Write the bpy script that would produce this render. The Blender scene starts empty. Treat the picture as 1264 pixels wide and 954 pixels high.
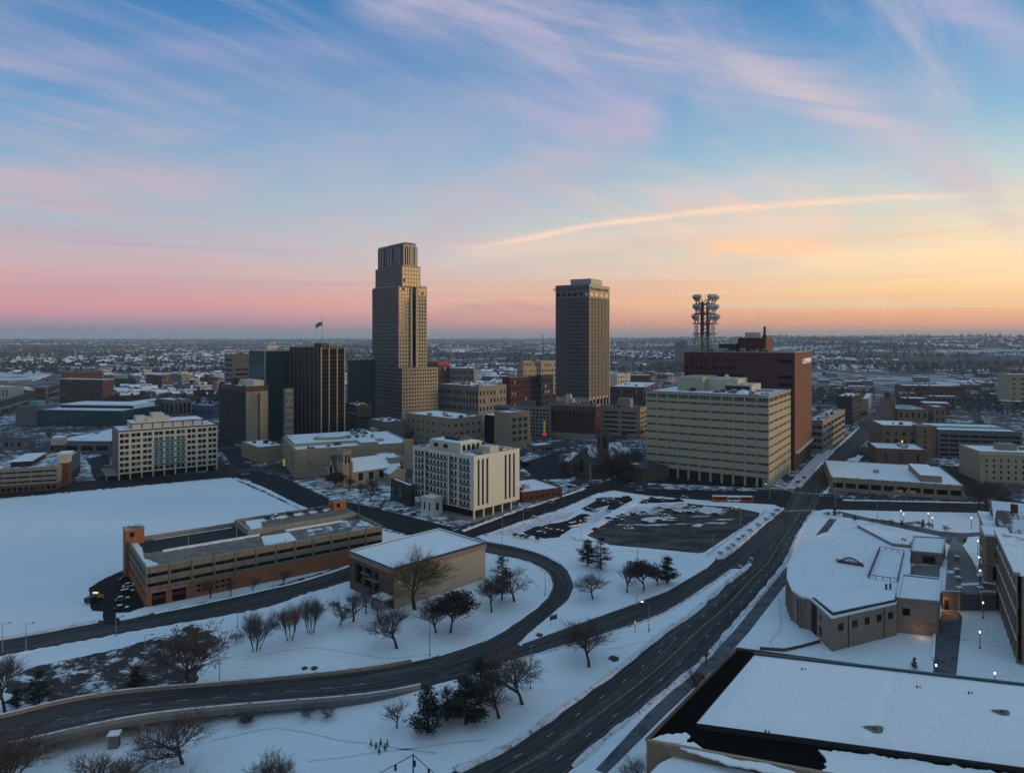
import bpy, math, random
from mathutils import Vector, Matrix, noise as mnoise
from mathutils.geometry import tessellate_polygon
R = math.radians
sc = bpy.context.scene
COL = sc.collection
rnd = random.Random(7)

# ------------------------------------------------------------------ camera
F, CX, HY, H = 850.0, 632.0, 418.0, 90.0      # focal length (photo pixels), horizon row, camera height in metres
camd = bpy.data.cameras.new('camera'); cam = bpy.data.objects.new('camera', camd); COL.objects.link(cam)
cam.location = (0, 0, H); cam.rotation_euler = (R(90), 0, 0)
camd.sensor_width = 36; camd.lens = 36 * F / 1264.0
camd.shift_y = -(477 - HY) / 1264.0
camd.clip_start = 1; camd.clip_end = 120000
sc.camera = cam
sc.render.engine = 'CYCLES'
sc.cycles.use_denoising = True
sc.cycles.max_bounces = 5; sc.cycles.diffuse_bounces = 2; sc.cycles.glossy_bounces = 3
sc.cycles.transmission_bounces = 2; sc.cycles.volume_bounces = 0; sc.cycles.transparent_max_bounces = 4
sc.cycles.caustics_reflective = False; sc.cycles.caustics_refractive = False
vs = sc.view_settings
vs.view_transform = 'Standard'; vs.look = 'None'; vs.exposure = 0.06; vs.gamma = 1.0
vs.use_curve_mapping = False

def srgb(r, g, b):
    f = lambda c: (c / 12.92 if c <= 0.04045 else ((c + 0.055) / 1.055) ** 2.4)
    return (f(r / 255.0), f(g / 255.0), f(b / 255.0))

# ------------------------------------------------------------------ tiny node-expression helper
class E:
    tree = None
    def __init__(s, sock): s.s = sock
    @staticmethod
    def m(op, *a, clamp=False):
        n = E.tree.nodes.new('ShaderNodeMath'); n.operation = op; n.use_clamp = clamp
        for i, x in enumerate(a):
            if isinstance(x, E): E.tree.links.new(x.s, n.inputs[i])
            else: n.inputs[i].default_value = x
        return E(n.outputs[0])
    def __add__(s, o): return E.m('ADD', s, o)
    def __radd__(s, o): return E.m('ADD', o, s)
    def __sub__(s, o): return E.m('SUBTRACT', s, o)
    def __rsub__(s, o): return E.m('SUBTRACT', o, s)
    def __mul__(s, o): return E.m('MULTIPLY', s, o)
    def __rmul__(s, o): return E.m('MULTIPLY', o, s)
    def __truediv__(s, o): return E.m('DIVIDE', s, o)
    def smooth(s, lo, hi):
        n = E.tree.nodes.new('ShaderNodeMapRange'); n.interpolation_type = 'SMOOTHSTEP'
        E.tree.links.new(s.s, n.inputs[0]); n.inputs[1].default_value = lo; n.inputs[2].default_value = hi
        return E(n.outputs[0])
def comb(x, y, z):
    n = E.tree.nodes.new('ShaderNodeCombineXYZ')
    for i, v in enumerate((x, y, z)):
        if isinstance(v, E): E.tree.links.new(v.s, n.inputs[i])
        else: n.inputs[i].default_value = v
    return E(n.outputs[0])
def noise_n(vec, scale, detail=4, rough=.55, dist=0.0):
    n = E.tree.nodes.new('ShaderNodeTexNoise')
    if vec is not None: E.tree.links.new(vec.s, n.inputs['Vector'])
    n.inputs['Scale'].default_value = scale; n.inputs['Detail'].default_value = detail
    n.inputs['Roughness'].default_value = rough; n.inputs['Distortion'].default_value = dist
    return E(n.outputs['Fac'])
def ramp(fac, stops):
    n = E.tree.nodes.new('ShaderNodeValToRGB')
    el = n.color_ramp.elements
    while len(el) < len(stops): el.new(0.5)
    for e, (p, c) in zip(el, stops):
        e.position = p; e.color = (*c, 1) if len(c) == 3 else c
    E.tree.links.new(fac.s, n.inputs[0]); return E(n.outputs[0])
def mixc(fac, a, b, mode='MIX'):
    n = E.tree.nodes.new('ShaderNodeMix'); n.data_type = 'RGBA'; n.blend_type = mode
    for i, v in ((0, fac), (6, a), (7, b)):
        if isinstance(v, E): E.tree.links.new(v.s, n.inputs[i])
        elif i == 0: n.inputs[0].default_value = v
        else: n.inputs[i].default_value = (*v, 1)
    return E(n.outputs[2])

# ------------------------------------------------------------------ world: dawn sky (gradient by direction + cirrus + Sky Texture)
SUN_AZ, SUN_EL = R(92), R(3.0)
world = bpy.data.worlds.new('World'); sc.world = world; world.use_nodes = True
wt = world.node_tree; wt.nodes.clear(); E.tree = wt
tc = wt.nodes.new('ShaderNodeTexCoord'); sep = wt.nodes.new('ShaderNodeSeparateXYZ')
wt.links.new(tc.outputs['Generated'], sep.inputs[0])
dx, dy, dz = (E(o) for o in sep.outputs)
el = E.m('ARCSINE', dz) * (180 / math.pi)
az = E.m('ARCTAN2', dx, dy) * (180 / math.pi)
t_el = E.m('MULTIPLY', E.m('MAXIMUM', el, 0.0), 1 / 45.0, clamp=True)
def stops(d): return [(e / 45.0, srgb(*c)) for e, c in d]
left = ramp(t_el, stops([(0, (118, 128, 150)), (.55, (132, 128, 148)), (1.0, (172, 130, 148)), (1.9, (214, 146, 156)), (3.2, (216, 154, 156)),
    (5.0, (202, 170, 172)), (7.4, (180, 178, 188)), (10.5, (146, 174, 194)), (15, (104, 154, 194)), (20, (72, 130, 182)), (27, (58, 116, 174)), (45, (122, 160, 190))]))
right = ramp(t_el, stops([(0, (172, 150, 140)), (.5, (228, 158, 122)), (1.0, (246, 164, 114)), (2.2, (250, 184, 126)), (4.2, (253, 216, 158)),
    (7.4, (236, 220, 182)), (11, (190, 208, 204)), (16, (126, 174, 204)), (21, (84, 146, 194)), (27, (66, 124, 180)), (45, (126, 162, 190))]))
sunny = dx * math.sin(SUN_AZ) + dy * math.cos(SUN_AZ)
f_r = sunny.smooth(-0.62, 0.58)
sky = mixc(f_r, left, right)
# cirrus streaks: noise on a flat cloud deck
dzz = E.m('MAXIMUM', dz, 0.0) + 0.10
pxn, pyn = dx / dzz, dy / dzz
ang = R(50)
ux, uy = pxn * math.cos(ang) + pyn * math.sin(ang), pyn * math.cos(ang) - pxn * math.sin(ang)
n1 = noise_n(comb(ux * 0.42, uy * 2.3, 0.3), 1.0, 9, .62, .55)
n3 = noise_n(comb(ux * 1.6, uy * 9.0, 2.3), 1.0, 7, .62, .35)
n2 = noise_n(comb(pxn * 0.5, pyn * 0.9, 4.1), 1.0, 6, .6, .3)
gen = n1.smooth(.42, .72) * n2.smooth(.33, .60) * (n3.smooth(.25, .70) * .5 + .5)
warm = el.smooth(22.0, 5.0)
cl_l = mixc(warm, srgb(176, 172, 194), srgb(214, 172, 172))
cl_r = mixc(warm, srgb(194, 186, 200), srgb(250, 208, 172))
ccol = mixc(f_r, cl_l, cl_r)
veil = noise_n(comb(az * .035, el * .09, 11.0), 1.0, 5, .6, .4).smooth(.30, .62) * el.smooth(2.5, 7.0) * el.smooth(25.0, 17.0) * az.smooth(-34.0, -14.0) * az.smooth(46.0, 14.0)
sky = mixc(veil * .42, sky, srgb(186, 178, 194))
sky = mixc(gen * 0.95 * el.smooth(.8, 4.0), sky, ccol)
band = noise_n(comb(az * .022, el * .85, 5.5), 1.0, 7, .6, .3)
sky = mixc(band.smooth(.48, .70) * .55 * el.smooth(.6, 1.6) * el.smooth(13.0, 5.0), sky, mixc(f_r, srgb(176, 152, 172), srgb(238, 164, 132)))
sky = mixc(band.smooth(.46, .30) * .5 * el.smooth(1.0, 3.0) * el.smooth(14.0, 6.0), sky, mixc(f_r, srgb(176, 182, 196), srgb(232, 222, 190)))
wob = (noise_n(comb(az * .055, el * .20, 2.0), 1.0, 6, .62) - .5)
strk = noise_n(comb(az * .09 + el * .05, el * .75 + az * .16, 7.0), 1.0, 8, .66, .4).smooth(.30, .64)
def arc(pts, width, strength, col=None, wobble=3.0, feather=4.0, ragged=True):
    """one streak of cloud along a line of (azimuth, elevation) directions"""
    global sky
    ae = []
    for px, py in pts:
        a = math.atan2(px - CX, F); e = math.atan2((HY - py) * math.cos(a), F)
        ae.append((math.degrees(a), math.degrees(e)))
    n = wt.nodes.new('ShaderNodeFloatCurve'); c = n.mapping.curves[0]
    a0, a1 = ae[0][0], ae[-1][0]
    n.mapping.extend = 'HORIZONTAL'
    while len(c.points) < len(ae): c.points.new(.5, .5)
    for p, (a, e) in zip(c.points, ae): p.location = ((a - a0) / (a1 - a0), e / 40.0)
    n.mapping.update()
    u = E.m('MULTIPLY', az - a0, 1 / (a1 - a0), clamp=True); wt.links.new(u.s, n.inputs['Value'])
    d = (el - E(n.outputs[0]) * 40.0 + wob * wobble) / width
    g = E.m('EXPONENT', d * d * -1.0)
    ends = az.smooth(a0 - feather, a0 + feather) * az.smooth(a1 + feather, a1 - feather)
    g = g * ends * strength
    if ragged: g = g * (strk * 0.62 + 0.38)
    sky = mixc(E.m('MINIMUM', g, 1.0), sky, ccol if col is None else srgb(*col))
arc([(440, -12), (640, 18), (800, 52), (950, 98), (1080, 152), (1180, 210), (1250, 275)], 2.6, .72, (190, 180, 196), 4.5, 3)
arc([(900, 75), (1010, 122), (1110, 168), (1190, 222), (1255, 300)], 1.1, .5, (210, 192, 196), 2, 3)
arc([(600, 10), (680, 60), (740, 105), (800, 150)], 1.6, .45, (170, 164, 200), 3, 2)
arc([(520, 285), (620, 232), (700, 200), (760, 178), (810, 150)], 2.3, .72, (188, 176, 190), 3.5, 2)
arc([(640, 135), (700, 140), (760, 150), (810, 160)], 2.0, .5, (176, 168, 200), 4, 2)
arc([(600, 304), (680, 289), (740, 277), (850, 263), (1000, 252), (1180, 244)], .24, .85, (255, 216, 186), 1.2, 5)
arc([(560, 318), (700, 300), (900, 285), (1060, 276)], .9, .55, (236, 208, 188), 2, 4)
arc([(-40, 224), (120, 220), (280, 228)], 1.5, .55, (212, 172, 180), 1.5, 6)
arc([(-20, 82), (100, 70), (250, 63), (430, 70)], 1.0, .55, (150, 156, 194), 2, 4)
arc([(1120, -30), (1190, 10), (1240, 40), (1290, 60)], 2.0, .6, (190, 178, 204), 3, 2)
arc([(860, 312), (940, 306), (1040, 318)], .8, .9, (255, 204, 160), 2, 2.5)
arc([(960, 335), (1060, 322), (1300, 314)], .7, .6, (255, 222, 176), 2, 3)
arc([(790, 240), (900, 232), (1070, 216)], .8, .5, (206, 196, 206), 2, 4)
arc([(540, 384), (620, 380), (700, 384)], .5, .35, (150, 130, 150), 1, 2)
# a strong clear glow around the sun's azimuth, outside the frame to the right
az_s = (az - math.degrees(SUN_AZ)) / 34.0
el_s = (el - 3.0) / 6.5
glow = E.m('EXPONENT', (az_s * az_s + el_s * el_s) * -1.0)
add = wt.nodes.new('ShaderNodeVectorMath'); add.operation = 'SCALE'; add.inputs[0].default_value = (1.6, .92, .30)
wt.links.new((glow * el.smooth(-.6, .5)).s, add.inputs['Scale'])
sky = mixc(1.0, sky, E(add.outputs[0]), 'ADD')
# physical sky (adds the deep overhead blue)
nis = wt.nodes.new('ShaderNodeTexSky'); nis.sky_type = 'NISHITA'; nis.sun_disc = False
nis.sun_elevation = SUN_EL; nis.sun_rotation = SUN_AZ
# the far side of the sky (behind the camera) is still in the dusk
dusk = dy.smooth(-.15, -.75)
sky = mixc(dusk * .75 * el.smooth(60.0, 25.0), sky, srgb(138, 148, 160))
bg1 = wt.nodes.new('ShaderNodeBackground'); bg2 = wt.nodes.new('ShaderNodeBackground'); ads = wt.nodes.new('ShaderNodeAddShader')
wt.links.new(sky.s, bg1.inputs[0]); bg1.inputs[1].default_value = 1.08
wt.links.new(nis.outputs[0], bg2.inputs[0]); bg2.inputs[1].default_value = 0.004
wo = wt.nodes.new('ShaderNodeOutputWorld')
wt.links.new(bg1.outputs[0], ads.inputs[0]); wt.links.new(bg2.outputs[0], ads.inputs[1]); wt.links.new(ads.outputs[0], wo.inputs[0])
world.cycles.sampling_method = 'MANUAL'; world.cycles.sample_map_resolution = 1024

sund = bpy.data.lights.new('sun', 'SUN'); sun = bpy.data.objects.new('sun', sund); COL.objects.link(sun)
sund.energy = 2.6; sund.angle = R(14); sund.color = (1.0, .68, .36)
sdir = Vector((math.sin(SUN_AZ) * math.cos(SUN_EL), math.cos(SUN_AZ) * math.cos(SUN_EL), math.sin(SUN_EL)))
sun.rotation_euler = (-sdir).to_track_quat('-Z', 'Y').to_euler()

# ------------------------------------------------------------------ object helpers
def tag(o, label=None, cat=None, group=None, kind=None):
    if label: o['label'] = label
    if cat: o['category'] = cat
    if group: o['group'] = group
    if kind: o['kind'] = kind
    return o
def empty(name, label, cat, loc=(0, 0, 0), rz=0.0, group=None):
    o = bpy.data.objects.new(name, None); COL.objects.link(o)
    o.location = loc; o.rotation_euler = (0, 0, rz); o.empty_display_size = .5
    return tag(o, label, cat, group)
def G(px, py, z=0.0):
    """the point of the level z that the photograph shows at this pixel"""
    Y = F * (H - z) / (py - HY)
    return Vector(((px - CX) / F * Y, Y, z))
def zat(py, Y): return H - (py - HY) / F * Y

class MB:
    def __init__(s): s.v = []; s.f = []; s.mi = []; s.uv = {}; s.cur = 0
    def add(s, vs, fs, m=None):
        o = len(s.v); s.v += [tuple(p) for p in vs]
        for f in fs: s.f.append(tuple(i + o for i in f)); s.mi.append(s.cur if m is None else m)
    def quad(s, a, b, c, d): s.add((a, b, c, d), ((0, 1, 2, 3),))
    def box(s, x0, x1, y0, y1, z0, z1):
        s.add([(x0, y0, z0), (x1, y0, z0), (x1, y1, z0), (x0, y1, z0), (x0, y0, z1), (x1, y0, z1), (x1, y1, z1), (x0, y1, z1)],
              [(3, 2, 1, 0), (4, 5, 6, 7), (0, 1, 5, 4), (1, 2, 6, 5), (2, 3, 7, 6), (3, 0, 4, 7)])
        return s
    def bar(s, p, q, w, h, up=(0, 0, 1)):
        p, q = Vector(p), Vector(q); d = (q - p); L = d.length; d.normalize()
        sd = d.cross(Vector(up))
        if sd.length < 1e-3: sd = Vector((1, 0, 0))
        sd.normalize(); u2 = sd.cross(d)
        c = [sd * (w / 2 * a) + u2 * (h / 2 * b) for a, b in ((-1, -1), (1, -1), (1, 1), (-1, 1))]
        s.add([p + k for k in c] + [q + k for k in c], [(0, 1, 2, 3), (7, 6, 5, 4), (0, 4, 5, 1), (1, 5, 6, 2), (2, 6, 7, 3), (3, 7, 4, 0)])
        return s
    def tube(s, p, q, r0, r1, n=6, caps=True):
        p, q = Vector(p), Vector(q); d = (q - p)
        if d.length < 1e-6: return s
        d.normalize(); a = d.orthogonal().normalized(); b = d.cross(a)
        ring = [(a * math.cos(2 * math.pi * k / n) + b * math.sin(2 * math.pi * k / n)) for k in range(n)]
        vs_ = [p + k * r0 for k in ring] + [q + k * r1 for k in ring]
        fs = [(k, (k + 1) % n, n + (k + 1) % n, n + k) for k in range(n)]
        if caps: fs += [tuple(range(n - 1, -1, -1)), tuple(range(n, 2 * n))]
        s.add(vs_, fs); return s
    def prism(s, poly, z0, z1, bottom=False):
        n = len(poly); P = [Vector((p[0], p[1])) for p in poly]
        A = sum(P[i].x * P[(i + 1) % n].y - P[(i + 1) % n].x * P[i].y for i in range(n))
        if A < 0: P.reverse()
        tri = tessellate_polygon([[Vector((p.x, p.y, 0)) for p in P]])
        fs = []
        for t in tri:
            a, b, c = (P[i] for i in t)
            if (b - a).cross(c - a) < 0: t = (t[0], t[2], t[1])
            fs.append(tuple(i + n for i in t))
        fs += [(i, (i + 1) % n, n + (i + 1) % n, n + i) for i in range(n)]
        s.add([(p.x, p.y, z0) for p in P] + [(p.x, p.y, z1) for p in P], fs)
        return s
    def dome(s, c, r, hgt, n=12, m=4):
        for j in range(m):
            a0, a1 = math.pi / 2 * j / m, math.pi / 2 * (j + 1) / m
            for k in range(n):
                t0, t1 = 2 * math.pi * k / n, 2 * math.pi * (k + 1) / n
                P = lambda a, t: (c[0] + r * math.cos(a) * math.cos(t), c[1] + r * math.cos(a) * math.sin(t), c[2] + hgt * math.sin(a))
                s.quad(P(a0, t0), P(a0, t1), P(a1, t1), P(a1, t0))
        return s
    def mesh(s, name, mats):
        me = bpy.data.meshes.new(name); me.from_pydata(s.v, [], s.f)
        for m in (mats if isinstance(mats, (list, tuple)) else [mats]): me.materials.append(m)
        if any(s.mi): me.polygons.foreach_set('material_index', s.mi)
        if s.uv:
            ul = me.uv_layers.new(name='UVMap')
            for lp in me.loops: ul.data[lp.index].uv = s.uv.get(lp.vertex_index, (0, 0))
        me.update(); return me
    def build(s, name, mats, parent=None, kind=None, smooth=False):
        me = s.mesh(name, mats)
        if smooth: me.polygons.foreach_set('use_smooth', [True] * len(me.polygons))
        o = bpy.data.objects.new(name, me); COL.objects.link(o)
        if parent is not None: o.parent = parent
        if kind: o['kind'] = kind
        return o
def kids(o): return list(o.children)
def copy_tree(o, parent=None):
    c = o.copy(); COL.objects.link(c)
    if parent is not None: c.parent = parent
    for ch in kids(o): copy_tree(ch, c)
    return c

# ------------------------------------------------------------------ materials
MATS = {}
def pmat(name, col, rough=.8, var=.18, scale=.35, metal=0.0, spec=.35, bump=0.0, streak=0.0, col2=None, fine=3.0, emit=None, estr=0):
    """base colour with large and small blotches, optional rain streaks running down the wall and a second colour in patches"""
    if name in MATS: return MATS[name]
    m = bpy.data.materials.new(name); m.use_nodes = True; t = m.node_tree; E.tree = t
    b = t.nodes['Principled BSDF']
    tcn = t.nodes.new('ShaderNodeTexCoord'); v = E(tcn.outputs['Object'])
    n = noise_n(v, scale, 5, .6)
    nf = noise_n(v, scale * fine * 2, 4, .65)
    k = n * (var * 1.3) + nf * (var * .9) + (1 - var * 1.1)
    c = col
    base = E(t.nodes.new('ShaderNodeRGB').outputs[0]); base.s.default_value = (*col, 1)
    if col2: base = mixc(noise_n(v, scale * .8, 5, .6).smooth(.48, .58), base, col2)
    if streak:
        mp = t.nodes.new('ShaderNodeMapping'); t.links.new(v.s, mp.inputs[0]); mp.inputs['Scale'].default_value = (1.3, 1.3, .06)
        k = k * (1 - noise_n(E(mp.outputs[0]), 1.0, 5, .6).smooth(.45, .8) * streak)
    sc_ = t.nodes.new('ShaderNodeVectorMath'); sc_.operation = 'SCALE'
    t.links.new(base.s, sc_.inputs[0]); t.links.new(k.s, sc_.inputs['Scale'])
    t.links.new(sc_.outputs[0], b.inputs['Base Color'])
    b.inputs['Roughness'].default_value = rough; b.inputs['Metallic'].default_value = metal
    b.inputs['Specular IOR Level'].default_value = spec
    if bump:
        bp = t.nodes.new('ShaderNodeBump'); bp.inputs['Strength'].default_value = 1.0; bp.inputs['Distance'].default_value = bump
        t.links.new(nf.s, bp.inputs['Height']); t.links.new(bp.outputs[0], b.inputs['Normal'])
    if emit:
        b.inputs['Emission Color'].default_value = (*emit, 1); b.inputs['Emission Strength'].default_value = estr
    MATS[name] = m; return m

def snow_mat(name, dirt=.0, dirtcol=(.16, .15, .14), scale=.05, base=(.72, .77, .79), lump=.25, dscale=.12, scuff=False):
    m = bpy.data.materials.new(name); m.use_nodes = True; t = m.node_tree; E.tree = t
    b = t.nodes['Principled BSDF']; tcn = t.nodes.new('ShaderNodeTexCoord'); v = E(tcn.outputs['Object'])
    big = noise_n(v, scale, 5, .6); med = noise_n(v, scale * 9, 5, .65); fin = noise_n(v, 1.1, 4, .7)
    k = big * .14 + med * .10 + fin * .06 + .84
    c = mixc(0.0, base, base)
    sx = t.nodes.new('ShaderNodeSeparateXYZ'); t.links.new(v.s, sx.inputs[0])
    if dirt:
        d = (noise_n(v, dscale, 7, .68, .5) * .75 + noise_n(v, dscale * 6, 4, .6) * .25).smooth(.62 - dirt * .3, .70 - dirt * .26)
        c = mixc(d, base, dirtcol)
    if scuff:
        mk = noise_n(v, .035, 5, .6).smooth(.46, .62)
        sp = noise_n(v, .9, 6, .7).smooth(.60, .68) * mk
        tk = noise_n(comb(E(sx.outputs[0]) * .05, E(sx.outputs[1]) * .9, 1.5), 1.0, 5, .65, 1.2).smooth(.60, .67) * noise_n(v, .02, 4, .6).smooth(.50, .60)
        c = mixc(E.m('MINIMUM', sp * .75 + tk * .35, 1.0), c, (.20, .18, .16))
    sc_ = t.nodes.new('ShaderNodeVectorMath'); sc_.operation = 'SCALE'
    t.links.new(c.s, sc_.inputs[0]); t.links.new(k.s, sc_.inputs['Scale']); t.links.new(sc_.outputs[0], b.inputs['Base Color'])
    b.inputs['Roughness'].default_value = .65; b.inputs['Specular IOR Level'].default_value = .25
    bp = t.nodes.new('ShaderNodeBump'); bp.inputs['Strength'].default_value = .9; bp.inputs['Distance'].default_value = lump
    hgt = big * 2.2 + med * .9 + fin * .18
    t.links.new(hgt.s, bp.inputs['Height']); t.links.new(bp.outputs[0], b.inputs['Normal'])
    MATS[name] = m; return m

def road_mat(name, col=(.036, .035, .036), slush=.35, uvs=True, scale=.5):
    """asphalt: wheel tracks along the road (UV: metres along, metres across), patches, thin dry slush"""
    m = bpy.data.materials.new(name); m.use_nodes = True; t = m.node_tree; E.tree = t
    b = t.nodes['Principled BSDF']; tcn = t.nodes.new('ShaderNodeTexCoord')
    v = E(tcn.outputs['Object'])
    if uvs:
        s = t.nodes.new('ShaderNodeSeparateXYZ'); t.links.new(tcn.outputs['UV'], s.inputs[0])
        u, w = E(s.outputs[0]), E(s.outputs[1])
        tr = noise_n(comb(u * .012, w * .75, 0), 1.0, 5, .65, .4)
        tr2 = noise_n(comb(u * .05, w * 2.2, 3), 1.0, 5, .6, .3)
    else:
        mp = t.nodes.new('ShaderNodeMapping'); t.links.new(v.s, mp.inputs[0]); mp.inputs['Scale'].default_value = (.05, .16, 1); mp.inputs['Rotation'].default_value = (0, 0, R(28))
        tr = noise_n(E(mp.outputs[0]), 1.0, 6, .65, .6); tr2 = noise_n(v, .5, 5, .6)
    p = noise_n(v, .09, 5, .6)
    k = tr.smooth(.3, .7) * 1.5 + tr2 * .8 + p * .8 - .25
    sl = (tr2 * .5 + noise_n(v, .8, 5, .65) * .5).smooth(.50, .66) * tr.smooth(.45, .62) * slush
    sc_ = t.nodes.new('ShaderNodeVectorMath'); sc_.operation = 'SCALE'; sc_.inputs[0].default_value = col
    t.links.new(k.s, sc_.inputs['Scale'])
    c = mixc(sl, E(sc_.outputs[0]), (.34, .35, .38))
    t.links.new(c.s, b.inputs['Base Color'])
    rg = p * .3 + .68; t.links.new(rg.s, b.inputs['Roughness'])
    b.inputs['Specular IOR Level'].default_value = .12
    MATS[name] = m; return m

def winwall_mat(name, col, glass=(.02, .03, .04), bw=3.0, bh=3.5, fw=.6, fh=.5, z0=1.0):
    """far facades only: a wall with a regular grid of dark glass panes in object space"""
    m = bpy.data.materials.new(name); m.use_nodes = True; t = m.node_tree; E.tree = t
    b = t.nodes['Principled BSDF']; tcn = t.nodes.new('ShaderNodeTexCoord')
    s = t.nodes.new('ShaderNodeSeparateXYZ'); t.links.new(tcn.outputs['Object'], s.inputs[0])
    x, y, z = (E(o) for o in s.outputs)
    ge = t.nodes.new('ShaderNodeNewGeometry')
    vt = t.nodes.new('ShaderNodeVectorTransform'); vt.vector_type = 'NORMAL'; vt.convert_from = 'WORLD'; vt.convert_to = 'OBJECT'
    t.links.new(ge.outputs['True Normal'], vt.inputs[0])
    sn = t.nodes.new('ShaderNodeSeparateXYZ'); t.links.new(vt.outputs[0], sn.inputs[0])
    fx = E.m('GREATER_THAN', E.m('ABSOLUTE', E(sn.outputs[0])), .7); fz = E.m('LESS_THAN', E.m('ABSOLUTE', E(sn.outputs[2])), .5)
    u = y * fx + x * (1 - fx)
    uu = E.m('FRACT', u / bw + 100.5); zz = E.m('FRACT', (z - z0) / bh + 100)
    inu = E.m('LESS_THAN', E.m('ABSOLUTE', uu - .5), fw / 2); inz = E.m('LESS_THAN', E.m('ABSOLUTE', zz - .5), fh / 2)
    w = inu * inz * fz
    cell = comb(E.m('FLOOR', u / bw + 100.5), E.m('FLOOR', (z - z0) / bh + 100), fx)
    wn = t.nodes.new('ShaderNodeTexWhiteNoise'); t.links.new(cell.s, wn.inputs['Vector'])
    gl = mixc(E(wn.outputs['Value']).smooth(.55, 1.0), glass, tuple(min(1, g * 4 + .03) for g in glass))
    nz = noise_n(E(tcn.outputs['Object']), .25, 5, .6) * .4 + .8
    sc_ = t.nodes.new('ShaderNodeVectorMath'); sc_.operation = 'SCALE'; sc_.inputs[0].default_value = col; t.links.new(nz.s, sc_.inputs['Scale'])
    c = mixc(w, E(sc_.outputs[0]), gl); t.links.new(c.s, b.inputs['Base Color'])
    r_ = 1 - w * .72; t.links.new((r_ * .85).s, b.inputs['Roughness'])
    MATS[name] = m; return m

SNOW = snow_mat('snow_lawn', scuff=True, lump=.45); SNOW_ROOF = snow_mat('snow_roof', dirt=.30, dirtcol=(.20, .20, .21), scale=.09, lump=.1, dscale=.10)
SNOW_CLEAN = snow_mat('snow_clean', scale=.07, lump=.12)
SNOW_PATCH = snow_mat('snow_patchy', dirt=.62, dirtcol=(.10, .095, .09), scale=.09, lump=.1, dscale=.16)
SNOW_DIRTY = snow_mat('snow_dirty', dirt=.36, dirtcol=(.22, .20, .18), scale=.2, base=(.62, .63, .66), lump=.2, dscale=.5)
BRUSH = snow_mat('brush_ground', dirt=.78, dirtcol=(.022, .019, .016), scale=.15, lump=.5, dscale=.16)
ROAD = road_mat('asphalt_road'); ROAD_DARK = road_mat('asphalt_dark', (.012, .013, .016), .10)
LOT = road_mat('asphalt_lot', (.036, .034, .033), .42, False)
PAVE = pmat('paving', (.085, .10, .115), .85, .3, .25, col2=(.05, .06, .07))
CONC = pmat('concrete', (.235, .225, .19), .9, .25, .3, streak=.35)
CONC_D = pmat('concrete_dark', (.14, .14, .14), .9, .3, .3, streak=.3)
DARK = pmat('dark_void', (.012, .012, .014), .9, .2)  # near black; paints unlit depth in openings, also rubber and doors
BEIGE = pmat('beige_panel', (.375, .335, .235), .85, .12, .2, streak=.18)
CREAM = pmat('cream_panel', (.50, .48, .375), .85, .12, .2, streak=.15)
TAN = pmat('tan_stone', (.30, .24, .16), .9, .2, .3, streak=.25)
TAN_L = pmat('light_tan_stone', (.38, .32, .215), .9, .18, .3, streak=.2)
STONE = pmat('grey_stone', (.26, .235, .20), .9, .25, .35, streak=.3)
PINKSTONE = pmat('pinkish_stone', (.25, .19, .16), .9, .25, .4, streak=.2)
OLDSTONE = pmat('weathered_stone', (.225, .158, .105), .9, .45, .5, streak=.35)
BRICK_O = pmat('orange_brick', (.29, .115, .045), .9, .3, .6, streak=.25)
BRICK_R = pmat('red_brick', (.145, .056, .042), .9, .3, .5, streak=.25)
BRICK_B = pmat('brown_brick', (.105, .062, .048), .9, .3, .5, streak=.2)
BRICK_D = pmat('dark_red_brick', (.085, .030, .028), .9, .3, .5, streak=.2)
RUST = pmat('rust_brick', (.155, .066, .038), .85, .16, .2, streak=.1)
CHAR = pmat('charcoal_stone', (.040, .036, .034), .85, .3, .4)
BRONZE = pmat('bronze_panel', (.030, .022, .018), .45, .2, .3, metal=.3)
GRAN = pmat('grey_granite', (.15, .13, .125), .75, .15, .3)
GRAN_LIT = pmat('sunlit_granite', (.33, .28, .20), .38, .15, .3, spec=.6)  # granite again, low sunlight put into the colour for right faces
WHITE = pmat('white_paint', (.60, .58, .49), .7, .12, .4, streak=.15)
METAL = pmat('dark_metal', (.035, .036, .038), .55, .2, 1.0, metal=.4)
GALV = pmat('galvanised_metal', (.28, .29, .30), .5, .2, .8, metal=.6)
GREENROOF = pmat('green_copper', (.13, .30, .26), .7, .25, .4)
MARK = pmat('road_paint', (.42, .42, .40), .8, .5, 1.2, col2=(.14, .14, .14))
MARK_Y = pmat('yellow_paint', (.22, .19, .12), .8, .5, 1.2, col2=(.08, .07, .055))
TARMAC_ROOF = pmat('black_roof', (.004, .004, .004), 1.0, .3, .4, spec=.03)
BARK = pmat('bark', (.040, .030, .026), .95, .35, 2.0)
TWIG = pmat('twigs', (.066, .051, .046), .95, .4, .8)
TWIG_G = pmat('golden_twigs', (.12, .080, .040), .95, .4, .8)
TWIG_P = pmat('pale_twigs', (.095, .085, .078), .95, .4, .8)
NEEDLE = pmat('pine_needles', (.014, .021, .015), .9, .5, 1.2)
DRYLEAF = pmat('dry_leaves', (.034, .023, .022), .95, .5, 1.2)
SHRUB = pmat('shrub_leaves', (.030, .036, .022), .9, .5, 1.2)
def glass(name, col, metal=.0, rough=.06, spec=.7): return pmat(name, col, rough, .25, .5, metal=metal, spec=spec)
GL_DARK = glass('dark_glass', (.006, .007, .009), rough=.12, spec=.16); GL_BLUE = glass('blue_glass', (.05, .075, .10), .3)
GL_TEAL = glass('teal_glass', (.035, .10, .095), .35); GL_PALE = glass('pale_blind', (.22, .23, .23), 0, .5)
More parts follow.
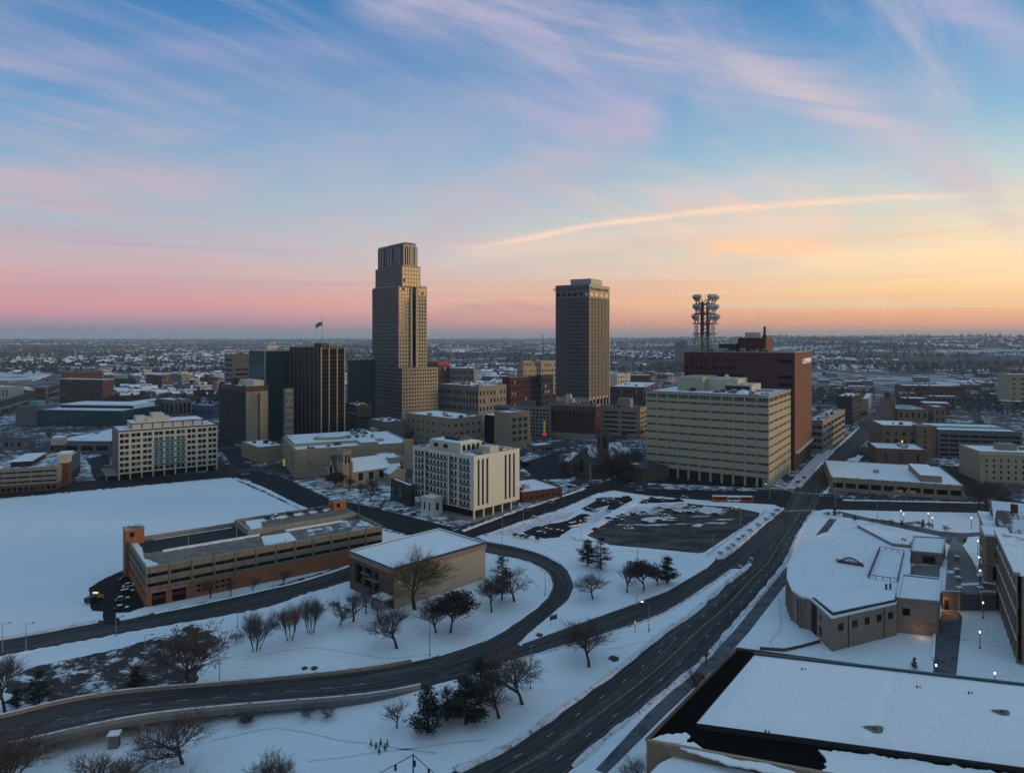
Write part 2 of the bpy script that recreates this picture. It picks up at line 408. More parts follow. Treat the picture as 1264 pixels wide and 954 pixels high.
GL_MIRR = glass('mirror_glass', (.50, .40, .21), .9, .10); GL_COOL = glass('cool_curtain_glass', (.05, .125, .13), .5, .10)  # mirror_glass tint carries the gold of the dawn reflection
GL_WARM = pmat('warm_lit_pane', (.30, .16, .06), .4, .3, .5, emit=(1.0, .48, .14), estr=.09)
LAMP = pmat('lamp_glow', (.9, .85, .7), .4, .05, emit=(1.0, .93, .74), estr=1.8)
LAMP_O = pmat('amber_lamp_glow', (.9, .5, .2), .4, .05, emit=(1.0, .50, .12), estr=1.5)
LAMP_R = pmat('red_lamp_glow', (.9, .1, .1), .4, .05, emit=(1.0, .05, .06), estr=.25)
LAMP_Y = pmat('yellow_sign_glow', (.8, .7, .1), .4, .05, emit=(.9, .75, .06), estr=.06)
LAMP_G = pmat('green_signal_glow', (.3, .8, .1), .4, .05, emit=(.45, 1.0, .12), estr=2.0)

# ------------------------------------------------------------------ terrain
def hill(x, y):
    r = math.hypot(x, y)
    if r < 1500: return 0.0
    a = min(1.0, (r - 1500) / 3500.0); b = min(1.0, max(0.0, (r - 5000) / 9000.0))
    n = mnoise.fractal(Vector((x / 1700.0, y / 1300.0, 1.7)), 1.0, 2.0, 4) * .5 + .5
    rside = min(1.0, max(0.0, (math.atan2(x, y) + .05) / .45))
    amp = 24 + 88 * rside
    return max(0.0, a * amp * n + b * (66 - amp * .45 * (1 - n)))
def terrain():
    mb = MB(); rs = [0, 60, 120, 200, 300, 420, 560, 720, 900, 1100, 1300, 1500]
    while rs[-1] < 24000: rs.append(rs[-1] * 1.045 + 6)
    N = 260
    for r in rs:
        for k in range(N):
            t = 2 * math.pi * k / N; x, y = r * math.sin(t), r * math.cos(t)
            mb.v.append((x, y, hill(x, y) - .06))
    for i in range(len(rs) - 1):
        for k in range(N):
            a, b_ = i * N + k, i * N + (k + 1) % N
            mb.f.append((a, a + N, b_ + N, b_)); mb.mi.append(0)
    mb.f = [tuple(reversed(f)) for f in mb.f]
    m = bpy.data.materials.new('city_ground'); m.use_nodes = True; t = m.node_tree; E.tree = t
    b = t.nodes['Principled BSDF']; tcn = t.nodes.new('ShaderNodeTexCoord'); v = E(tcn.outputs['Object'])
    s = t.nodes.new('ShaderNodeSeparateXYZ'); t.links.new(v.s, s.inputs[0])
    r = E.m('SQRT', E(s.outputs[0]) * E(s.outputs[0]) + E(s.outputs[1]) * E(s.outputs[1]))
    far = r.smooth(1100, 2200)
    near_s = (noise_n(v, .03, 7, .7, .3) * .5 + noise_n(v, .25, 5, .65) * .5).smooth(.515, .57)
    far_s = (noise_n(v, .0016, 7, .6) * .65 + noise_n(v, .011, 6, .68) * .35).smooth(.50, .58)
    c1 = mixc(near_s, (.035, .036, .042), (.62, .64, .68))
    wood = mixc(noise_n(v, .01, 5, .6), (.028, .027, .030), (.075, .066, .064))
    c2 = mixc(far_s * .85, wood, (.60, .62, .66))
    t.links.new(mixc(far, c1, c2).s, b.inputs['Base Color']); b.inputs['Roughness'].default_value = .85
    b.inputs['Specular IOR Level'].default_value = .2
    o = mb.build('ground', m, kind='structure', smooth=True)
    return tag(o, 'snow patched city ground reaching to wooded hills', 'ground')
GROUND = terrain()

# ------------------------------------------------------------------ flat sheets, roads, snow
def cat(pts, per=6, closed=False):
    n = len(pts); out = []
    rng = n if closed else n - 1
    for i in range(rng):
        p0 = pts[(i - 1) % n] if (closed or i > 0) else pts[i]; p1 = pts[i]; p2 = pts[(i + 1) % n]
        p3 = pts[(i + 2) % n] if (closed or i + 2 < n) else p2
        for k in range(per):
            t = k / per
            out.append(.5 * ((2 * p1) + (p2 - p0) * t + (2 * p0 - 5 * p1 + 4 * p2 - p3) * t * t + (3 * p1 - p0 - 3 * p2 + p3) * t ** 3))
    if not closed: out.append(pts[-1])
    return out
def resample(pts, n):
    L = [0]
    for a, b in zip(pts, pts[1:]): L.append(L[-1] + (b - a).length)
    out = []; j = 0
    for i in range(n + 1):
        d = L[-1] * i / n
        while j < len(L) - 2 and L[j + 1] < d: j += 1
        t = (d - L[j]) / max(1e-6, L[j + 1] - L[j]); out.append(pts[j].lerp(pts[j + 1], t))
    return out, L[-1]
def px_line(pts, z=0.0): return [G(p[0], p[1], z) for p in pts]
ROADS = []
def road(name, left, right, mat, label, z=.02, n=90, zfun=None, kind='structure', smooth=True):
    l = px_line(left); r = px_line(right)
    if smooth: l, r = cat(l), cat(r)
    l, Ll = resample(l, n); r, Lr = resample(r, n)
    mb = MB(); K = 6; run = 0
    for i in range(n + 1):
        if i: run += ((l[i] + r[i]) / 2 - (l[i - 1] + r[i - 1]) / 2).length
        wd = (l[i] - r[i]).length
        for k in range(K + 1):
            p = l[i].lerp(r[i], k / K); zz = z + (zfun(i / n) if zfun else 0)
            mb.uv[len(mb.v)] = (run, wd * k / K); mb.v.append((p.x, p.y, zz))
    for i in range(n):
        for k in range(K):
            a = i * (K + 1) + k; mb.f.append((a, a + 1, a + K + 2, a + K + 1)); mb.mi.append(0)
    # normals up
    f = mb.f[0]; a, b, c = (Vector(mb.v[j]) for j in f[:3])
    if (b - a).cross(c - a).z < 0: mb.f = [tuple(reversed(q)) for q in mb.f]
    o = mb.build(name, mat, kind=kind); tag(o, label, 'road'); ROADS.append((l, r)); return l, r
def sheet(name, pts, mat, label, cat_='ground', z=0.12, z0=-.05, smooth=0, kind='structure', world=False):
    P = [Vector((p[0], p[1], 0)) for p in pts] if world else px_line(pts)
    if smooth: P = cat(P, smooth, True)
    mb = MB(); mb.prism(P, z0, z)
    return tag(mb.build(name, mat, kind=kind), label, cat_)
def rough_poly(pts, amp=.6, step=2.0, seed=0, world=False):
    """a pixel polygon whose edge is broken up, as snow melts"""
    P = [Vector((p[0], p[1], 0)) for p in pts] if world else px_line(pts); out = []
    for i, a in enumerate(P):
        b = P[(i + 1) % len(P)]; L = (b - a).length; n = max(1, int(L / step)); nr = Vector((-(b - a).y, (b - a).x, 0)).normalized()
        for k in range(n):
            p = a.lerp(b, k / n)
            out.append(p + nr * amp * mnoise.fractal(Vector((p.x * .35, p.y * .35, seed)), 1, 2, 3))
    return out

ML = [(1010, 628), (985, 640), (967, 628)]
# main avenue -----------------------------------------------------------------
av_left = [(520, 985), (562, 951), (629, 920), (692, 876), (760, 828), (819, 780), (853, 758), (895, 720.5), (921, 702), (945, 672), (967, 640), (975, 622)]
av_right = [(640, 1000), (705, 949), (760, 901), (808, 866), (871, 812), (912, 764), (942, 730), (970, 693), (986, 658), (1004, 631), (1014, 612)]
road('avenue', av_left, av_right, ROAD, 'wide asphalt avenue curving up from the bottom edge to the crossing', .03, 140)
road('avenue', [(929, 694), (941, 672), (955, 650), (968, 630), (980, 606), (1005, 580), (1030, 553), (1058, 527), (1088, 500), (1103, 484), (1114, 468), (1125, 455), (1136, 444)],
     [(960, 694), (985, 652), (1000, 630), (1010, 612), (1026, 588), (1054, 558), (1072, 541), (1092, 517), (1102, 500), (1116, 478), (1126, 464), (1138, 453), (1146, 444)],
     ROAD, 'straight avenue running away between the blocks to the hills', .04, 60)
# slip road beside the avenue
road('slip_road', [(637, 797), (701, 775), (771, 750), (824, 730), (874, 700.5), (893, 688), (914, 673), (938, 652), (966, 628)],
     [(613, 822), (692, 800), (740, 784), (766, 777), (824, 754), (876, 722), (906, 701), (930, 682), (968, 652)],
     ROAD, 'slip road joining the avenue beside the snowy median', .05, 90)
# loop ramp
lp_in = [(520, 816), (542, 810), (602, 790), (637, 768.5), (668, 745), (680, 728), (678, 709), (656, 695), (628, 687), (599, 681), (575, 676), (555, 670)]
lp_out = [(560, 836), (600, 826), (637, 799), (661, 776), (700, 742), (708, 722), (697, 700), (668, 684.5), (633, 674.5), (599, 668.5), (584, 663.5), (566, 658)]
road('loop_ramp', lp_in, lp_out, ROAD, 'curving loop ramp sweeping round the snowy lawn with two tree groups', .06, 110)
# frontage street by the garage
road('frontage_street', [(-80, 804), (0, 790), (121, 767), (187, 757), (320, 729), (372, 717), (432, 698), (500, 674)],
     [(-80, 826), (0, 810), (60, 799), (177, 777.5), (320, 752), (372, 735), (432, 717), (520, 688)],
     ROAD, 'asphalt street along the front of the brick parking garage', .03, 80)
# cross streets
road('cross_street', [(1300, 620), (1222, 621), (1100, 619), (1013, 612)], [(1300, 637), (1230, 633), (1100, 630.5), (1004, 629)], ROAD_DARK, 'cross street right of the crossing below the long low building', .035, 30, smooth=False)
road('cross_street', [(690, 596), (760, 600), (800, 602.5), (880, 606), (980, 606)], [(695, 607), (742, 605), (800, 611), (880, 617.5), (972, 628)], ROAD_DARK, 'dark cross street left of the crossing under the beige slab block', .035, 30, smooth=False)
road('side_street', [(545, 660), (566, 653), (637, 631), (678, 618), (722, 603), (760, 590), (800, 574)], [(560, 672), (587, 662), (640, 645), (693, 628), (739, 608), (775, 597), (812, 580)], ROAD_DARK, 'side street between the white striped block and the parking lot', .045, 50)
road('back_street', [(255, 566), (303, 579), (333, 584.5), (361, 595), (395, 611), (450, 624), (520, 641), (560, 652)],
     [(255, 582), (290, 590), (320, 600), (356, 617.5), (381, 629), (445, 643), (505, 660), (548, 669)], ROAD_DARK, 'dark street behind the garage past the stone church', .03, 50)
road('field_street', [(-60, 608), (0, 603), (100, 594), (200, 587), (268, 581), (300, 571)], [(-60, 622), (0, 616), (120, 605), (200, 598), (285, 589), (320, 579)], ROAD_DARK, 'street along the far edge of the big snow field', .028, 40)
road('side_street', [(288, 575), (272, 556), (262, 545), (250, 530)], [(312, 570), (296, 553), (282, 543), (266, 530)], ROAD_DARK, 'street at the foot of the dark brown tower', .032, 20)
road('side_street', [(1013, 560), (1020, 575)], [(1060, 556), (1080, 566)], ROAD_DARK, 'short side street right of the rust brown tower', .025, 8, smooth=False)

sheet('junction', [(516, 817), (545, 811), (602, 790.5), (638, 797), (615, 822.5), (600, 828), (548, 843.5)], LOT, 'asphalt fork where overpass, loop ramp and slip road meet', 'road', .045)
for pts in ([(642, 572), (690, 557), (744, 561), (703, 591), (660, 592)], [(560, 590), (640, 566), (655, 574), (600, 600)], [(110, 566), (134, 560), (138, 590), (118, 594)], [(1150, 574), (1205, 576), (1205, 612), (1193, 612)], [(800, 578), (955, 600), (950, 603), (800, 596)]):
    sheet('parking_lot', [(p.x, p.y) for p in rough_poly(pts, .8, 3, pts[0][0])], ROAD_DARK, 'dark cleared lot among the downtown blocks', 'parking lot', .1, world=True)['group'] = 'cleared lots downtown'
# snow lawns ------------------------------------------------------------------
sheet('snow_field', [(-90, 630), (-40, 621), (100, 607), (285, 590), (372, 630), (440, 648), (520, 665), (470, 682), (432, 696), (320, 728), (187, 756), (121, 766), (0, 789), (-90, 804)], snow_mat('snow_open_field', lump=.3, scale=.02), 'smooth empty snow field left of the garage', 'snow', .14)
sheet('snow_lawn', [(-120, 835), (15, 808), (177, 778.5), (320, 753), (372, 736), (432, 718), (510, 691), (555, 672), (599, 682), (628, 688), (656, 696), (677, 710), (679, 728), (667, 744.5), (636, 768), (601, 789.5), (541, 809), (512, 816.5), (440, 829),
       (440, 860), (483, 856), (548, 842.5), (600, 828), (613, 823), (692, 801), (740, 785), (766, 778), (824, 755.5), (876, 723.5), (906, 702), (921, 702.5), (894, 721), (852, 758.5), (818, 780.5), (759, 828.5), (691, 876.5), (628, 920.5), (560, 951.5), (500, 990), (440, 1060), (-250, 1060)], SNOW, 'snowy lawns around the ramps with bare trees', 'snow', .12)
sheet('snow_lawn', [(600, 668), (588, 662.5), (640, 646), (693, 629), (739, 609.5), (757, 605.5), (800, 612), (880, 618.5), (955, 623), (966, 627.5), (938, 651.5), (914, 672.5), (893, 687.5), (884, 690), (874, 700), (824, 729.5), (771, 749.5), (701, 774.5), (639, 797),
       (662, 776), (701, 742), (709, 722), (698, 700), (669, 684), (634, 674)], SNOW, 'snowy block with the parking lot between loop ramp and avenue', 'snow', .12)
sheet('snow_lawn', [(1019, 628.8), (1005, 631.5), (987, 658), (971, 693), (943, 730), (913, 764), (872, 812.5), (809, 866.5), (761, 901.5), (706, 949.5), (655, 995), (640, 1040), (1700, 1040), (1500, 650), (1230, 633.6), (1100, 631)], SNOW, 'snowy grounds right of the avenue around the stone school', 'snow', .12)
sheet('sidewalk', [(1024, 640), (1001, 668), (968, 703), (940, 737), (905, 780), (880, 806), (800, 880), (735, 950), (748, 956), (818, 886), (895, 813), (924, 781), (954, 742), (977, 712), (1010, 672), (1033, 641)], PAVE, 'cleared sidewalk along the right side of the avenue', 'sidewalk', .135)
sheet('snow_verge', [(980, 603), (1006, 580), (1030, 556), (1016, 553), (985, 585), (968, 603)], SNOW_DIRTY, 'dirty snow verge beside the rust brown tower', 'snow', .13)
sheet('snow_verge', [(1035, 578), (1048, 566), (1066, 562), (1048, 584), (1030, 590)], SNOW_CLEAN, 'snow verge right of the straight avenue', 'snow', .13)
# pavements with snow by the white striped block and the church
for pts, lab in (([(361, 593), (395, 610), (420, 617), (455, 624), (500, 609), (515, 600), (480, 588), (400, 588)], 'patchy snow round the stone church'),
                 ([(470, 629), (520, 641), (560, 651), (600, 640), (590, 632), (500, 606)], 'patchy snow in front of the white striped block'),
                 ([(640, 628), (700, 607), (722, 601.5), (700, 596), (640, 612)], 'patchy snow strip beside the low red shop'),
                 ([(625, 575), (690, 598), (712, 592), (690, 575), (660, 560)], 'patchy snow on the lot behind the white striped block'),
                 ([(800, 598.5), (880, 603), (965, 604.5), (980, 603), (960, 588), (800, 585)], 'patchy snow pavement under the beige slab block'),
                 ([(88, 560), (100, 594), (116, 592), (108, 570), (98, 558)], 'patchy snow plot left of the white office block'),
                 ([(302, 590), (322, 602), (358, 619), (384, 630), (378, 633), (296, 592)], 'snow bank on the corner of the snow field')):
    sheet('snow_patch', [(p.x, p.y) for p in rough_poly(pts, .8, 3, rnd.random() * 9)], SNOW_PATCH, lab, 'snow', .09, world=True)
# brush slope left of the overpass
sheet('brush_slope', [(p.x, p.y) for p in rough_poly([(8, 838), (40, 824), (95, 812), (165, 796), (235, 772), (268, 778), (262, 800), (240, 846), (150, 856), (60, 868), (12, 866)], 2.2, 1.5, 3)], BRUSH, 'dark brushy slope with streaks of snow left of the ramps', 'slope', .16, world=True)
# driveway beside the garage
sheet('driveway', [(p.x, p.y) for p in rough_poly([(109, 726), (130, 714), (152, 704), (164, 712), (184, 746), (165, 756), (142, 757), (147, 770), (128, 770), (127, 755), (113, 754)], .5, 1.5, 5)], ROAD_DARK, 'cleared dark driveway beside the garage', 'driveway', .17, world=True)
sheet('snow_patch', [(p.x, p.y) for p in rough_poly([(146, 762), (172, 752), (188, 749), (196, 753), (182, 759), (150, 766)], .4, 1.2, 2)], SNOW_CLEAN, 'snow heap at the garage corner by the street', 'snow', .3, world=True)
# parking lot sheets
LOT_POLY = [(719, 659), (740, 646), (756, 637), (800, 627), (848, 621), (871, 624), (905, 626), (938, 633), (936, 638), (871, 681), (862, 683), (806, 677.5), (754, 673)]
sheet('parking_lot', [(p.x, p.y) for p in rough_poly(LOT_POLY, .5, 2, 1)], LOT, 'worn asphalt parking lot left of the avenue', 'parking lot', .15, world=True)
for pts in ([(717, 628), (735, 619), (740, 614), (779, 614), (781, 620), (757, 632), (748, 633), (730, 632)], [(640, 655), (655, 651.5), (700, 643), (718, 634), (737, 636), (712, 648), (690, 663), (672, 665), (650, 660)],
            [(790, 617), (815, 615.5), (843, 617), (836, 620), (800, 621)]):
    sheet('parking_lot', [(p.x, p.y) for p in rough_poly(pts, .8, 2, rnd.random() * 9)], ROAD_DARK, 'smaller dark asphalt parking bay among snow left of the main lot', 'parking lot', .15, world=True)['group'] = 'small parking bays'
# snow lying in strips and heaps on the lot
for i, (pts, h) in enumerate([([(712, 660), (733, 648), (752, 635), (765, 627), (790, 614), (797, 615), (775, 629), (757, 640), (738, 652), (722, 662)], .5),
            ([(706, 664), (716, 655), (722, 660), (722, 668), (712, 668)], .9), ([(829, 626), (848, 622.5), (846, 625), (836, 628)], .5), ([(861, 631.5), (868, 625.5), (892, 628), (890, 632), (872, 635)], .3),
            ([(853, 650), (862, 646.5), (868, 648), (864, 651.5)], .25), ([(768, 628), (790, 626), (812, 628), (800, 631), (772, 632)], .25), ([(790, 641), (812, 638), (824, 642), (800, 646)], .25),
            ([(812, 622), (836, 624), (842, 628), (816, 627)], .25), ([(736, 628), (752, 624), (748, 629), (738, 631)], .3)]):
    sheet('snow_patch', [(p.x, p.y) for p in rough_poly(pts, .7, 1.2, i * 3.1)], SNOW_DIRTY if i > 1 else SNOW_CLEAN, 'heap or strip of ploughed snow on the parking lot', 'snow', .15 + h, world=True)['group'] = 'ploughed snow on the lot'

rl = random.Random(12)
for i in range(42):
    u, v = rl.random(), rl.random() ** 1.5; a_ = (735 + 165 * u, 652 - 24 * u * .4 - 22 * (1 - v * .9) + 8 * u); L_, h_ = rl.uniform(7, 22), rl.uniform(.35, .95)
    if a_[1] < 624.5: continue
    sheet('snow_patch', [(p.x, p.y) for p in rough_poly([(a_[0] - L_, a_[1] + .4), (a_[0] - L_ * .3, a_[1] - h_), (a_[0] + L_, a_[1] - .3), (a_[0] + L_ * .4, a_[1] + h_)], .9, 1.2, i * 1.7)], SNOW_DIRTY, 'thin leftover snow lying between the rows of the worn lot', 'snow', .15 + rl.uniform(.04, .12), world=True)['group'] = 'leftover snow on the lot'
for i, pts in enumerate(([(598, 661), (640, 650), (676, 637), (690, 631), (660, 650), (640, 660)], [(720, 640), (742, 630), (752, 632), (738, 642)], [(655, 646), (690, 634), (712, 632), (700, 640), (668, 650)])):
    sheet('snow_patch', [(p.x, p.y) for p in rough_poly(pts, .8, 1.5, i)], SNOW_DIRTY, 'trampled snow strip at the upper left of the lot', 'snow', .19 + .02 * i, world=True)['group'] = 'trampled strips by the lot'
# road markings --------------------------------------------------------------
def along(line, d, off=0):
    pass
def stripe(l, r, frac, i0, i1, w=.16, z=.012, base=.03, mb=None):
    pts = [l[i].lerp(r[i], frac) for i in range(i0, i1 + 1)]
    for a, b in zip(pts, pts[1:]):
        d = (b - a).normalized(); s = Vector((-d.y, d.x, 0)) * w / 2; zz = Vector((0, 0, base + z))
        q = [a - s + zz, a + s + zz, b + s + zz, b - s + zz]
        if (q[1] - q[0]).cross(q[2] - q[0]).z < 0: q.reverse()
        mb.quad(*q)
avl, avr = ROADS[0]
mb = MB()
for fr in (.28, .74):
    for i in range(4, 132, 5): stripe(avl, avr, fr, i, i + 1, .2, mb=mb)
tag(mb.build('lane_marking', MARK, kind='structure'), 'white dashed lane markings on the wide avenue', 'road marking')
mb = MB(); stripe(avl, avr, .50, 0, 130, .18, mb=mb); stripe(avl, avr, .515, 0, 130, .18, mb=mb); stripe(avl, avr, .965, 0, 136, .18, mb=mb)
tag(mb.build('centre_line', MARK_Y, kind='structure'), 'yellow centre line along the wide avenue', 'road marking')
mb = MB()
l2, r2 = ROADS[2]; stripe(l2, r2, .90, 0, 84, .18, base=.05, mb=mb)
l3, r3 = ROADS[3]; stripe(l3, r3, .08, 6, 100, .15, base=.06, mb=mb)
l4, r4 = ROADS[4]; stripe(l4, r4, .5, 0, 78, .16, base=.03, mb=mb)
tag(mb.build('edge_line', MARK_Y, kind='structure'), 'faded yellow lines on the slip road and loop ramp', 'road marking')
mb = MB()
for (a, b, n) in (((970, 631), (1002, 629.5), 11), ((978, 608), (1012, 609.5), 11)):
    for k in range(n):
        px, py = a[0] + (b[0] - a[0]) * k / (n - 1), a[1] + (b[1] - a[1]) * k / (n - 1)
        p = G(px, py); d = Vector((.5, .86, 0)); s = Vector((.86, -.5, 0)) * .35; zz = Vector((0, 0, .07))
        mb.quad(p - d * 1.6 - s + zz, p - d * 1.6 + s + zz, p + d * 1.6 + s + zz, p + d * 1.6 - s + zz)
tag(mb.build('crosswalk', MARK, kind='structure'), 'white crosswalk bars at the crossing', 'road marking')
mb = MB()
for k in range(9):
    a = G(760 + k * 12, 660 - k * .3); 
    d = (G(842 + k * 6, 628) - G(800 + k * 7, 655)).normalized(); s = Vector((-d.y, d.x, 0)) * .07; zz = Vector((0, 0, .165))
    if k % 2 == 0: mb.quad(*[q for q in (a - s + zz, a + d * 5 - s + zz, a + d * 5 + s + zz, a + s + zz)])
tag(mb.build('bay_marking', MARK, kind='structure'), 'faint parking bay lines on the worn lot', 'road marking')

# snow banks thrown up along the roads -----------------------------------------
def bank(pts, w, h, label, mat=None, seed=0, off=0.0):
    line, L = resample(cat(px_line(pts)), max(6, int(sum((G(*b) - G(*a)).length for a, b in zip(pts, pts[1:])) / .9)))
    mb = MB(); K = 7
    for i, p in enumerate(line):
        d = (line[min(i + 1, len(line) - 1)] - line[max(i - 1, 0)]).normalized(); nr = Vector((-d.y, d.x, 0))
        wv = w * (.75 + .5 * mnoise.noise(Vector((p.x * .15, p.y * .15, seed))))
        for k in range(K):
            u = k / (K - 1) * 2 - 1; q = p + nr * (u * wv / 2 + off)
            n = mnoise.fractal(Vector((q.x * .5, q.y * .5, seed + 5)), 1, 2, 3)
            mb.v.append((q.x, q.y, .05 + max(-.1, (1 - u * u) * h * (.75 + .8 * n))))
    for i in range(len(line) - 1):
        for k in range(K - 1):
            a = i * K + k; mb.f.append((a, a + K, a + K + 1, a + 1)); mb.mi.append(0)
    f = mb.f[0]; a, b, c = (Vector(mb.v[j]) for j in f[:3])
    if (b - a).cross(c - a).z < 0: mb.f = [tuple(reversed(q)) for q in mb.f]
    return tag(mb.build('snow_bank', mat or SNOW_DIRTY, kind='stuff', smooth=True), label, 'snow bank')
bank(av_left[1:8] + [(908, 711), (926, 696)], 2.6, .8, 'ploughed snow bank on the median left of the avenue', seed=1)
bank([(616, 821), (692, 799), (766, 777), (824, 755), (876, 722.5), (904, 703)], 1.8, .5, 'low snow bank along the slip road edge', seed=2)
bank([(706, 948), (761, 900), (809, 865), (872, 811), (913, 763), (943, 729), (971, 692), (987, 657), (1005, 631)], 2.4, .7, 'ploughed snow bank along the right kerb of the avenue', seed=3)
bank([(884, 690), (893, 687), (914, 672), (938, 651), (966, 628)], 2.2, .7, 'snow bank between the parking lot and the avenue', seed=4)
bank([(541, 809), (601, 789), (636, 768), (667, 744.5), (679, 728), (677, 710), (656, 696), (628, 688)], 1.5, .5, 'snow bank on the inner side of the loop ramp', SNOW_CLEAN, 5)
bank([(640, 797), (662, 776), (701, 742), (709, 722), (698, 700), (669, 684), (634, 674), (600, 668)], 1.5, .5, 'snow bank on the outer side of the loop ramp', SNOW_CLEAN, 6)
bank([(0, 789), (60, 779), (121, 767)], 2.2, .7, 'grey snow bank along the street below the snow field', seed=7)
bank([(190, 757), (250, 745), (320, 729.5), (372, 717.5), (430, 699)], 1.8, .5, 'snow bank along the garage front', SNOW_CLEAN, 8)
bank([(-20, 815), (60, 800), (177, 778.5), (320, 753), (372, 736), (432, 718), (480, 702)], 1.6, .5, 'snow bank on the near side of the frontage street', SNOW_CLEAN, 9)
bank([(0, 616.5), (120, 605.5), (285, 590)], 2.4, .7, 'snow bank along the far edge of the snow field', seed=10)
bank([(290, 591), (320, 601), (356, 618.5), (381, 630)], 3, .9, 'snow bank at the right edge of the snow field', SNOW_CLEAN, 11)
bank([(570, 656), (637, 631), (678, 618), (722, 603)], 3.0, .8, 'snow bank along the side street by the low red shop', seed=12)
bank([(600, 661), (640, 646), (693, 629), (739, 609)], 3.0, .6, 'snow bank along the side street by the lot', seed=13)
bank([(1040, 617.5), (1120, 619), (1215, 621)], 2.0, .6, 'snow bank along the cross street below the low building', SNOW_CLEAN, 14)
bank([(985, 602), (1006, 580), (1030, 555), (1060, 528)], 3.0, 1.0, 'snow bank along the straight avenue beside the towers', seed=15)
bank([(1017, 610), (1036, 588), (1060, 562)], 3.0, .8, 'snow bank at the corner of the long low building', SNOW_CLEAN, 16)

def trail(pts, w, label, z=.13):
    line, L = resample(cat(px_line(pts)), 60); P = []; Q = []
    for i, p in enumerate(line):
        d = (line[min(i + 1, 60)] - line[max(i - 1, 0)]).normalized(); nr = Vector((-d.y, d.x, 0)); k = w * (.6 + .7 * abs(mnoise.noise(Vector((p.x * .7, p.y * .7, 3))))); off = nr * .6 * mnoise.noise(Vector((p.x * .12, p.y * .12, 8)))
        P.append(p + off + nr * k / 2); Q.append(p + off - nr * k / 2)
    mb = MB(); mb.prism([(q.x, q.y) for q in P + Q[::-1]], 0, z); tag(mb.build('trodden_trail', SNOW_TRAIL, kind='structure'), label, 'trail', 'trodden trails in the snow')
SNOW_TRAIL = snow_mat('snow_trodden', dirt=.36, dirtcol=(.44, .46, .48), base=(.63, .67, .70), scale=.3, lump=.5, dscale=1.1)
for pts in ([(20, 640), (120, 650), (170, 690), (160, 702)], [(300, 815), (380, 800), (470, 812), (530, 808)], [(600, 700), (640, 705), (668, 728)], [(640, 660), (720, 690), (770, 680), (850, 690)], [(700, 800), (760, 800), (800, 790)], [(260, 915), (340, 900), (430, 915), (540, 930)], [(1170, 800), (1195, 790), (1240, 800)], [(950, 795), (965, 770), (962, 740)], [(40, 740), (90, 720), (112, 724)], [(380, 940), (460, 930), (600, 912)]):
    trail(pts, .8, 'faint trodden trail across the snow')

# ------------------------------------------------------------------ buildings
FOOT = []            # (P, rot, w, d) of every footprint
UNIT = {}
def pane_mesh(mat, mullion=None):
    key = (mat.name, mullion.name if mullion else None)
    if key not in UNIT:
        mb = MB(); mb.quad((0, 0, 0), (1, 0, 0), (1, 0, 1), (0, 0, 1))
        mats = [mat]
        if mullion:
            mats.append(mullion); mb.cur = 1
            mb.box(.475, .525, -.06, -.002, .0, 1.0); mb.box(0, .475, -.05, -.003, .47, .53); mb.box(.525, 1, -.05, -.003, .47, .53)
        UNIT[key] = mb.mesh('window', mats)
    return UNIT[key]
def g(cols, rows, fw=.6, fh=.5, zb=1.0, zt=1.0, mx=.5, depth=.25, xs=None, extra=None, glass=None, mul=None, gap=False):
    return dict(cols=cols, rows=rows, fw=fw, fh=fh, zb=zb, zt=zt, mx=mx, depth=depth, xs=xs, extra=extra, glass=glass, mul=mul, gap=gap)
def wallgrid(mb, O, u, n, W, z0, z1, rows, dep):
    """one wall face with real openings; rows = [(c, d, [(a, b), ...]), ...]; every opening gets its reveals"""
    O, u, n = Vector(O), Vector(u), Vector(n)
    P = lambda a, z, k=0: O + u * a - n * k + Vector((0, 0, z))
    zc = z0
    for c, d, xs in sorted(rows, key=lambda r: r[0]):
        if c > zc + 1e-4: mb.quad(P(0, zc), P(W, zc), P(W, c), P(0, c))
        x = 0
        for a, b in sorted(xs):
            if a > x + 1e-4: mb.quad(P(x, c), P(a, c), P(a, d), P(x, d))
            mb.quad(P(a, c), P(b, c), P(b, c, dep), P(a, c, dep)); mb.quad(P(a, d, dep), P(b, d, dep), P(b, d), P(a, d))
            mb.quad(P(a, c), P(a, c, dep), P(a, d, dep), P(a, d)); mb.quad(P(b, c, dep), P(b, c), P(b, d), P(b, d, dep))
            x = b
        if x < W - 1e-4: mb.quad(P(x, c), P(W, c), P(W, d), P(x, d))
        zc = d
    if zc < z1 - 1e-4: mb.quad(P(0, zc), P(W, zc), P(W, z1), P(0, z1))
def rows_of(sp, W, z0, z1):
    if sp['xs']: xs = [(a * W, b * W) for a, b in sp['xs']]
    else:
        bw = (W - 2 * sp['mx']) / sp['cols']
        xs = [(sp['mx'] + bw * (i + .5 - sp['fw'] / 2), sp['mx'] + bw * (i + .5 + sp['fw'] / 2)) for i in range(sp['cols'])]
    a, b = z0 + sp['zb'], z1 - sp['zt']; rh = (b - a) / sp['rows']
    rows = [(a + rh * (j + .5 - sp['fh'] / 2), a + rh * (j + .5 + sp['fh'] / 2), xs) for j in range(sp['rows'])]
    if sp['extra']:
        for c, d, n_, fw in sp['extra']:
            q = W / n_; rows.append((z0 + c, z0 + d, [(q * (i + .5 - fw / 2), q * (i + .5 + fw / 2)) for i in range(n_)]))
    return rows
class B: pass
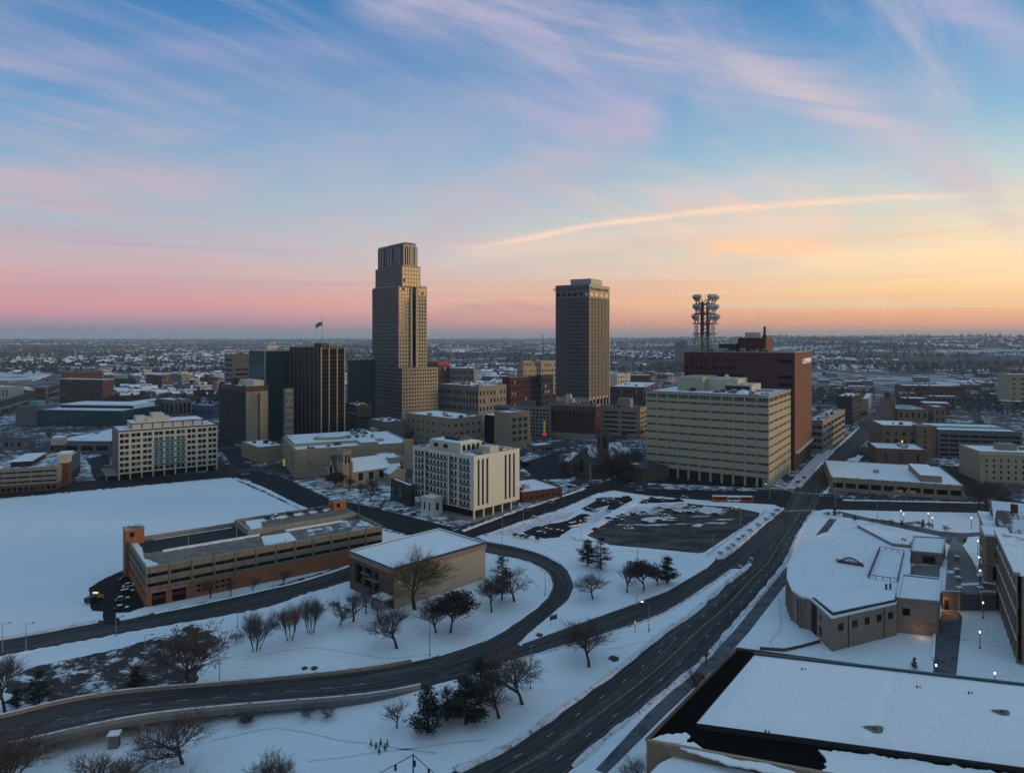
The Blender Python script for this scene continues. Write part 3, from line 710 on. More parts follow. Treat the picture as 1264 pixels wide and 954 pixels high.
def plan(L, N, Rr, yt, yb, rot, w=None, d=None, z0=0.0):
    b = B(); Y = F * (H - z0) / (yb - HY); b.P = Vector(((N - CX) / F * Y, Y, z0)); b.h = zat(yt, Y) - z0
    b.rot = R(rot); ex = (math.cos(b.rot), math.sin(b.rot)); ey = (-ex[1], ex[0])
    P = b.P
    t = (L - CX) / F if L is not None else 0
    b.w = w if w is not None else (P.x - t * P.y) / (ex[0] - t * ex[1])
    t = (Rr - CX) / F if Rr is not None else 0
    b.d = d if d is not None else (P.x - t * P.y) / (t * ey[1] - ey[0])
    if not (0 < b.w < 300 and 0 < b.d < 300): print('PLAN?', L, N, Rr, yt, yb, rot, '->', round(b.w, 1), round(b.d, 1), round(b.h, 1))
    b.w = min(max(b.w, 3), 200); b.d = min(max(b.d, 3), 200)
    return b
PAL = {'std': [(GL_DARK, 6), (GL_BLUE, 2), (GL_PALE, 1)], 'dark': [(GL_DARK, 9), (GL_BLUE, 1)], 'teal': [(GL_DARK, 6), (GL_TEAL, 2), (GL_BLUE, 2)],
       'blue': [(GL_BLUE, 3), (GL_DARK, 1)], 'mirror': [(GL_MIRR, 40), (GL_DARK, 1)], 'lit': [(GL_DARK, 6), (GL_WARM, 1)], 'tealfull': [(GL_COOL, 4), (GL_TEAL, 1)]}
def put_windows(root, wins, pal='std', mul=None, cap=100, toward=None):
    """wins: (side, a, c, width, height, depth, xoff, yoff, pal); the nearest `cap` get objects of their own, the rest one part"""
    r = random.Random(len(wins) * 7 + 3)
    if not wins: return
    M = Matrix.Translation(root.location) @ Matrix.Rotation(root.rotation_euler.z, 4, 'Z')
    def loc(wn):
        side, a, c, ww, hh, dep, W, x0, y0, z0 = wn[:10]
        return Vector((x0 - W + a, y0 + dep, z0 + c)) if side == 'l' else Vector((x0 - dep, y0 + a, z0 + c))
    wins = sorted(wins, key=lambda wn: (M @ loc(wn) - Vector((0, 0, H))).length - wn[3] * wn[4] * .01)
    rest = MB(); rest_m = []
    for i, wn in enumerate(wins):
        side, ww, hh = wn[0], wn[3], wn[4]; pl = PAL[wn[10] or pal]
        tot = sum(k for _, k in pl); q = r.random() * tot
        for m, k in pl:
            q -= k
            if q <= 0: break
        p = loc(wn)
        if i < cap:
            o = bpy.data.objects.new('window', pane_mesh(m, wn[11])); COL.objects.link(o); o.parent = root
            o.location = p; o.scale = (ww, 1, hh)
            if side == 'r': o.rotation_euler = (0, 0, R(90))
        else:
            if m not in rest_m: rest_m.append(m)
            rest.cur = rest_m.index(m); u = Vector((1, 0, 0)) if side == 'l' else Vector((0, 1, 0)); z = Vector((0, 0, 1))
            rest.quad(p, p + u * ww, p + u * ww + z * hh, p + z * hh)
    if rest.f: rest.build('window', rest_m, root, kind='stuff')
def block(root, w, d, z0, z1, wall, lf=None, rf=None, x0=0.0, y0=0.0, pal='std', name='wall', wins=None, core=True, roofed=True, roofmat=None, par=(.7, .35), parmat=None, snowh=.12, roofname='roof'):
    """a box-shaped volume: two seen faces with openings, plain backs, parapet and roof"""
    mb = MB(); own = wins is None; wins = [] if own else wins
    for side, sp, W, O, u, n in (('l', lf, w, (x0 - w, y0, 0), (1, 0, 0), (0, -1, 0)), ('r', rf, d, (x0, y0, 0), (0, 1, 0), (1, 0, 0))):
        rows = rows_of(sp, W, z0, z1) if sp else []
        wallgrid(mb, O, u, n, W, z0, z1, rows, sp['depth'] if sp else .2)
        if sp and not sp['gap']:
            for c, dd, xs in rows:
                for a, b_ in xs: wins.append((side, a, c, b_ - a, dd - c, sp['depth'] - .01, w, x0, y0, 0, sp['glass'], sp['mul']))
    mb.quad((x0, y0 + d, z0), (x0 - w, y0 + d, z0), (x0 - w, y0 + d, z1), (x0, y0 + d, z1))
    mb.quad((x0 - w, y0 + d, z0), (x0 - w, y0, z0), (x0 - w, y0, z1), (x0 - w, y0 + d, z1))
    o = mb.build(name, wall, root)
    if (lf and lf['gap']) or (rf and rf['gap']):
        MB().box(x0 - w + 2.5, x0 - 2.5, y0 + 2.5, y0 + d - .5, z0, z1 - .4).build('deck_shade_box', DARK, root)  # near-black box paints the unlit interior behind the openings
    if roofed:
        ph, pt = par
        mb = MB(); mb.box(x0 - w + .02, x0 - .02, y0 + .02, y0 + d - .02, z1 - .3, z1)
        mb.build(roofname, roofmat or SNOW_ROOF, root)
        if ph > 0:
            mb = MB(); e = .06
            mb.box(x0 - w - e, x0 + e, y0 - e, y0 + pt, z1 - .05, z1 + ph); mb.box(x0 - w - e, x0 + e, y0 + d - pt, y0 + d + e, z1 - .05, z1 + ph)
            mb.box(x0 - w - e, x0 - w + pt, y0 + pt, y0 + d - pt, z1 - .05, z1 + ph); mb.box(x0 - pt, x0 + e, y0 + pt, y0 + d - pt, z1 - .05, z1 + ph)
            mb.build('parapet', parmat or wall, root)
    if own: put_windows(root, wins, pal)
    return o
def bld(name, label, L, N, Rr, yt, yb, rot, wall, lf=None, rf=None, w=None, d=None, pal='std', cat_='building', group=None, simple=False, roofmat=None, par=(.7, .35), parmat=None, clutter=0, z0=0.0):
    b = plan(L, N, Rr, yt, yb, rot, w, d, z0)
    b.root = empty(name, label, cat_, b.P, b.rot, group); FOOT.append((b.P, b.rot, b.w, b.d))
    block(b.root, b.w, b.d, 0, b.h, wall, lf, rf, pal=pal, roofmat=roofmat, par=par, parmat=parmat)
    if clutter: rooftop(b, clutter)
    return b
def part(b, name, mat, *boxes, kind=None):
    mb = MB()
    for q in boxes: mb.box(*q)
    return mb.build(name, mat, b.root, kind)
def rooftop(b, n, z=None, x=None, y=None):
    """fans, plant boxes and ducts standing on a roof"""
    r = random.Random(int(b.P.x * 10 + b.P.y)); z = b.h if z is None else z
    xr = x or (-b.w + 1.5, -1.5); yr = y or (1.5, b.d - 1.5)
    if xr[1] - xr[0] < 3 or yr[1] - yr[0] < 3: return
    for i in range(n):
        sx, sy, sh = r.uniform(1.2, 4.2), r.uniform(1.2, 3.4), r.uniform(.8, 2.4)
        px, py = r.uniform(xr[0], max(xr[0] + .1, xr[1] - sx)), r.uniform(yr[0], max(yr[0] + .1, yr[1] - sy))
        mb = MB(); mb.box(px, px + sx, py, py + sy, z + .02, z + sh)
        if r.random() < .5: mb.tube((px + sx * .5, py + sy * .5, z + sh), (px + sx * .5, py + sy * .5, z + sh + .5), .45, .45, 8)
        mb.build('roof_unit', r.choice([GALV, CONC, CONC_D, METAL]), b.root)
        if r.random() < .8: MB().box(px, px + sx * r.uniform(.4, .9), py, py + sy, z + sh, z + sh + .14).build('roof_snow', SNOW_CLEAN, b.root)

# --- white grid office block, left ------------------------------------------------
b = plan(None, 146.3, 268.6, 533.2, 592.7, -54, w=34)
b.root = empty('office_block', 'white gridded seven storey office block with teal glass centre beside the snow field', 'office', b.P, b.rot); FOOT.append((b.P, b.rot, b.w, b.d))
wins = []; bay = b.d / 9
lo = 3.6; xs1 = []
for i in range(9):
    for k in range(2): a = bay * (i + .10 + k * .42); xs1.append((a, a + bay * .36))
rh = (b.h - lo - .9) / 7
rows = [(lo + rh * j + rh * .24, lo + rh * j + rh * .86, xs1) for j in range(7)]
mb = MB(); wallgrid(mb, (0, 0, 0), (0, 1, 0), (1, 0, 0), b.d, lo, b.h, rows, .55)
wallgrid(mb, (-b.w, 0, 0), (1, 0, 0), (0, -1, 0), b.w, lo, b.h, [], .2)
mb.quad((0, b.d, lo), (-b.w, b.d, lo), (-b.w, b.d, b.h), (0, b.d, b.h)); mb.quad((-b.w, b.d, lo), (-b.w, 0, lo), (-b.w, 0, b.h), (-b.w, b.d, b.h))
mb.quad((0, 0, lo), (-b.w, 0, lo), (-b.w, b.d, lo), (0, b.d, lo))
mb.build('wall', CREAM, b.root)
part(b, 'side_panel', GRAN, (-b.w, 0, -.12, -.02, lo, b.h - .8))
for c, dd, xs in rows:
    for i, (a, e) in enumerate(xs):
        mid = 6 <= i < 12 and c < b.h - rh * 1.1 and c > lo + rh
        wins.append(('r', a, c, e - a, dd - c, .3 if mid else .5, b.w, 0, 0, 0, 'tealfull' if mid else 'dark', None))
put_windows(b.root, wins, 'dark')
part(b, 'teal_band', GL_TEAL, *[(.0, .12, bay * 3 + .12, bay * 6 - .12, lo + rh * j - rh * .08, lo + rh * j + rh * .2) for j in range(1, 6)])
part(b, 'roof', SNOW_ROOF, (-b.w + .4, -.4, .4, b.d - .4, b.h - .3, b.h + .1)); part(b, 'parapet', METAL, (-.4, .1, -.1, b.d + .1, b.h - .1, b.h + .7), (-b.w, -.4, -.1, .3, b.h - .1, b.h + .7), (-b.w, -b.w + .4, .3, b.d, b.h - .1, b.h + .7))
for i in range(10):
    part(b, 'column', CREAM, (-.9, -.02, bay * i - .35 + (.35 if i == 0 else -.35 if i == 9 else 0), bay * i + .35 + (.35 if i == 0 else -.35 if i == 9 else 0), 0, lo))
part(b, 'lobby', GL_DARK, (-b.w + 3, -3.2, 2, b.d - 2, 0, lo - .1)); part(b, 'canopy', CONC, (-b.w * .9, -.5, -7, -.3, lo - .5, lo)); part(b, 'canopy_post', CONC, (-1.2, -.6, -6.9, -6.3, 0, lo - .5))
ph = b.h + 3.4
part(b, 'penthouse', CREAM, (-b.w + 4, -9, b.d * .14, b.d * .87, b.h + .1, ph)); part(b, 'penthouse_band', METAL, (-b.w + 3.6, -8.6, b.d * .13, b.d * .88, ph, ph + .6))
part(b, 'penthouse_pier', METAL, *[(-9, -8.75, b.d * (.14 + .73 * k / 7) - .25, b.d * (.14 + .73 * k / 7) + .25, b.h + .1, ph) for k in range(8)])
part(b, 'penthouse_snow', SNOW_CLEAN, (-b.w + 3.8, -8.8, b.d * .135, b.d * .875, ph + .6, ph + .75))
part(b, 'plant_room', CREAM, (-b.w + 8, -14, b.d * .20, b.d * .30, ph + .75, ph + 4.2)); part(b, 'plant_room', CREAM, (-b.w + 8, -13, b.d * .30, b.d * .54, ph + .75, ph + 3.2), (-b.w + 8, -13.5, b.d * .36, b.d * .48, ph + 3.2, ph + 5.6))

# --- brick parking garage with ramps -----------------------------------------------
b = plan(157, 180, 471.8, 701, 750.3, -53.3); GAR = b
b.root = empty('parking_garage', 'orange brick parking garage with grey concrete upper decks and a snow streaked roof', 'garage', b.P, b.rot); FOOT.append((b.P, b.rot, b.w, b.d))
W, D, Hh = b.w, b.d, b.h; nb = 12; bay = D / nb
low = Hh * .44
def gap_rows(L_, n): 
    q = L_ / n; xs = [(q * i + .35, q * (i + 1) - .35) for i in range(n)]
    return [(Hh * .50, Hh * .59, xs), (Hh * .74, Hh * .84, xs)]
mb = MB(); wallgrid(mb, (0, 0, 0), (0, 1, 0), (1, 0, 0), D, low, Hh, gap_rows(D, nb), .5)
nl = 6; wallgrid(mb, (-W, 0, 0), (1, 0, 0), (0, -1, 0), W, low, Hh, gap_rows(W, nl), .5)
mb.quad((0, D, low), (-W, D, low), (-W, D, Hh), (0, D, Hh)); mb.quad((-W, D, 0), (-W, 0, 0), (-W, 0, Hh), (-W, D, Hh))
mb.build('upper_wall', pmat('olive_concrete', (.175, .165, .13), .9, .25, .3, streak=.45), b.root)
mb = MB(); rows = [(.2, low * .78, [(bay * .25, bay * .85), (bay * 1.12, bay * 1.72)])]
sm = [(bay * (2.2 + k * .28), bay * (2.38 + k * .28)) for k in range(6)]
mb_rows = [(.25, low * .30, rows[0][2]), (low * .30, low * .46, rows[0][2] + sm), (low * .46, low * .60, rows[0][2]), (low * .60, low * .76, rows[0][2] + sm)]
wallgrid(mb, (0, 0, 0), (0, 1, 0), (1, 0, 0), D, 0, low, mb_rows, .6)
wallgrid(mb, (-W, 0, 0), (1, 0, 0), (0, -1, 0), W, 0, low, [(low * .55, low * .8, [(W / 6 * i + .6, W / 6 * (i + 1) - .6) for i in range(6)])], .5)
mb.quad((0, D, 0), (-W, D, 0), (-W, D, low), (0, D, low)); mb.build('brick_base', BRICK_O, b.root)
for a, e in rows[0][2]:
    part(b, 'garage_door', GL_DARK, (-.58, -.55, a, e, .25, low * .78)); part(b, 'door_panel', BRICK_R, (-.5, -.42, a + .1, e - .1, low * .36, low * .56)); part(b, 'door_lintel', CONC, (.0, .1, a - .3, e + .3, low * .78, low * .9))
for a, e in sm:
    for c in (.30, .60): part(b, 'window', GL_DARK, (-.58, -.54, a, e, low * c, low * (c + .16)))
part(b, 'pier', CONC_D, *[(.0, .22, bay * i - .22, bay * i + .22, 0 if i in (2, 4, 6, 9) else low, Hh + .2) for i in range(1, nb)])
part(b, 'deck_shade_box', DARK, (-W + 3, -3, 3, D - 1, 0, Hh - 1.2)); part(b, 'deck_slab', CONC_D, (-W + .4, -.55, .55, D - .4, Hh * .62, Hh * .66))  # first box is near black, painting the unlit deck interior
DECK = pmat('parking_deck', (.135, .118, .095), .9, .35, .25, col2=(.18, .165, .145))
z_lo = Hh - 1.1
# roof: lower deck at the front, sloping ramp strip behind, raised rear half
part(b, 'roof_deck', DECK, (-W * .52, -.5, .5, D - .4, z_lo - .4, z_lo))
mb = MB(); mb.quad((-W + .4, .5, z_lo), (-W * .52, .5, z_lo), (-W * .52, D * .46, z_lo - 1.4), (-W + .4, D * .46, z_lo - 1.4)); mb.build('ramp_deck', DECK, b.root)
part(b, 'raised_deck', DECK, (-W + .4, -W * .55, D * .47, D - .4, z_lo - .4, z_lo + 1.3)); part(b, 'raised_wall', CONC, (-W, -W * .53, D * .455, D * .47, z_lo - 2, z_lo + 2.3), (-W - .1, -W + .4, D * .47, D, z_lo - 2, z_lo + 2.4), (-W * .55, -W * .535, D * .47, D * .98, z_lo - .4, z_lo + 2.2))
part(b, 'parapet', CONC, (-.35, .05, 0, D, Hh - .1, Hh + .25), (-W, -.35, -.05, .35, Hh - .1, Hh + .25), (-W, -W + .35, .35, D * .455, Hh - 2, Hh + .1), (-W, 0, D - .35, D + .05, Hh - 1, Hh + .25))
def lump(b, name, pts, h, z, mat=SNOW_DIRTY, seed=0, amp=.5):
    P = []
    for i, a in enumerate(pts):
        a, e = Vector((*a, 0)), Vector((*pts[(i + 1) % len(pts)], 0)); L_ = (e - a).length; n = max(1, int(L_ / 1.2)); nr = Vector((-(e - a).y, (e - a).x, 0)).normalized()
        for k in range(n):
            p = a.lerp(e, k / n); P.append(p + nr * amp * mnoise.fractal(Vector((p.x * .5, p.y * .5, seed)), 1, 2, 3))
    mb = MB(); mb.prism([(p.x, p.y) for p in P], z, z + h); return mb.build(name, mat, b.root)
lump(b, 'roof_snow', [(-W * .50, D * .10), (-W * .46, D * .10), (-W * .47, D * .50), (-W * .51, D * .50)], .5, z_lo + .01, SNOW_CLEAN, 1)
lump(b, 'roof_snow', [(-W * .98, .8), (-3, .8), (-.8, .8), (-.8, D * .06), (-5, D * .055), (-W * .35, D * .02), (-W * .7, D * .035), (-W * .97, D * .03)], .3, z_lo + .01, SNOW_CLEAN, 2)
lump(b, 'roof_snow', [(-W * .42, D * .50), (-W * .12, D * .47), (-W * .10, D * .61), (-W * .40, D * .62)], .3, z_lo + .01, SNOW_CLEAN, 3)
lump(b, 'roof_snow', [(-W * .5, D * .62), (-W * .46, D * .62), (-W * .46, D * .90), (-W * .51, D * .90)], .5, z_lo + .01, SNOW_CLEAN, 4)
lump(b, 'roof_snow', [(-W * .5, D * .88), (-.9, D * .80), (-.9, D - 1), (-W * .5, D - 1)], .15, z_lo + .01, SNOW_PATCH, 5)
lump(b, 'roof_snow', [(-W * .40, D * .70), (-W * .2, D * .68), (-W * .22, D * .80), (-W * .38, D * .82)], .1, z_lo + .01, SNOW_PATCH, 6)
lump(b, 'roof_snow', [(-W * .96, D * .50), (-W * .60, D * .48), (-W * .58, D * .53), (-W * .86, D * .56), (-W * .88, D * .9), (-W * .96, D * .95)], .2, z_lo + 1.31, SNOW_CLEAN, 7)
lump(b, 'roof_snow', [(-W * .97, D * .02), (-W * .93, D * .02), (-W * .93, D * .44), (-W * .97, D * .44)], .3, z_lo - .6, SNOW_CLEAN, 8)
part(b, 'light_post', GALV, *[(-.25, -.1, D * (k + .5) / nb, D * (k + .5) / nb + .15, Hh + .2, Hh + 1.9) for k in range(nb)], *[(-W * .5, -W * .5 + .18, D * u, D * u + .18, z_lo, z_lo + 5) for u in (.2, .4, .6, .8)])
part(b, 'wall_joint', CONC_D, *[(.0, .03, D * (k + .5) / nb - .05, D * (k + .5) / nb + .05, low, Hh) for k in range(nb)])
def stair(b, x0, x1, y0, y1, z0, z1, label=None):
    part(b, 'stair_tower', BRICK_O, (x0, x1, y0, y1, z0, z1)); part(b, 'tower_parapet', CONC, (x0 - .15, x1 + .15, y0 - .15, y1 + .15, z1, z1 + .35))
    part(b, 'tower_snow', SNOW_PATCH, (x0 + .2, x1 - .2, y0 + .2, y1 - .2, z1 + .35, z1 + .5)); part(b, 'tower_door', DARK, (x1 - 2.1, x1 - 1.0, y0 - .03, y0 - .005, z1 - 2.9, z1 - .7)); part(b, 'tower_window', GL_DARK, (x1 + .005, x1 + .03, y0 + 1.5, y0 + 3.0, z1 - 2.6, z1 - .8))
stair(b, -W - 1.5, -W + 4.5, -1.2, 5.2, 0, Hh + 4.2); stair(b, -W + .5, -W + 6.5, D - 6.5, D - .5, 0, Hh + 4.0)

# --- flat brown brick hall with sunlight put into one side wall's pale colour ------------------------------------
b = plan(432, 486.6, 598.9, 702, 752, -45); HALL = b
b.root = empty('brick_hall', 'windowless brown brick hall with a pale lit side wall and clean snow roof', 'hall', b.P, b.rot); FOOT.append((b.P, b.rot, b.w, b.d))
W, D, Hh = b.w, b.d, b.h
mb = MB(); wallgrid(mb, (-W, 0, 0), (1, 0, 0), (0, -1, 0), W, 0, Hh - 2, [(3.2, Hh - 3.4, [(W * .12, W * .3), (W * .34, W * .52), (W * .56, W * .66)])], 1.2)
mb.quad((-W, D, 0), (-W, 0, 0), (-W, 0, Hh - 2), (-W, D, Hh - 2)); mb.quad((0, D, 0), (-W, D, 0), (-W, D, Hh - 2), (0, D, Hh - 2)); mb.build('brick_wall', BRICK_B, b.root)
part(b, 'window', GL_DARK, (-W + W * .12, -W + W * .66, 1.15, 1.2, 3.2, Hh - 3.4))
part(b, 'lit_side_wall', TAN_L, (-.5, .02, .02, D, 0, Hh - 2)); part(b, 'fascia', PINKSTONE, (-W - .3, .3, -.3, D + .3, Hh - 2, Hh - .3));  # lit side of the brick hall, sunlight painted as a paler wall
part(b, 'parapet', METAL, (-.9, .3, -.3, D + .3, Hh - .3, Hh + .1), (-W - .3, -.9, -.3, .5, Hh - .3, Hh + .1), (-W - .3, -W + .5, .5, D + .3, Hh - .3, Hh + .1), (-W + .5, -.9, D - .5, D + .3, Hh - .3, Hh + .1))
part(b, 'parapet_snow', SNOW_CLEAN, (-W - .1, -W + .4, .5, D, Hh + .1, Hh + .3), (-W, -.9, D - .4, D + .1, Hh + .1, Hh + .3), (-W, -1, -.1, .3, Hh + .1, Hh + .25))
part(b, 'roof', SNOW_CLEAN, (-W + .5, -.9, .5, D - .5, Hh - .6, Hh - .15))
part(b, 'entry_canopy', PINKSTONE, (-6, .0, -5, -.4, 3.4, 4.2), (-6, -5.4, -5, -4.4, 0, 3.4)); part(b, 'canopy_snow', SNOW_CLEAN, (-6, 0, -5, -.4, 4.2, 4.4)); part(b, 'wall_bracket', GALV, (-W * .55, -W * .3, -1.6, -.1, 7.0, 7.15), (-W * .7, -W * .5, -1.2, -.1, 8.0, 8.15))
mb = MB()
for i, (y0_, y1_, z_) in enumerate(((.50, .57, 5.6), (.585, .62, 6.4), (.64, .70, 6.6), (.50, .66, 4.4))): mb.box(.02, .10, D * y0_, D * y1_, z_, z_ + .35)
mb.box(.02, .10, D * .47, D * .475, 3.5, 8.2); mb.box(.02, .10, D * .42, D * .425, 3.5, 7.6); mb.build('wall_sign', CONC_D, b.root)

# --- downtown towers ---------------------------------------------------------------
def stripes(n, fw): 
    q = 1.0 / n; return [(q * (i + .5 - fw / 2), q * (i + .5 + fw / 2)) for i in range(n)]
# black tower with pale fins and a flag on the roof
b = bld('office_tower', 'black glass tower with vertical pale fins and a flagpole on its roof', 358.1, 395.7, 425.5, 429.7, 548, -45, BRONZE, None, None, pal='dark', par=(.5, .3), roofmat=CONC_D)
W, D, Hh = b.w, b.d, b.h
for i in range(8): part(b, 'fin', GRAN, (-W + W * i / 7.5, -W + W * i / 7.5 + .5, -.7, -.0, 0, Hh + .5))
for i in range(4): part(b, 'gold_fin', TAN_L, (.0, .8, D * i / 3 - .45 + (.45 if i == 0 else -.45 if i == 3 else 0), D * i / 3 + .45 + (.45 if i == 0 else -.45 if i == 3 else 0), 0, Hh + .5))
for i in range(3):
    part(b, 'glass_bay', GL_DARK, (.002, .12, D * i / 3 + .6, D * (i + 1) / 3 - .6, 1.5, Hh - 1)); 
part(b, 'spandrel', BRONZE, *[(.12, .2, D * i / 3 + .6, D * (i + 1) / 3 - .6, z, z + .5) for i in range(3) for z in [3.6 * k + 3 for k in range(int(Hh / 3.6) - 1)]])
part(b, 'plant_room', METAL, (-W * .35, -W * .12, D * .2, D * .5, Hh, Hh + 4.2), (-W * .12, -2, D * .4, D * .7, Hh, Hh + 1.2))
ft = b
# dark brown slab tower left of it
b = bld('brown_tower', 'dark brown slab tower with a lit tan end wall and a cream roof house', 270.4, 303.6, 330.9, 477.5, 551, -46, CHAR, g(9, 16, .42, .55, 3, 4.6, 1, .3, glass='dark'), None, par=(.4, .3))
W, D, Hh = b.w, b.d, b.h
part(b, 'end_wall', TAN_L, (.0, .3, .0, D, 0, Hh - 4.2)); part(b, 'end_windows', BRICK_B, (.3, .34, D * .52, D * .62, 4, Hh - 6)); part(b, 'top_band', BRICK_B, (-W - .2, .4, -.4, .0, Hh - 4.2, Hh + .3), (.0, .4, .0, D + .2, Hh - 4.2, Hh + .3))
part(b, 'roof_house', CREAM, (-W * .55, -2, D * .40, D * .85, Hh, Hh + 5)); part(b, 'roof_sign', METAL, (-W * .62, -W * .55, D * .1, D * .35, Hh, Hh + 6)); rooftop(b, 4)
# green glass tower with beige neighbour
b = bld('glass_tower', 'dark green glass tower with a pale roof edge behind the black tower', 307.4, 327, 386, 433.5, 541, -45, GL_COOL, None, None, par=(1.4, .5), parmat=CREAM, roofmat=CONC)
W, D, Hh = b.w, b.d, b.h
part(b, 'mullion', METAL, *([(-W + W * k / 10 - .08, -W + W * k / 10 + .08, -.12, -.01, 3, Hh - 2) for k in range(1, 10)] + [(.01, .12, D * k / 18 - .08, D * k / 18 + .08, 3, Hh - 2) for k in range(1, 18)]))
part(b, 'floor_band', GL_TEAL, *[q for z in [4 + 3.8 * k for k in range(int(Hh / 3.8) - 1)] for q in ((-W, 0, -.07, -.004, z, z + .7), (.004, .07, 0, D, z, z + .7))])
part(b, 'corner_strip', GALV, (-1.3, .2, -.2, 1.0, 0, Hh)); part(b, 'top_band', METAL, (-W - .1, .1, -.12, .0, Hh - 2, Hh)); part(b, 'roof_house', CREAM, (-W * .8, -W * .2, D * .45, D * .9, Hh, Hh + 2.5), (-W * .6, -W * .45, D * .2, D * .42, Hh, Hh + 5)); rooftop(b, 5)
bld('stepped_tower', 'beige stepped office tower with banded windows left of the green glass tower', 277, 288, 309, 438, 528, -50, PINKSTONE, g(1, 13, .86, .42, 4, 3, 1), g(1, 13, .8, .38, 4, 8, 1), clutter=4)
bld('apartment_slab', 'small grey concrete block between the green glass tower and the black tower', 350, 353, 362, 481, 551, -45, CONC, g(2, 8, .5, .4), g(3, 8, .5, .4))
b = bld('glass_office', 'blue teal glass office with zigzag roof trusses between the towers', 428, 430, 463, 444.5, 522, -58, GL_COOL, None, None, par=(0, .3), roofmat=CONC_D)
part(b, 'mullion', METAL, *([(.01, .12, b.d * k / 9 - .1, b.d * k / 9 + .1, 2, b.h) for k in range(0, 10)] + [(.005, .1, 0, b.d, 4 * k, 4 * k + 1) for k in range(1, int(b.h / 4) + 1)]))
mb = MB()
for k in range(5):
    y0_, y1_ = b.d * k / 5, b.d * (k + 1) / 5
    mb.bar((-.5, y0_, b.h), (-.5, (y0_ + y1_) / 2, b.h + 3.6), .5, .5); mb.bar((-.5, (y0_ + y1_) / 2, b.h + 3.6), (-.5, y1_, b.h), .5, .5)
mb.build('roof_truss', WHITE, b.root)
part(b, 'roof_rail', METAL, (-.7, -.3, 0, b.d, b.h + 3.5, b.h + 3.9))

# tallest tower: stepped, shade and low sunlight put into its two face colours
b = plan(459.4, 496.5, 540.6, 455, 524, -52); b.root = empty('stepped_skyscraper', 'tallest stepped granite skyscraper with golden reflections on its right face', 'skyscraper', b.P, b.rot); FOOT.append((b.P, b.rot, b.w, b.d))
W, D = b.w, b.d; Yb = b.P.y; wins = []
zs = [b.h, zat(353, Yb), zat(327.5, Yb), zat(300, Yb)]
# insets of the upper tiers measured from the base corner: (from left face, from right face, far side)
tiers = [(0, 0, 0, 0), (0, 8.0, 0, 0), (3.0, 5.8, 2, 5.5), (5.0, 6.4, 4, 10.5)]
ZL, nrow = 0, 0
for i, (fl, fr, il, ir) in enumerate(tiers):
    w_, d_ = W - fr - il, D - fl - ir - (9 if i == 1 else 13 if i > 1 else 0); x0, y0 = -fr, fl
    z0_ = 0 if i == 0 else zs[i - 1]; z1_ = zs[i]; n = max(2, round((z1_ - z0_) / 4.0))
    nl, nr_ = int(w_ / 3.1), max(3, int(d_ / 3.3))
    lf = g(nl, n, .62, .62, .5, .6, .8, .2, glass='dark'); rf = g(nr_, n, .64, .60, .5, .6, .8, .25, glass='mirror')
    if i == 3: lf = g(9, 1, .62, .92, .8, .8, 1, .4, glass='blue'); rf = g(5, 1, .55, .92, .8, 1.2, 1, .5, glass='dark')
    if i == 2: lf = g(nl, n, .5, .5, .5, .6, .8, .15, glass='dark')
    mbw = MB()
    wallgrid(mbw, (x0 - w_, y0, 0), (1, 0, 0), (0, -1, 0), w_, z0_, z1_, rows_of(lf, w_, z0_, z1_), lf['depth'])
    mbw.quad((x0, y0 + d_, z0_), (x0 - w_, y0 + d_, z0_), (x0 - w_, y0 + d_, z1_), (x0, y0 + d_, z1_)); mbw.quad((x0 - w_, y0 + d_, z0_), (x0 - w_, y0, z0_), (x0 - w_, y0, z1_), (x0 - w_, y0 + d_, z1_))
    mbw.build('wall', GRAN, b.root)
    mbw = MB(); wallgrid(mbw, (x0, y0, 0), (0, 1, 0), (1, 0, 0), d_, z0_, z1_, rows_of(rf, d_, z0_, z1_), rf['depth']); mbw.build('sunlit_wall', GRAN_LIT, b.root)
    for side, sp, L_ in (('l', lf, w_), ('r', rf, d_)):
        for c, dd, xs in rows_of(sp, L_, z0_, z1_):
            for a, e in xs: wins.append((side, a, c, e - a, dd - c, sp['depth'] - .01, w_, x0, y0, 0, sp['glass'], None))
    part(b, 'roof', CONC_D, (x0 - w_, x0, y0, y0 + d_, z1_, z1_ + .5))
    if i in (1, 3):
        part(b, 'crenel', GRAN_LIT if i == 1 else GRAN, *[(x0 - .8, x0 + .1, y0 + d_ * k / 9, y0 + d_ * k / 9 + d_ / 16, z1_ + .5, z1_ + 1.7) for k in range(9)], *[(x0 - w_ * k / 9 - w_ / 16, x0 - w_ * k / 9, y0 - .1, y0 + .8, z1_ + .5, z1_ + 1.7) for k in range(1, 9)])
    if i == 1: ty, td = y0, d_
    if i == 3: part(b, 'penthouse', GRAN, (x0 - w_ * .7, x0 - 3, y0 + 3, y0 + d_ - 3, z1_ + .5, z1_ + 2.4))
put_windows(b.root, wins, 'dark')
sy = ty + td * .40; part(b, 'shaft', GRAN_LIT, (-8.0, -6.6, sy, sy + 2.0, b.h, zs[3] - 2), (-8.0, -6.6, sy + 6.4, sy + 8.4, b.h, zs[3] - 2)); part(b, 'shaft_glass', GL_DARK, (-8.0, -7.2, sy + 2.0, sy + 6.4, b.h, zs[3] - 3)); part(b, 'dark_notch', GL_DARK, (-8, -7.3, sy - 3.5, sy, zs[1] + 1, zs[1] + 9))
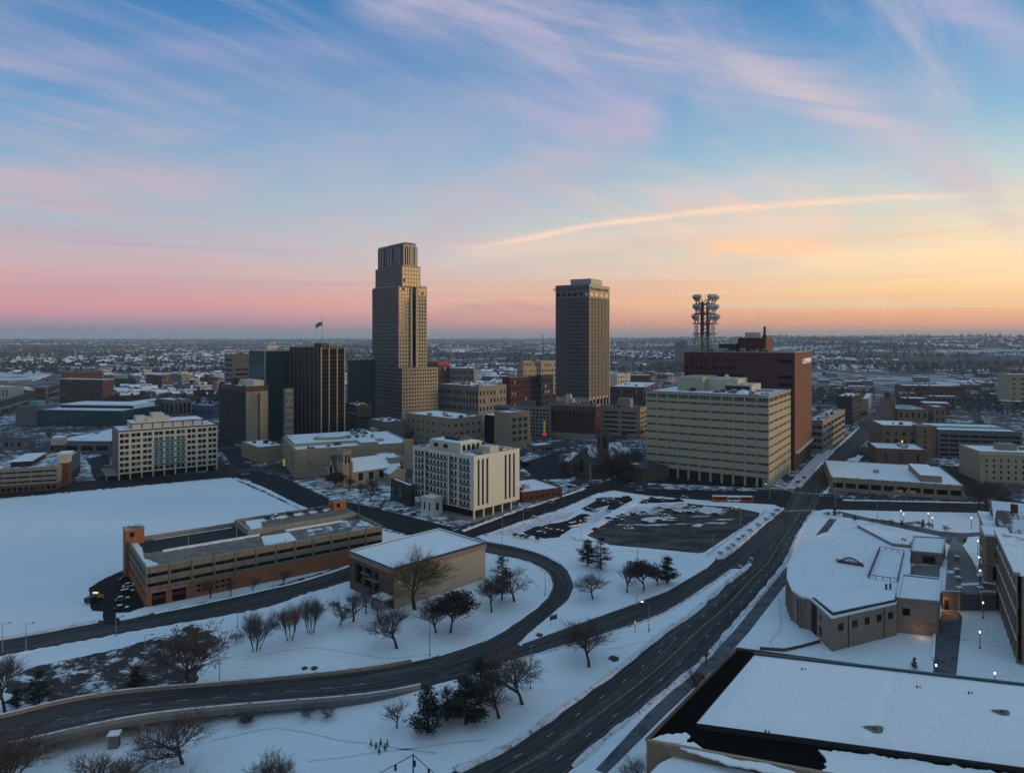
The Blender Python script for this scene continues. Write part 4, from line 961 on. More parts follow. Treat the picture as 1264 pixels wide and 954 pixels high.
# second tower
b = plan(685.8, 727.6, 752.6, 351, 535, -33); b.root = empty('square_skyscraper', 'square brown concrete skyscraper with close vertical ribs and a lit band below the top', 'skyscraper', b.P, b.rot); FOOT.append((b.P, b.rot, b.w, b.d))
W, D, Hh = b.w, b.d, b.h; pz = zat(491, b.P.y); wins = []
lf = g(20, 26, .55, .50, 1.0, 12.5, .8, .3, glass='dark'); rf = g(14, 26, .5, .40, 1.0, 12.5, .8, .3, glass='dark')
mb = MB(); rl = rows_of(lf, W, pz, Hh); rr = rows_of(rf, D, pz, Hh)
topxs = lambda L_, n: [(L_ * (k + .18) / n, L_ * (k + .82) / n) for k in range(n)]
rl.append((Hh - 10.6, Hh - 7.6, topxs(W, 6))); rr.append((Hh - 10.6, Hh - 7.6, topxs(D, 4)))
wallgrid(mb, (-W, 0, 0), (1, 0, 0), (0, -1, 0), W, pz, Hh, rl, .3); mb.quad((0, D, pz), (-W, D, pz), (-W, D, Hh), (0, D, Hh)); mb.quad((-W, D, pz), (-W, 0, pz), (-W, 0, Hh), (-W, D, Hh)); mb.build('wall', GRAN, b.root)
mb = MB(); wallgrid(mb, (0, 0, 0), (0, 1, 0), (1, 0, 0), D, pz, Hh, rr, .3); mb.build('sunlit_wall', GRAN_LIT, b.root)  # right face takes the sunlit copy of the granite
for side, L_, rws in (('l', W, rl), ('r', D, rr)):
    for c, dd, xs in rws:
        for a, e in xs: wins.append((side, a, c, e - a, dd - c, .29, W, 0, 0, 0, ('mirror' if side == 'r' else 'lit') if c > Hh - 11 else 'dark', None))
put_windows(b.root, wins, 'dark')
part(b, 'rib', GRAN, *[(-W + W * k / 20 - .2, -W + W * k / 20 + .2, -.6, -.0, pz, Hh - 12) for k in range(1, 20)]); part(b, 'sunlit_rib', GRAN_LIT, *[(.0, .8, D * k / 14 - .45, D * k / 14 + .45, pz, Hh - 12) for k in range(1, 14)])
part(b, 'podium', CREAM, (-W + 1, -1, 1, D - 1, 0, pz)); part(b, 'podium_column', CREAM, *([(-.9, -.0, D * k / 6 - .5 + (.5 if k == 0 else -.5 if k == 6 else 0), D * k / 6 + .5 + (.5 if k == 0 else -.5 if k == 6 else 0), 0, pz) for k in range(7)] + [(-W * k / 8 - .5, -W * k / 8 + .5, .0, .9, 0, pz) for k in range(1, 8)]))
part(b, 'podium_glass', GL_DARK, (-1, -.95, 1.5, D - 1.5, 1, pz - 2.5)); part(b, 'roof', CONC, (-W, 0, 0, D, Hh, Hh + .3)); part(b, 'penthouse', GALV, (-W * .65, -W * .05, D * .15, D * .7, Hh + .3, Hh + 6.2)); part(b, 'antenna', METAL, (-2.0, -1.8, D * .5, D * .5 + .2, Hh + .3, Hh + 6), (-3.0, -2.8, D * .3, D * .3 + .2, Hh + .3, Hh + 5))
def text(b, s, loc, rz, size, mat, name='sign_letters', ext=.12):
    cu = bpy.data.curves.new(name, 'FONT'); cu.body = s; cu.size = size; cu.extrude = ext; cu.align_x = 'CENTER'; cu.space_character = 1.15
    o = bpy.data.objects.new(name, cu); me = bpy.data.meshes.new_from_object(o); bpy.data.objects.remove(o)
    me.materials.clear(); me.materials.append(mat); o = bpy.data.objects.new(name, me); COL.objects.link(o); o.parent = b.root
    o.location = loc; o.rotation_euler = (R(90), 0, rz); return o
text(b, 'WOODMEN TOWER', (-W * .5, -.12, Hh - 5.2), 0, 4.2, METAL); text(b, 'WOODMEN TOWER', (.12, D * .5, Hh - 5.2), R(90), 3.6, BRICK_B)

# beige federal slab -----------------------------------------------------------------
b = plan(798, 949, 976.9, 489.4, 603, -32.6); b.root = empty('slab_block', 'long beige panel slab block with ribbon windows and an arcade at street level', 'office', b.P, b.rot); FOOT.append((b.P, b.rot, b.w, b.d))
W, D, Hh = b.w, b.d, b.h; wins = []; arc_h = 6.0
def grp(L_, ng, per, fw=.72, pad=.10):
    out = []; q = L_ / ng
    for i in range(ng):
        for k in range(per):
            a = q * (i + pad + (1 - 2 * pad) * (k + .5 - fw / 2) / per); out.append((a, a + q * (1 - 2 * pad) * fw / per))
    return out
xl, xr_ = grp(W, 11, 5, .82, .06), grp(D, 5, 5, .86, .05)
fl = (Hh - arc_h - 4.6) / 9.0
rows = lambda xs: [(arc_h + 1.0 + fl * j + fl * .33, arc_h + 1.0 + fl * j + fl * .60, xs) for j in range(9)] + [(Hh - 3.7, Hh - 1.2, xs)]
mb = MB(); wallgrid(mb, (-W, 0, 0), (1, 0, 0), (0, -1, 0), W, arc_h, Hh, rows(xl), .25); wallgrid(mb, (0, 0, 0), (0, 1, 0), (1, 0, 0), D, arc_h, Hh, rows(xr_), .25)
mb.quad((0, D, 0), (-W, D, 0), (-W, D, Hh), (0, D, Hh)); mb.quad((-W, D, arc_h), (-W, 0, arc_h), (-W, 0, Hh), (-W, D, Hh)); mb.quad((0, 0, arc_h), (-W, 0, arc_h), (-W, D, arc_h), (0, D, arc_h)); mb.build('wall', BEIGE, b.root)
rg = random.Random(5); off = {(rg.randrange(11), rg.randrange(10)) for _ in range(34)}
for side, L_, xs, gl in (('l', W, xl, 'dark'), ('r', D, xr_, 'std')):
    for j, (c, dd, x_) in enumerate(rows(xs)):
        for i, (a, e) in enumerate(x_):
            p = gl
            if side == 'l' and ((i // 5, j) in off or j in (2, 7) and rg.random() < .5): p = 'teal' if rg.random() < .75 else 'blue'
            if j == 9: p = 'blue'
            wins.append((side, a, c, e - a, dd - c, .24, W, 0, 0, 0, p, None))
put_windows(b.root, wins, 'dark')
part(b, 'panel_joint', CONC, *[(-W + W * k / 11 - .05, -W + W * k / 11 + .05, -.03, -.001, arc_h, Hh) for k in range(1, 11)])
for k in range(12): part(b, 'arcade_column', BEIGE, (-W + W * k / 11 - .6 + (.6 if k == 0 else -.6 if k == 11 else 0), -W + W * k / 11 + .6 + (.6 if k == 0 else -.6 if k == 11 else 0), .1, 1.3, 0, arc_h))
part(b, 'arcade_wall', CHAR, (-W + 4, -4, 4.5, D - .2, 0, arc_h)); part(b, 'right_base', BEIGE, (-4, -.02, 1.4, D, 0, arc_h))
part(b, 'roof', SNOW_ROOF, (-W + .4, -.4, .4, D - .4, Hh - .3, Hh)); part(b, 'parapet', CONC, (-W, 0, 0, .4, Hh, Hh + .5), (-.4, 0, .4, D, Hh, Hh + .5), (-W, -.4, D - .4, D, Hh, Hh + .5), (-W, -W + .4, .4, D - .4, Hh, Hh + .5))
part(b, 'roof_house', BEIGE, (-W * .82, -W * .60, D * .30, D * .80, Hh, Hh + 9)); part(b, 'roof_house', CREAM, (-W * .60, -W * .34, D * .45, D * .82, Hh, Hh + 8)); part(b, 'roof_house', CREAM, (-W * .42, -W * .20, D * .35, D * .70, Hh, Hh + 5)); part(b, 'louvre', METAL, (-W * .42, -W * .22, D * .345, D * .35, Hh + 1, Hh + 4))
mb = MB(); mb.dome((-W * .47, D * .6, Hh + 8), 1.8, 2.6); mb.build('roof_dome', CREAM, b.root); mb = MB(); mb.dome((-W * .24, D * .22, Hh), 4.5, 2.2); mb.build('dome_cover', SNOW_CLEAN, b.root)
rooftop(b, 14, x=(-W * .9, -2), y=(1.5, D * .35)); part(b, 'duct', GALV, (-W * .2, -W * .06, D * .5, D * .54, Hh + .5, Hh + 1.4), (-W * .18, -W * .17, D * .5, D * .54, Hh, Hh + .5))

# rust brown tower with microwave mast ------------------------------------------------
b = plan(844.3, 980.3, 1001.3, 435.9, 581, -31); b.root = empty('rust_tower', 'rust brown brick tower carrying a mast of horn antennas and white letters', 'office', b.P, b.rot); FOOT.append((b.P, b.rot, b.w, b.d))
W, D, Hh = b.w, b.d, b.h; wins = []
xs = [(W * a, W * (a + .022)) for a in [.02 + .045 * k for k in range(5)] + [.27 + .082 * k + .034 * j for k in range(4) for j in range(2)]]
rows = [(Hh - 7 - 5.4 * j, Hh - 4.6 - 5.4 * j, xs) for j in range(9)]
rows2 = [(c, d_, x + [(W * .86, W * .985)]) for c, d_, x in rows]
mb = MB(); wallgrid(mb, (-W, 0, 0), (1, 0, 0), (0, -1, 0), W, 0, Hh, rows2, .4); mb.quad((0, D, 0), (-W, D, 0), (-W, D, Hh), (0, D, Hh)); mb.quad((-W, D, 0), (-W, 0, 0), (-W, 0, Hh), (-W, D, Hh)); mb.build('wall', BRICK_D, b.root)  # left face in darker brick, shade of that side put into the colour
for c, dd, x_ in rows2:
    for a, e in x_: wins.append(('l', a, c, e - a, dd - c, .38, W, 0, 0, 0, 'dark', None))
put_windows(b.root, wins, 'dark', cap=60)
for k in range(4):
    for j in range(4): part(b, 'window_surround', BRICK_B, (-W + W * (.27 + .082 * k) - 1.0, -W + W * (.27 + .082 * k) + W * .034 + 3.0, -.12, -.001, Hh - 7.8 - 5.4 * j, Hh - 7.1 - 5.4 * j))
part(b, 'rust_wall', RUST, (.0, .5, .0, D, 12, Hh)); part(b, 'base_canopy', CREAM, (.5, 2.2, 0, D, 11.6, 12.3)); part(b, 'base_opening', DARK, (.0, .06, 1, D - 1, 0, 11.4)); part(b, 'base_pier', RUST, *[(.06, .6, D * k / 6, D * k / 6 + 1.2, 0, 11.6) for k in range(6)])
part(b, 'roof', CONC, (-W, 0, 0, D, Hh, Hh + .3)); part(b, 'parapet', GALV, (-W, 0.5, -.1, .3, Hh + .3, Hh + .8), (.2, .5, .3, D, Hh + .3, Hh + .8))
part(b, 'upper_block', RUST, (-W * .56, -W * .30, D * .30, D * .62, Hh + .3, Hh + 10.5)); part(b, 'upper_shade', BRICK_D, (-W * .56, -W * .31, D * .28, D * .30, Hh + .3, Hh + 10.2)); part(b, 'roof_house', CREAM, (-W * .52, -W * .38, D * .40, D * .56, Hh + 10.5, Hh + 14.4))  # upper_shade: thin dark slab paints shade on the block's left side
mb = MB(); mb.tube((-W * .345, D * .45, Hh + 10.5), (-W * .345, D * .45, Hh + 19), 1.0, .8, 10); mb.tube((-W * .345, D * .45, Hh + 10.5), (-W * .345, D * .45, Hh + 12.5), 1.8, 1.6, 10); mb.build('chimney', CHAR, b.root)
rooftop(b, 22, z=Hh + .3, x=(-W * .97, -W * .25), y=(2, D * .30)); part(b, 'dark_plant', METAL, (-W * .72, -W * .56, D * .2, D * .5, Hh + .3, Hh + 6))
text(b, 'LUMEN', (.62, D * .68, Hh - 8.3), R(90), 5.4, pmat('white_sign', (.85, .85, .85), .5, .05, emit=(1, .95, .9), estr=.35), ext=.1).scale = (2.2, 1, 1)
RT = b
# the mast stands on the roof, one thing of its own
mz = b.P.z + Hh + .3; Mloc = Matrix.Translation(b.P) @ Matrix.Rotation(b.rot, 4, 'Z') @ Vector((-W * .86, D * .22, Hh + .3))
mast = empty('antenna_mast', 'steel mast crowded with horn antennas on the rust brown tower roof', 'mast', Mloc, b.rot); mast.scale = (1.3, 1.3, 1.3)
top = 32.5 * 1.0
mb = MB()
for sx in (-1.7, 1.7):
    for sy_ in (-1.7, 1.7): mb.bar((sx, sy_, 0), (sx, sy_, top - 4), .9, .9)
for k in range(14):
    z = 2 + k * 2.0
    for s1 in (-1.7, 1.7):
        mb.bar((-1.7, s1, z), (1.7, s1, z + 2), .3, .3); mb.bar((s1, -1.7, z + 2), (s1, 1.7, z), .3, .3)
mb.build('lattice', METAL, mast)
for z, r_ in ((10, 5.6), (15.8, 5.8), (21.6, 5.0), (27, 4.8)):
    mb = MB(); mb.box(-r_, r_, -r_, -r_ + .5, z, z + .5); mb.box(-r_, r_, r_ - .5, r_, z, z + .5); mb.box(-r_, -r_ + .5, -r_ + .5, r_ - .5, z, z + .5); mb.box(r_ - .5, r_, -r_ + .5, r_ - .5, z, z + .5)
    mb.bar((-r_, -r_, z + .3), (r_, r_, z + .3), .3, .3); mb.bar((r_, -r_, z + .2), (-r_, r_, z + .2), .3, .3); mb.build('platform', METAL, mast)
HORN = pmat('horn_white', (.5, .49, .46), .6, .2, .6)
def horn(loc, a, tilt=.2):
    """a horn reflector: a shaft widening upward with a curved hood opening to one side"""
    mb = MB(); n = 10
    prof = [(0.0, .35), (1.6, .6), (3.0, 1.5), (4.4, 1.9), (5.0, 1.3)]
    for (h0, r0), (h1, r1) in zip(prof, prof[1:]):
        c0 = Vector((h0 * tilt, 0, h0)); c1 = Vector((h1 * tilt, 0, h1)); mb.tube(c0, c1, r0, r1, n, caps=False)
    mb.tube(Vector((5.0 * tilt, 0, 5.0)), Vector((5.0 * tilt, 0, 5.02)), 1.3, 1.25, n); o = mb.build('horn_antenna', HORN, mast); o.location = loc; o.rotation_euler = (0, 0, a)
    mb = MB(); mb.tube((2.15, 0, 3.9), (2.4, 0, 3.95), 1.35, 1.3, n); mb.build('horn_mouth', METAL, o); return o
for z in (27.5, 22.1, 16.3):
    for k, (sx, sy_) in enumerate(((-4, -3.5), (-2.0, -4.2), (3.0, -4), (4.6, -2.4), (-4.2, 3.6), (4.2, 3.6))):
        if z < 20 and k == 1: continue
        horn((sx * (1.15 if z < 18 else 1), sy_, z), math.atan2(sy_, sx) if k % 2 else math.atan2(sy_, sx) + .6, .22 + .05 * (k % 3))
mb = MB()
for k in range(8): mb.tube((-5.5 + k * 1.5, -5.2, 0), (-5.5 + k * 1.5, -5.2, 7 + (k * 37 % 5)), .55 if k % 2 else .35, .45 if k % 2 else .3, 8)
for k in range(6): mb.tube((4.8 - 10 * (k % 2), -4 + k * 1.4, 7), (4.8 - 10 * (k % 2), -4 + k * 1.4, 15.5), .3, .3, 6)
mb.build('waveguide_pipes', GALV, mast)
mb = MB(); mb.tube((0, 0, top - 4), (0, 0, top + 1), .12, .08, 6); mb.tube((-1.5, 0, top - 4), (-1.5, 0, top), .1, .05, 6); mb.build('whip_antenna', METAL, mast)

# flag
Mf = Matrix.Translation(ft.P) @ Matrix.Rotation(ft.rot, 4, 'Z') @ Vector((-ft.w * .22, ft.d * .36, ft.h + 4.2))
fl_ = empty('flagpole', 'tall flagpole with a flag blowing to the left above the black tower', 'flagpole', Mf)
mb = MB(); mb.tube((0, 0, 0), (0, 0, 23), .28, .16, 8); mb.dome((0, 0, 23), .35, .4, 8, 3); mb.build('pole', GALV, fl_)
mb = MB(); n = 14
FLAG = pmat('flag_cloth', (.05, .16, .22), .9, .3, .4, col2=(.35, .37, .38))
for i in range(n + 1):
    u = i / n; x = -u * 6.2; sag = -u * u * 3.0; y = .5 * math.sin(u * 7)
    for k in range(5): mb.v.append((x * (1 - .1 * k / 4), y, 16.6 - k * .9 + sag + 2.4 - u * .5))
for i in range(n):
    for k in range(4): mb.f.append((i * 5 + k, i * 5 + k + 1, i * 5 + k + 6, i * 5 + k + 5)); mb.mi.append(0)
o = mb.build('flag', FLAG, fl_, smooth=True); md = o.modifiers.new('thick', 'SOLIDIFY'); md.thickness = .03

# --- white striped block in the middle ------------------------------------------------
b = plan(510, 585, 641.2, 564.4, 642, -43); b.root = empty('striped_block', 'white hotel-like block with black vertical slits and a balcony-patterned left side', 'building', b.P, b.rot); FOOT.append((b.P, b.rot, b.w, b.d))
W, D, Hh = b.w, b.d, b.h; gf = 4.6; wins = []
xs = [(W * a, W * (a + .040)) for a in [.03, .085, .14] + [.235 + .058 * k for k in range(6)] + [.64 + .058 * k for k in range(2)] + [.775 + .056 * k for k in range(3)]]
fl = (Hh - gf - 1.5) / 7
rows = [(gf + .5 + fl * j + fl * .12, gf + .5 + fl * j + fl * .90, xs) for j in range(7)]
mb = MB(); wallgrid(mb, (-W, 0, 0), (1, 0, 0), (0, -1, 0), W, gf, Hh, rows, .5)
sl = [(D * a, D * (a + .045)) for a in (.075, .165, .26, .66, .755, .85)]
rr = [(gf + 2.0, Hh - 1.6, sl)]
wallgrid(mb, (0, 0, 0), (0, 1, 0), (1, 0, 0), D, gf, Hh, rr, .6)
mb.quad((0, D, gf), (-W, D, gf), (-W, D, Hh), (0, D, Hh)); mb.quad((-W, D, gf), (-W, 0, gf), (-W, 0, Hh), (-W, D, Hh)); mb.quad((0, 0, gf), (-W, 0, gf), (-W, D, gf), (0, D, gf)); mb.build('wall', WHITE, b.root)
for c, dd, x_ in rows:
    for a, e in x_: wins.append(('l', a, c, e - a, dd - c, .48, W, 0, 0, 0, 'dark', None))
for c, dd, x_ in rr:
    for a, e in x_: wins.append(('r', a, c, e - a, dd - c, .55, W, 0, 0, 0, 'dark', None))
put_windows(b.root, wins, 'dark')
for c, dd, x_ in rows:
    for a, e in x_: part(b, 'balcony_panel', CONC_D, (-W + a + .05, -W + e + .55, -.22, -.01, c - .2, c + fl * .30))
part(b, 'pier', WHITE, *[(-W + W * a, -W + W * (a + .02), -.45, -.0, gf, Hh) for a in (.2, .60, .745)])
part(b, 'dark_stripe', GL_DARK, *[(-W + W * a, -W + W * (a + .02), -.03, -.005, gf + .5, Hh - 1) for a in (.178, .222, .583, .622)])
part(b, 'ground_floor', DARK, (-W + 2, -3.5, 3.5, D - 2, 0, gf)); part(b, 'column', WHITE, *[(-.9, -.1, D * k / 5 + .1, D * k / 5 + .9, 0, gf) for k in range(5)])
part(b, 'plinth', CONC, (-W - 1, 3, -3, D + 2, 0, .35))
part(b, 'roof', SNOW_PATCH, (-W + .4, -.4, .4, D - .4, Hh - .3, Hh)); part(b, 'parapet', WHITE, (-W, 0, 0, .4, Hh, Hh + .6), (-.4, 0, .4, D, Hh, Hh + .6), (-W, -.4, D - .4, D, Hh, Hh + .6), (-W, -W + .4, .4, D - .4, Hh, Hh + .6))
part(b, 'roof_house', CREAM, (-W * .80, -W * .28, D * .10, D * .55, Hh, Hh + 5.0)); part(b, 'house_snow', SNOW_CLEAN, (-W * .79, -W * .29, D * .11, D * .54, Hh + 5.0, Hh + 5.2)); part(b, 'roof_house', CREAM, (-W * .24, -W * .06, D * .42, D * .62, Hh, Hh + 3)); part(b, 'house_window', GL_DARK, *[(-W * .28, -W * .279, D * (.14 + .1 * k), D * (.14 + .1 * k) + 2, Hh + 1.0, Hh + 4) for k in range(4)], *[(-W * (.72 - .16 * k), -W * (.72 - .16 * k) + 3.5, D * .0995, D * .10, Hh + 1.6, Hh + 3.6) for k in range(2)])
part(b, 'cooling_unit', METAL, (-W * .66, -W * .42, D * .25, D * .48, Hh + 5.2, Hh + 6.8)); mb = MB(); mb.tube((-W * .6, D * .36, Hh + 6.8), (-W * .6, D * .36, Hh + 7.4), 1.4, 1.4, 12); mb.tube((-W * .48, D * .36, Hh + 6.8), (-W * .48, D * .36, Hh + 7.4), 1.4, 1.4, 12); mb.build('fan', METAL, b.root)
part(b, 'screen_frame', GALV, (-W * .97, -W * .78, D * .62, D * .63, Hh + 3, Hh + 3.4), (-W * .97, -W * .965, D * .62, D * .63, Hh, Hh + 3)); rooftop(b, 9, y=(D * .6, D - 1.5))
# low annexes at its foot
b2 = bld('entrance_pavilion', 'small pale entrance pavilion with two dark windows at the foot of the white striped block', 520, 534, 546, 615.5, 637, -43, WHITE, g(2, 1, .35, .6, 1, 1.2), g(1, 1, .4, .6, 1, 1.2), par=(.2, .3), roofmat=SNOW_CLEAN)
b2 = bld('black_pavilion', 'low black glazed pavilion with a snow roof left of the white striped block', 482.3, 505, 512, 600, 626, -56, CHAR, g(5, 1, .8, .75, 1, 1.5, glass='dark'), g(2, 1, .8, .7, 1, 1.5, glass='dark'), par=(.4, .3), roofmat=SNOW_CLEAN)

# --- civic block with several roof levels ---------------------------------------------
b = plan(None, 364.7, 509, 556.5, 591, -65, w=26); b.root = empty('civic_centre', 'broad tan civic building with many roof levels and an oval skylight behind the stone church', 'building', b.P, b.rot); FOOT.append((b.P, b.rot, b.w + 55, b.d))
W, D, Hh = b.w, b.d, b.h; Wd = W + 42
lf = g(1, 5, .92, .42, 1, 1.5, .3, .5, gap=False, glass='dark')
mb = MB(); wallgrid(mb, (-W, 0, 0), (1, 0, 0), (0, -1, 0), W, 0, Hh, rows_of(lf, W, 0, Hh), .5); wallgrid(mb, (-Wd, 0, 0), (1, 0, 0), (0, -1, 0), Wd - W, 0, Hh, [], .5)
wallgrid(mb, (0, 0, 0), (0, 1, 0), (1, 0, 0), D, 0, Hh, [], .5); mb.quad((0, D, 0), (-Wd, D, 0), (-Wd, D, Hh), (0, D, Hh)); mb.quad((-Wd, D, 0), (-Wd, 0, 0), (-Wd, 0, Hh), (-Wd, D, Hh)); mb.build('wall', TAN, b.root)
put_windows(b.root, [('l', a, c, e - a, dd - c, .45, W, 0, 0, 0, 'dark', None) for c, dd, xs in rows_of(lf, W, 0, Hh) for a, e in xs])
part(b, 'roof', SNOW_CLEAN, (-Wd + .4, -.4, .4, D - .4, Hh - .3, Hh)); part(b, 'parapet', TAN, (-.4, .05, 0, D, Hh, Hh + .8), (-Wd, -.4, 0, .4, Hh, Hh + .8), (-Wd, -.4, D - .4, D, Hh, Hh + .8))
part(b, 'upper_level', TAN_L, (-Wd * .95, -W * .7, D * .02, D * .80, Hh, Hh + 1.8)); part(b, 'upper_snow', SNOW_ROOF, (-Wd * .945, -W * .72, D * .025, D * .795, Hh + 1.8, Hh + 1.95)); part(b, 'roof_box', TAN, (-W * .6, -W * .1, D * .55, D * .70, Hh, Hh + 2.2)); part(b, 'box_snow', SNOW_CLEAN, (-W * .6, -W * .1, D * .55, D * .70, Hh + 2.2, Hh + 2.35)); part(b, 'green_edge', GREENROOF, (-1.2, -.4, .4, D * .3, Hh, Hh + .5), (-Wd * .5, -W * .75, -.3, .0, Hh + .2, Hh + .8))
mb = MB()
for k in range(24):
    t0, t1 = 2 * math.pi * k / 24, 2 * math.pi * (k + 1) / 24; cx, cy, z = -W * 1.25, D * .38, Hh + 1.95
    P = lambda t, s, h: (cx + 7 * s * math.cos(t), cy + 13 * s * math.sin(t), z + h)
    mb.quad(P(t0, 1, 0), P(t1, 1, 0), P(t1, 1, 1.4), P(t0, 1, 1.4)); mb.quad(P(t0, 1, 1.4), P(t1, 1, 1.4), P(t1, .8, 1.9), P(t0, .8, 1.9))
mb.build('oval_skylight', TAN_L, b.root); mb = MB(); mb.prism([(-W * 1.25 + 5.6 * math.cos(t), D * .38 + 10.4 * math.sin(t)) for t in [2 * math.pi * k / 24 for k in range(24)]], Hh + 3.4, Hh + 3.8); mb.build('skylight_snow', SNOW_CLEAN, b.root)
rooftop(b, 14, z=Hh + 1.95, x=(-Wd * .9, -W * .9), y=(D * .5, D * .78)); rooftop(b, 5, x=(-W * .6, -1.5), y=(D * .1, D * .5)); part(b, 'end_pylon', TAN_L, (-3, 1.2, D - 6, D + .3, 0, Hh + 2.5))
bld('civic_wing', 'plain tan wing with a snow roof at the left end of the civic building', 298, 319.5, 350, 553, 571.5, -50, TAN, g(1, 1, .96, .06, 4, 4, .2, .15, glass='dark'), g(5, 1, .94, .06, 4, 4, .2, .15, glass='dark'), roofmat=SNOW_CLEAN, clutter=3)
bld('portico_block', 'tan portico block with tall dark openings in front of the civic building', 460, 481, 499.5, 566.5, 592, -52, STONE, g(3, 2, .5, .62, .5, 2, glass='dark'), g(2, 1, .62, .86, .5, 2, glass='dark'), roofmat=SNOW_CLEAN)
bld('mural_house', 'small cream block with a dark mural on its wall behind the civic building', 457, 460, 473.5, 529, 547, -60, CREAM, None, g(1, 1, .35, .5, 1, 2, glass='blue'), par=(.3, .3))
b = bld('layered_office', 'low dark office with curved banded storeys right of the black tower', 426.5, 440, 459, 501, 538, -55, CHAR, g(1, 6, .98, .5, 1, 1, .2, glass='blue'), g(1, 6, .98, .5, 1, 1, .2, glass='blue'), clutter=4)
bld('blue_grey_hall', 'low blue grey hall with a flat roof at the foot of the tallest skyscraper', 455, 477, 501, 521.5, 549, -50, CONC_D, g(6, 1, .5, .2, 2, 2, glass='blue'), None, clutter=5)

# --- stone church -----------------------------------------------------------------------
b = plan(416.5, 424, 433.8, 557, 601, -52); b.root = empty('stone_church', 'pale stone church with a square battlemented tower and pointed windows', 'church', b.P, b.rot); FOOT.append((b.P, b.rot, 22, 40))
W, D, Hh = b.w, b.d, b.h; CHST = pmat('church_stone', (.33, .27, .185), .9, .3, .6, streak=.4)
mb = MB(); o1 = [(Hh - 7.5, Hh - 2.5, [(W * .18, W * .42), (W * .58, W * .82)])]; o2 = [(Hh - 7.5, Hh - 2.5, [(D * .18, D * .42), (D * .58, D * .82)])]
wallgrid(mb, (-W, 0, 0), (1, 0, 0), (0, -1, 0), W, 0, Hh, o1, .5); wallgrid(mb, (0, 0, 0), (0, 1, 0), (1, 0, 0), D, 0, Hh, o2, .5); mb.quad((0, D, 0), (-W, D, 0), (-W, D, Hh), (0, D, Hh)); mb.quad((-W, D, 0), (-W, 0, 0), (-W, 0, Hh), (-W, D, Hh)); mb.quad((0, 0, Hh - .6), (0, D, Hh - .6), (-W, D, Hh - .6), (-W, 0, Hh - .6)); tw = mb.build('tower', CHST, b.root)
part(b, 'belfry_opening', DARK, *[(-W + a, -W + e, .45, .5, Hh - 7.5, Hh - 2.5) for a, e in o1[0][2]], *[(-.5, -.45, a, e, Hh - 7.5, Hh - 2.5) for a, e in o2[0][2]])
part(b, 'battlement', CHST, *[(-W + W * k / 5, -W + W * k / 5 + W * .12, -.15, .5, Hh, Hh + 1.2) for k in range(5)], *[(-.5, .15, D * k / 5 + .6, D * k / 5 + D * .12 + .6, Hh, Hh + 1.2) for k in range(4)]); part(b, 'tower_snow', SNOW_PATCH, (-W + .5, -.5, .5, D - .5, Hh - .3, Hh + .1)); [part(b, 'buttress', CHST, q) for q in ((.0, .8, -.8, .4, 0, Hh * .7), (-W - .8, -W, -.8, .4, 0, Hh * .7), (.0, .8, D - .4, D + .6, 0, Hh * .7))]
def gable(b, name, x0, x1, y0, y1, zw, zr, axis, wall, roof=SNOW_CLEAN, over=.5, th=.35):
    """a gabled body: wall mesh and a roof of two thick slopes; ridge along axis"""
    mb = MB()
    if axis == 'y':
        xm = (x0 + x1) / 2; E_ = [(x0, zw), (xm, zr), (x1, zw)]
        mb.add([(x0, y0, 0), (x1, y0, 0), (x1, y0, zw), (xm, y0, zr), (x0, y0, zw), (x0, y1, 0), (x1, y1, 0), (x1, y1, zw), (xm, y1, zr), (x0, y1, zw)], [(0, 1, 2, 3, 4), (9, 8, 7, 6, 5), (1, 6, 7, 2), (5, 0, 4, 9)])
        mr = MB()
        for xa in (x0 - over, x1 + over):
            s = (zr - zw) / (xm - x0); ze = zw - s * over
            a, q, c, d = (xa, y0 - .3, ze), (xm, y0 - .3, zr), (xm, y1 + .3, zr), (xa, y1 + .3, ze)
            u = lambda p: (p[0], p[1], p[2] + th)
            mr.add([a, q, c, d, u(a), u(q), u(c), u(d)], [(0, 1, 2, 3), (7, 6, 5, 4), (0, 4, 5, 1), (2, 6, 7, 3), (3, 7, 4, 0)])
    else:
        ym = (y0 + y1) / 2
        mb.add([(x0, y0, 0), (x1, y0, 0), (x1, y0, zw), (x0, y0, zw), (x0, y1, 0), (x1, y1, 0), (x1, y1, zw), (x0, y1, zw), (x0, ym, zr), (x1, ym, zr)], [(0, 1, 2, 3), (5, 4, 7, 6), (1, 5, 6, 9, 2), (4, 0, 3, 8, 7)])
        mr = MB()
        for ya in (y0 - over, y1 + over):
            s = (zr - zw) / (ym - y0); ze = zw - s * over
            a, q, c, d = (x0 - .3, ya, ze), (x0 - .3, ym, zr), (x1 + .3, ym, zr), (x1 + .3, ya, ze)
            u = lambda p: (p[0], p[1], p[2] + th)
            mr.add([a, q, c, d, u(a), u(q), u(c), u(d)], [(0, 1, 2, 3), (7, 6, 5, 4), (0, 4, 5, 1), (2, 6, 7, 3), (3, 7, 4, 0)])
    o = mb.build(name, wall, b.root); r_ = mr.build(name + '_roof', roof, b.root); return o
gable(b, 'nave', -W - 9, -.6, D * .4 + 3, D + 34, 8.5, 15, 'y', CHST, SNOW_CLEAN); gable(b, 'front_gable', -W - 12, -W - .2, -1.5, 12, 9, 17, 'y', CHST, pmat('slate_roof', (.05, .05, .055), .8, .3, .5))
part(b, 'pointed_window', GL_DARK, (-W - 8, -W - 4.5, -1.6, -1.52, 3, 11)); 
for k in range(4): part(b, 'nave_window', GL_DARK, (-.6, -.55, D + 5 + 7 * k, D + 8 + 7 * k, 2.5, 7))
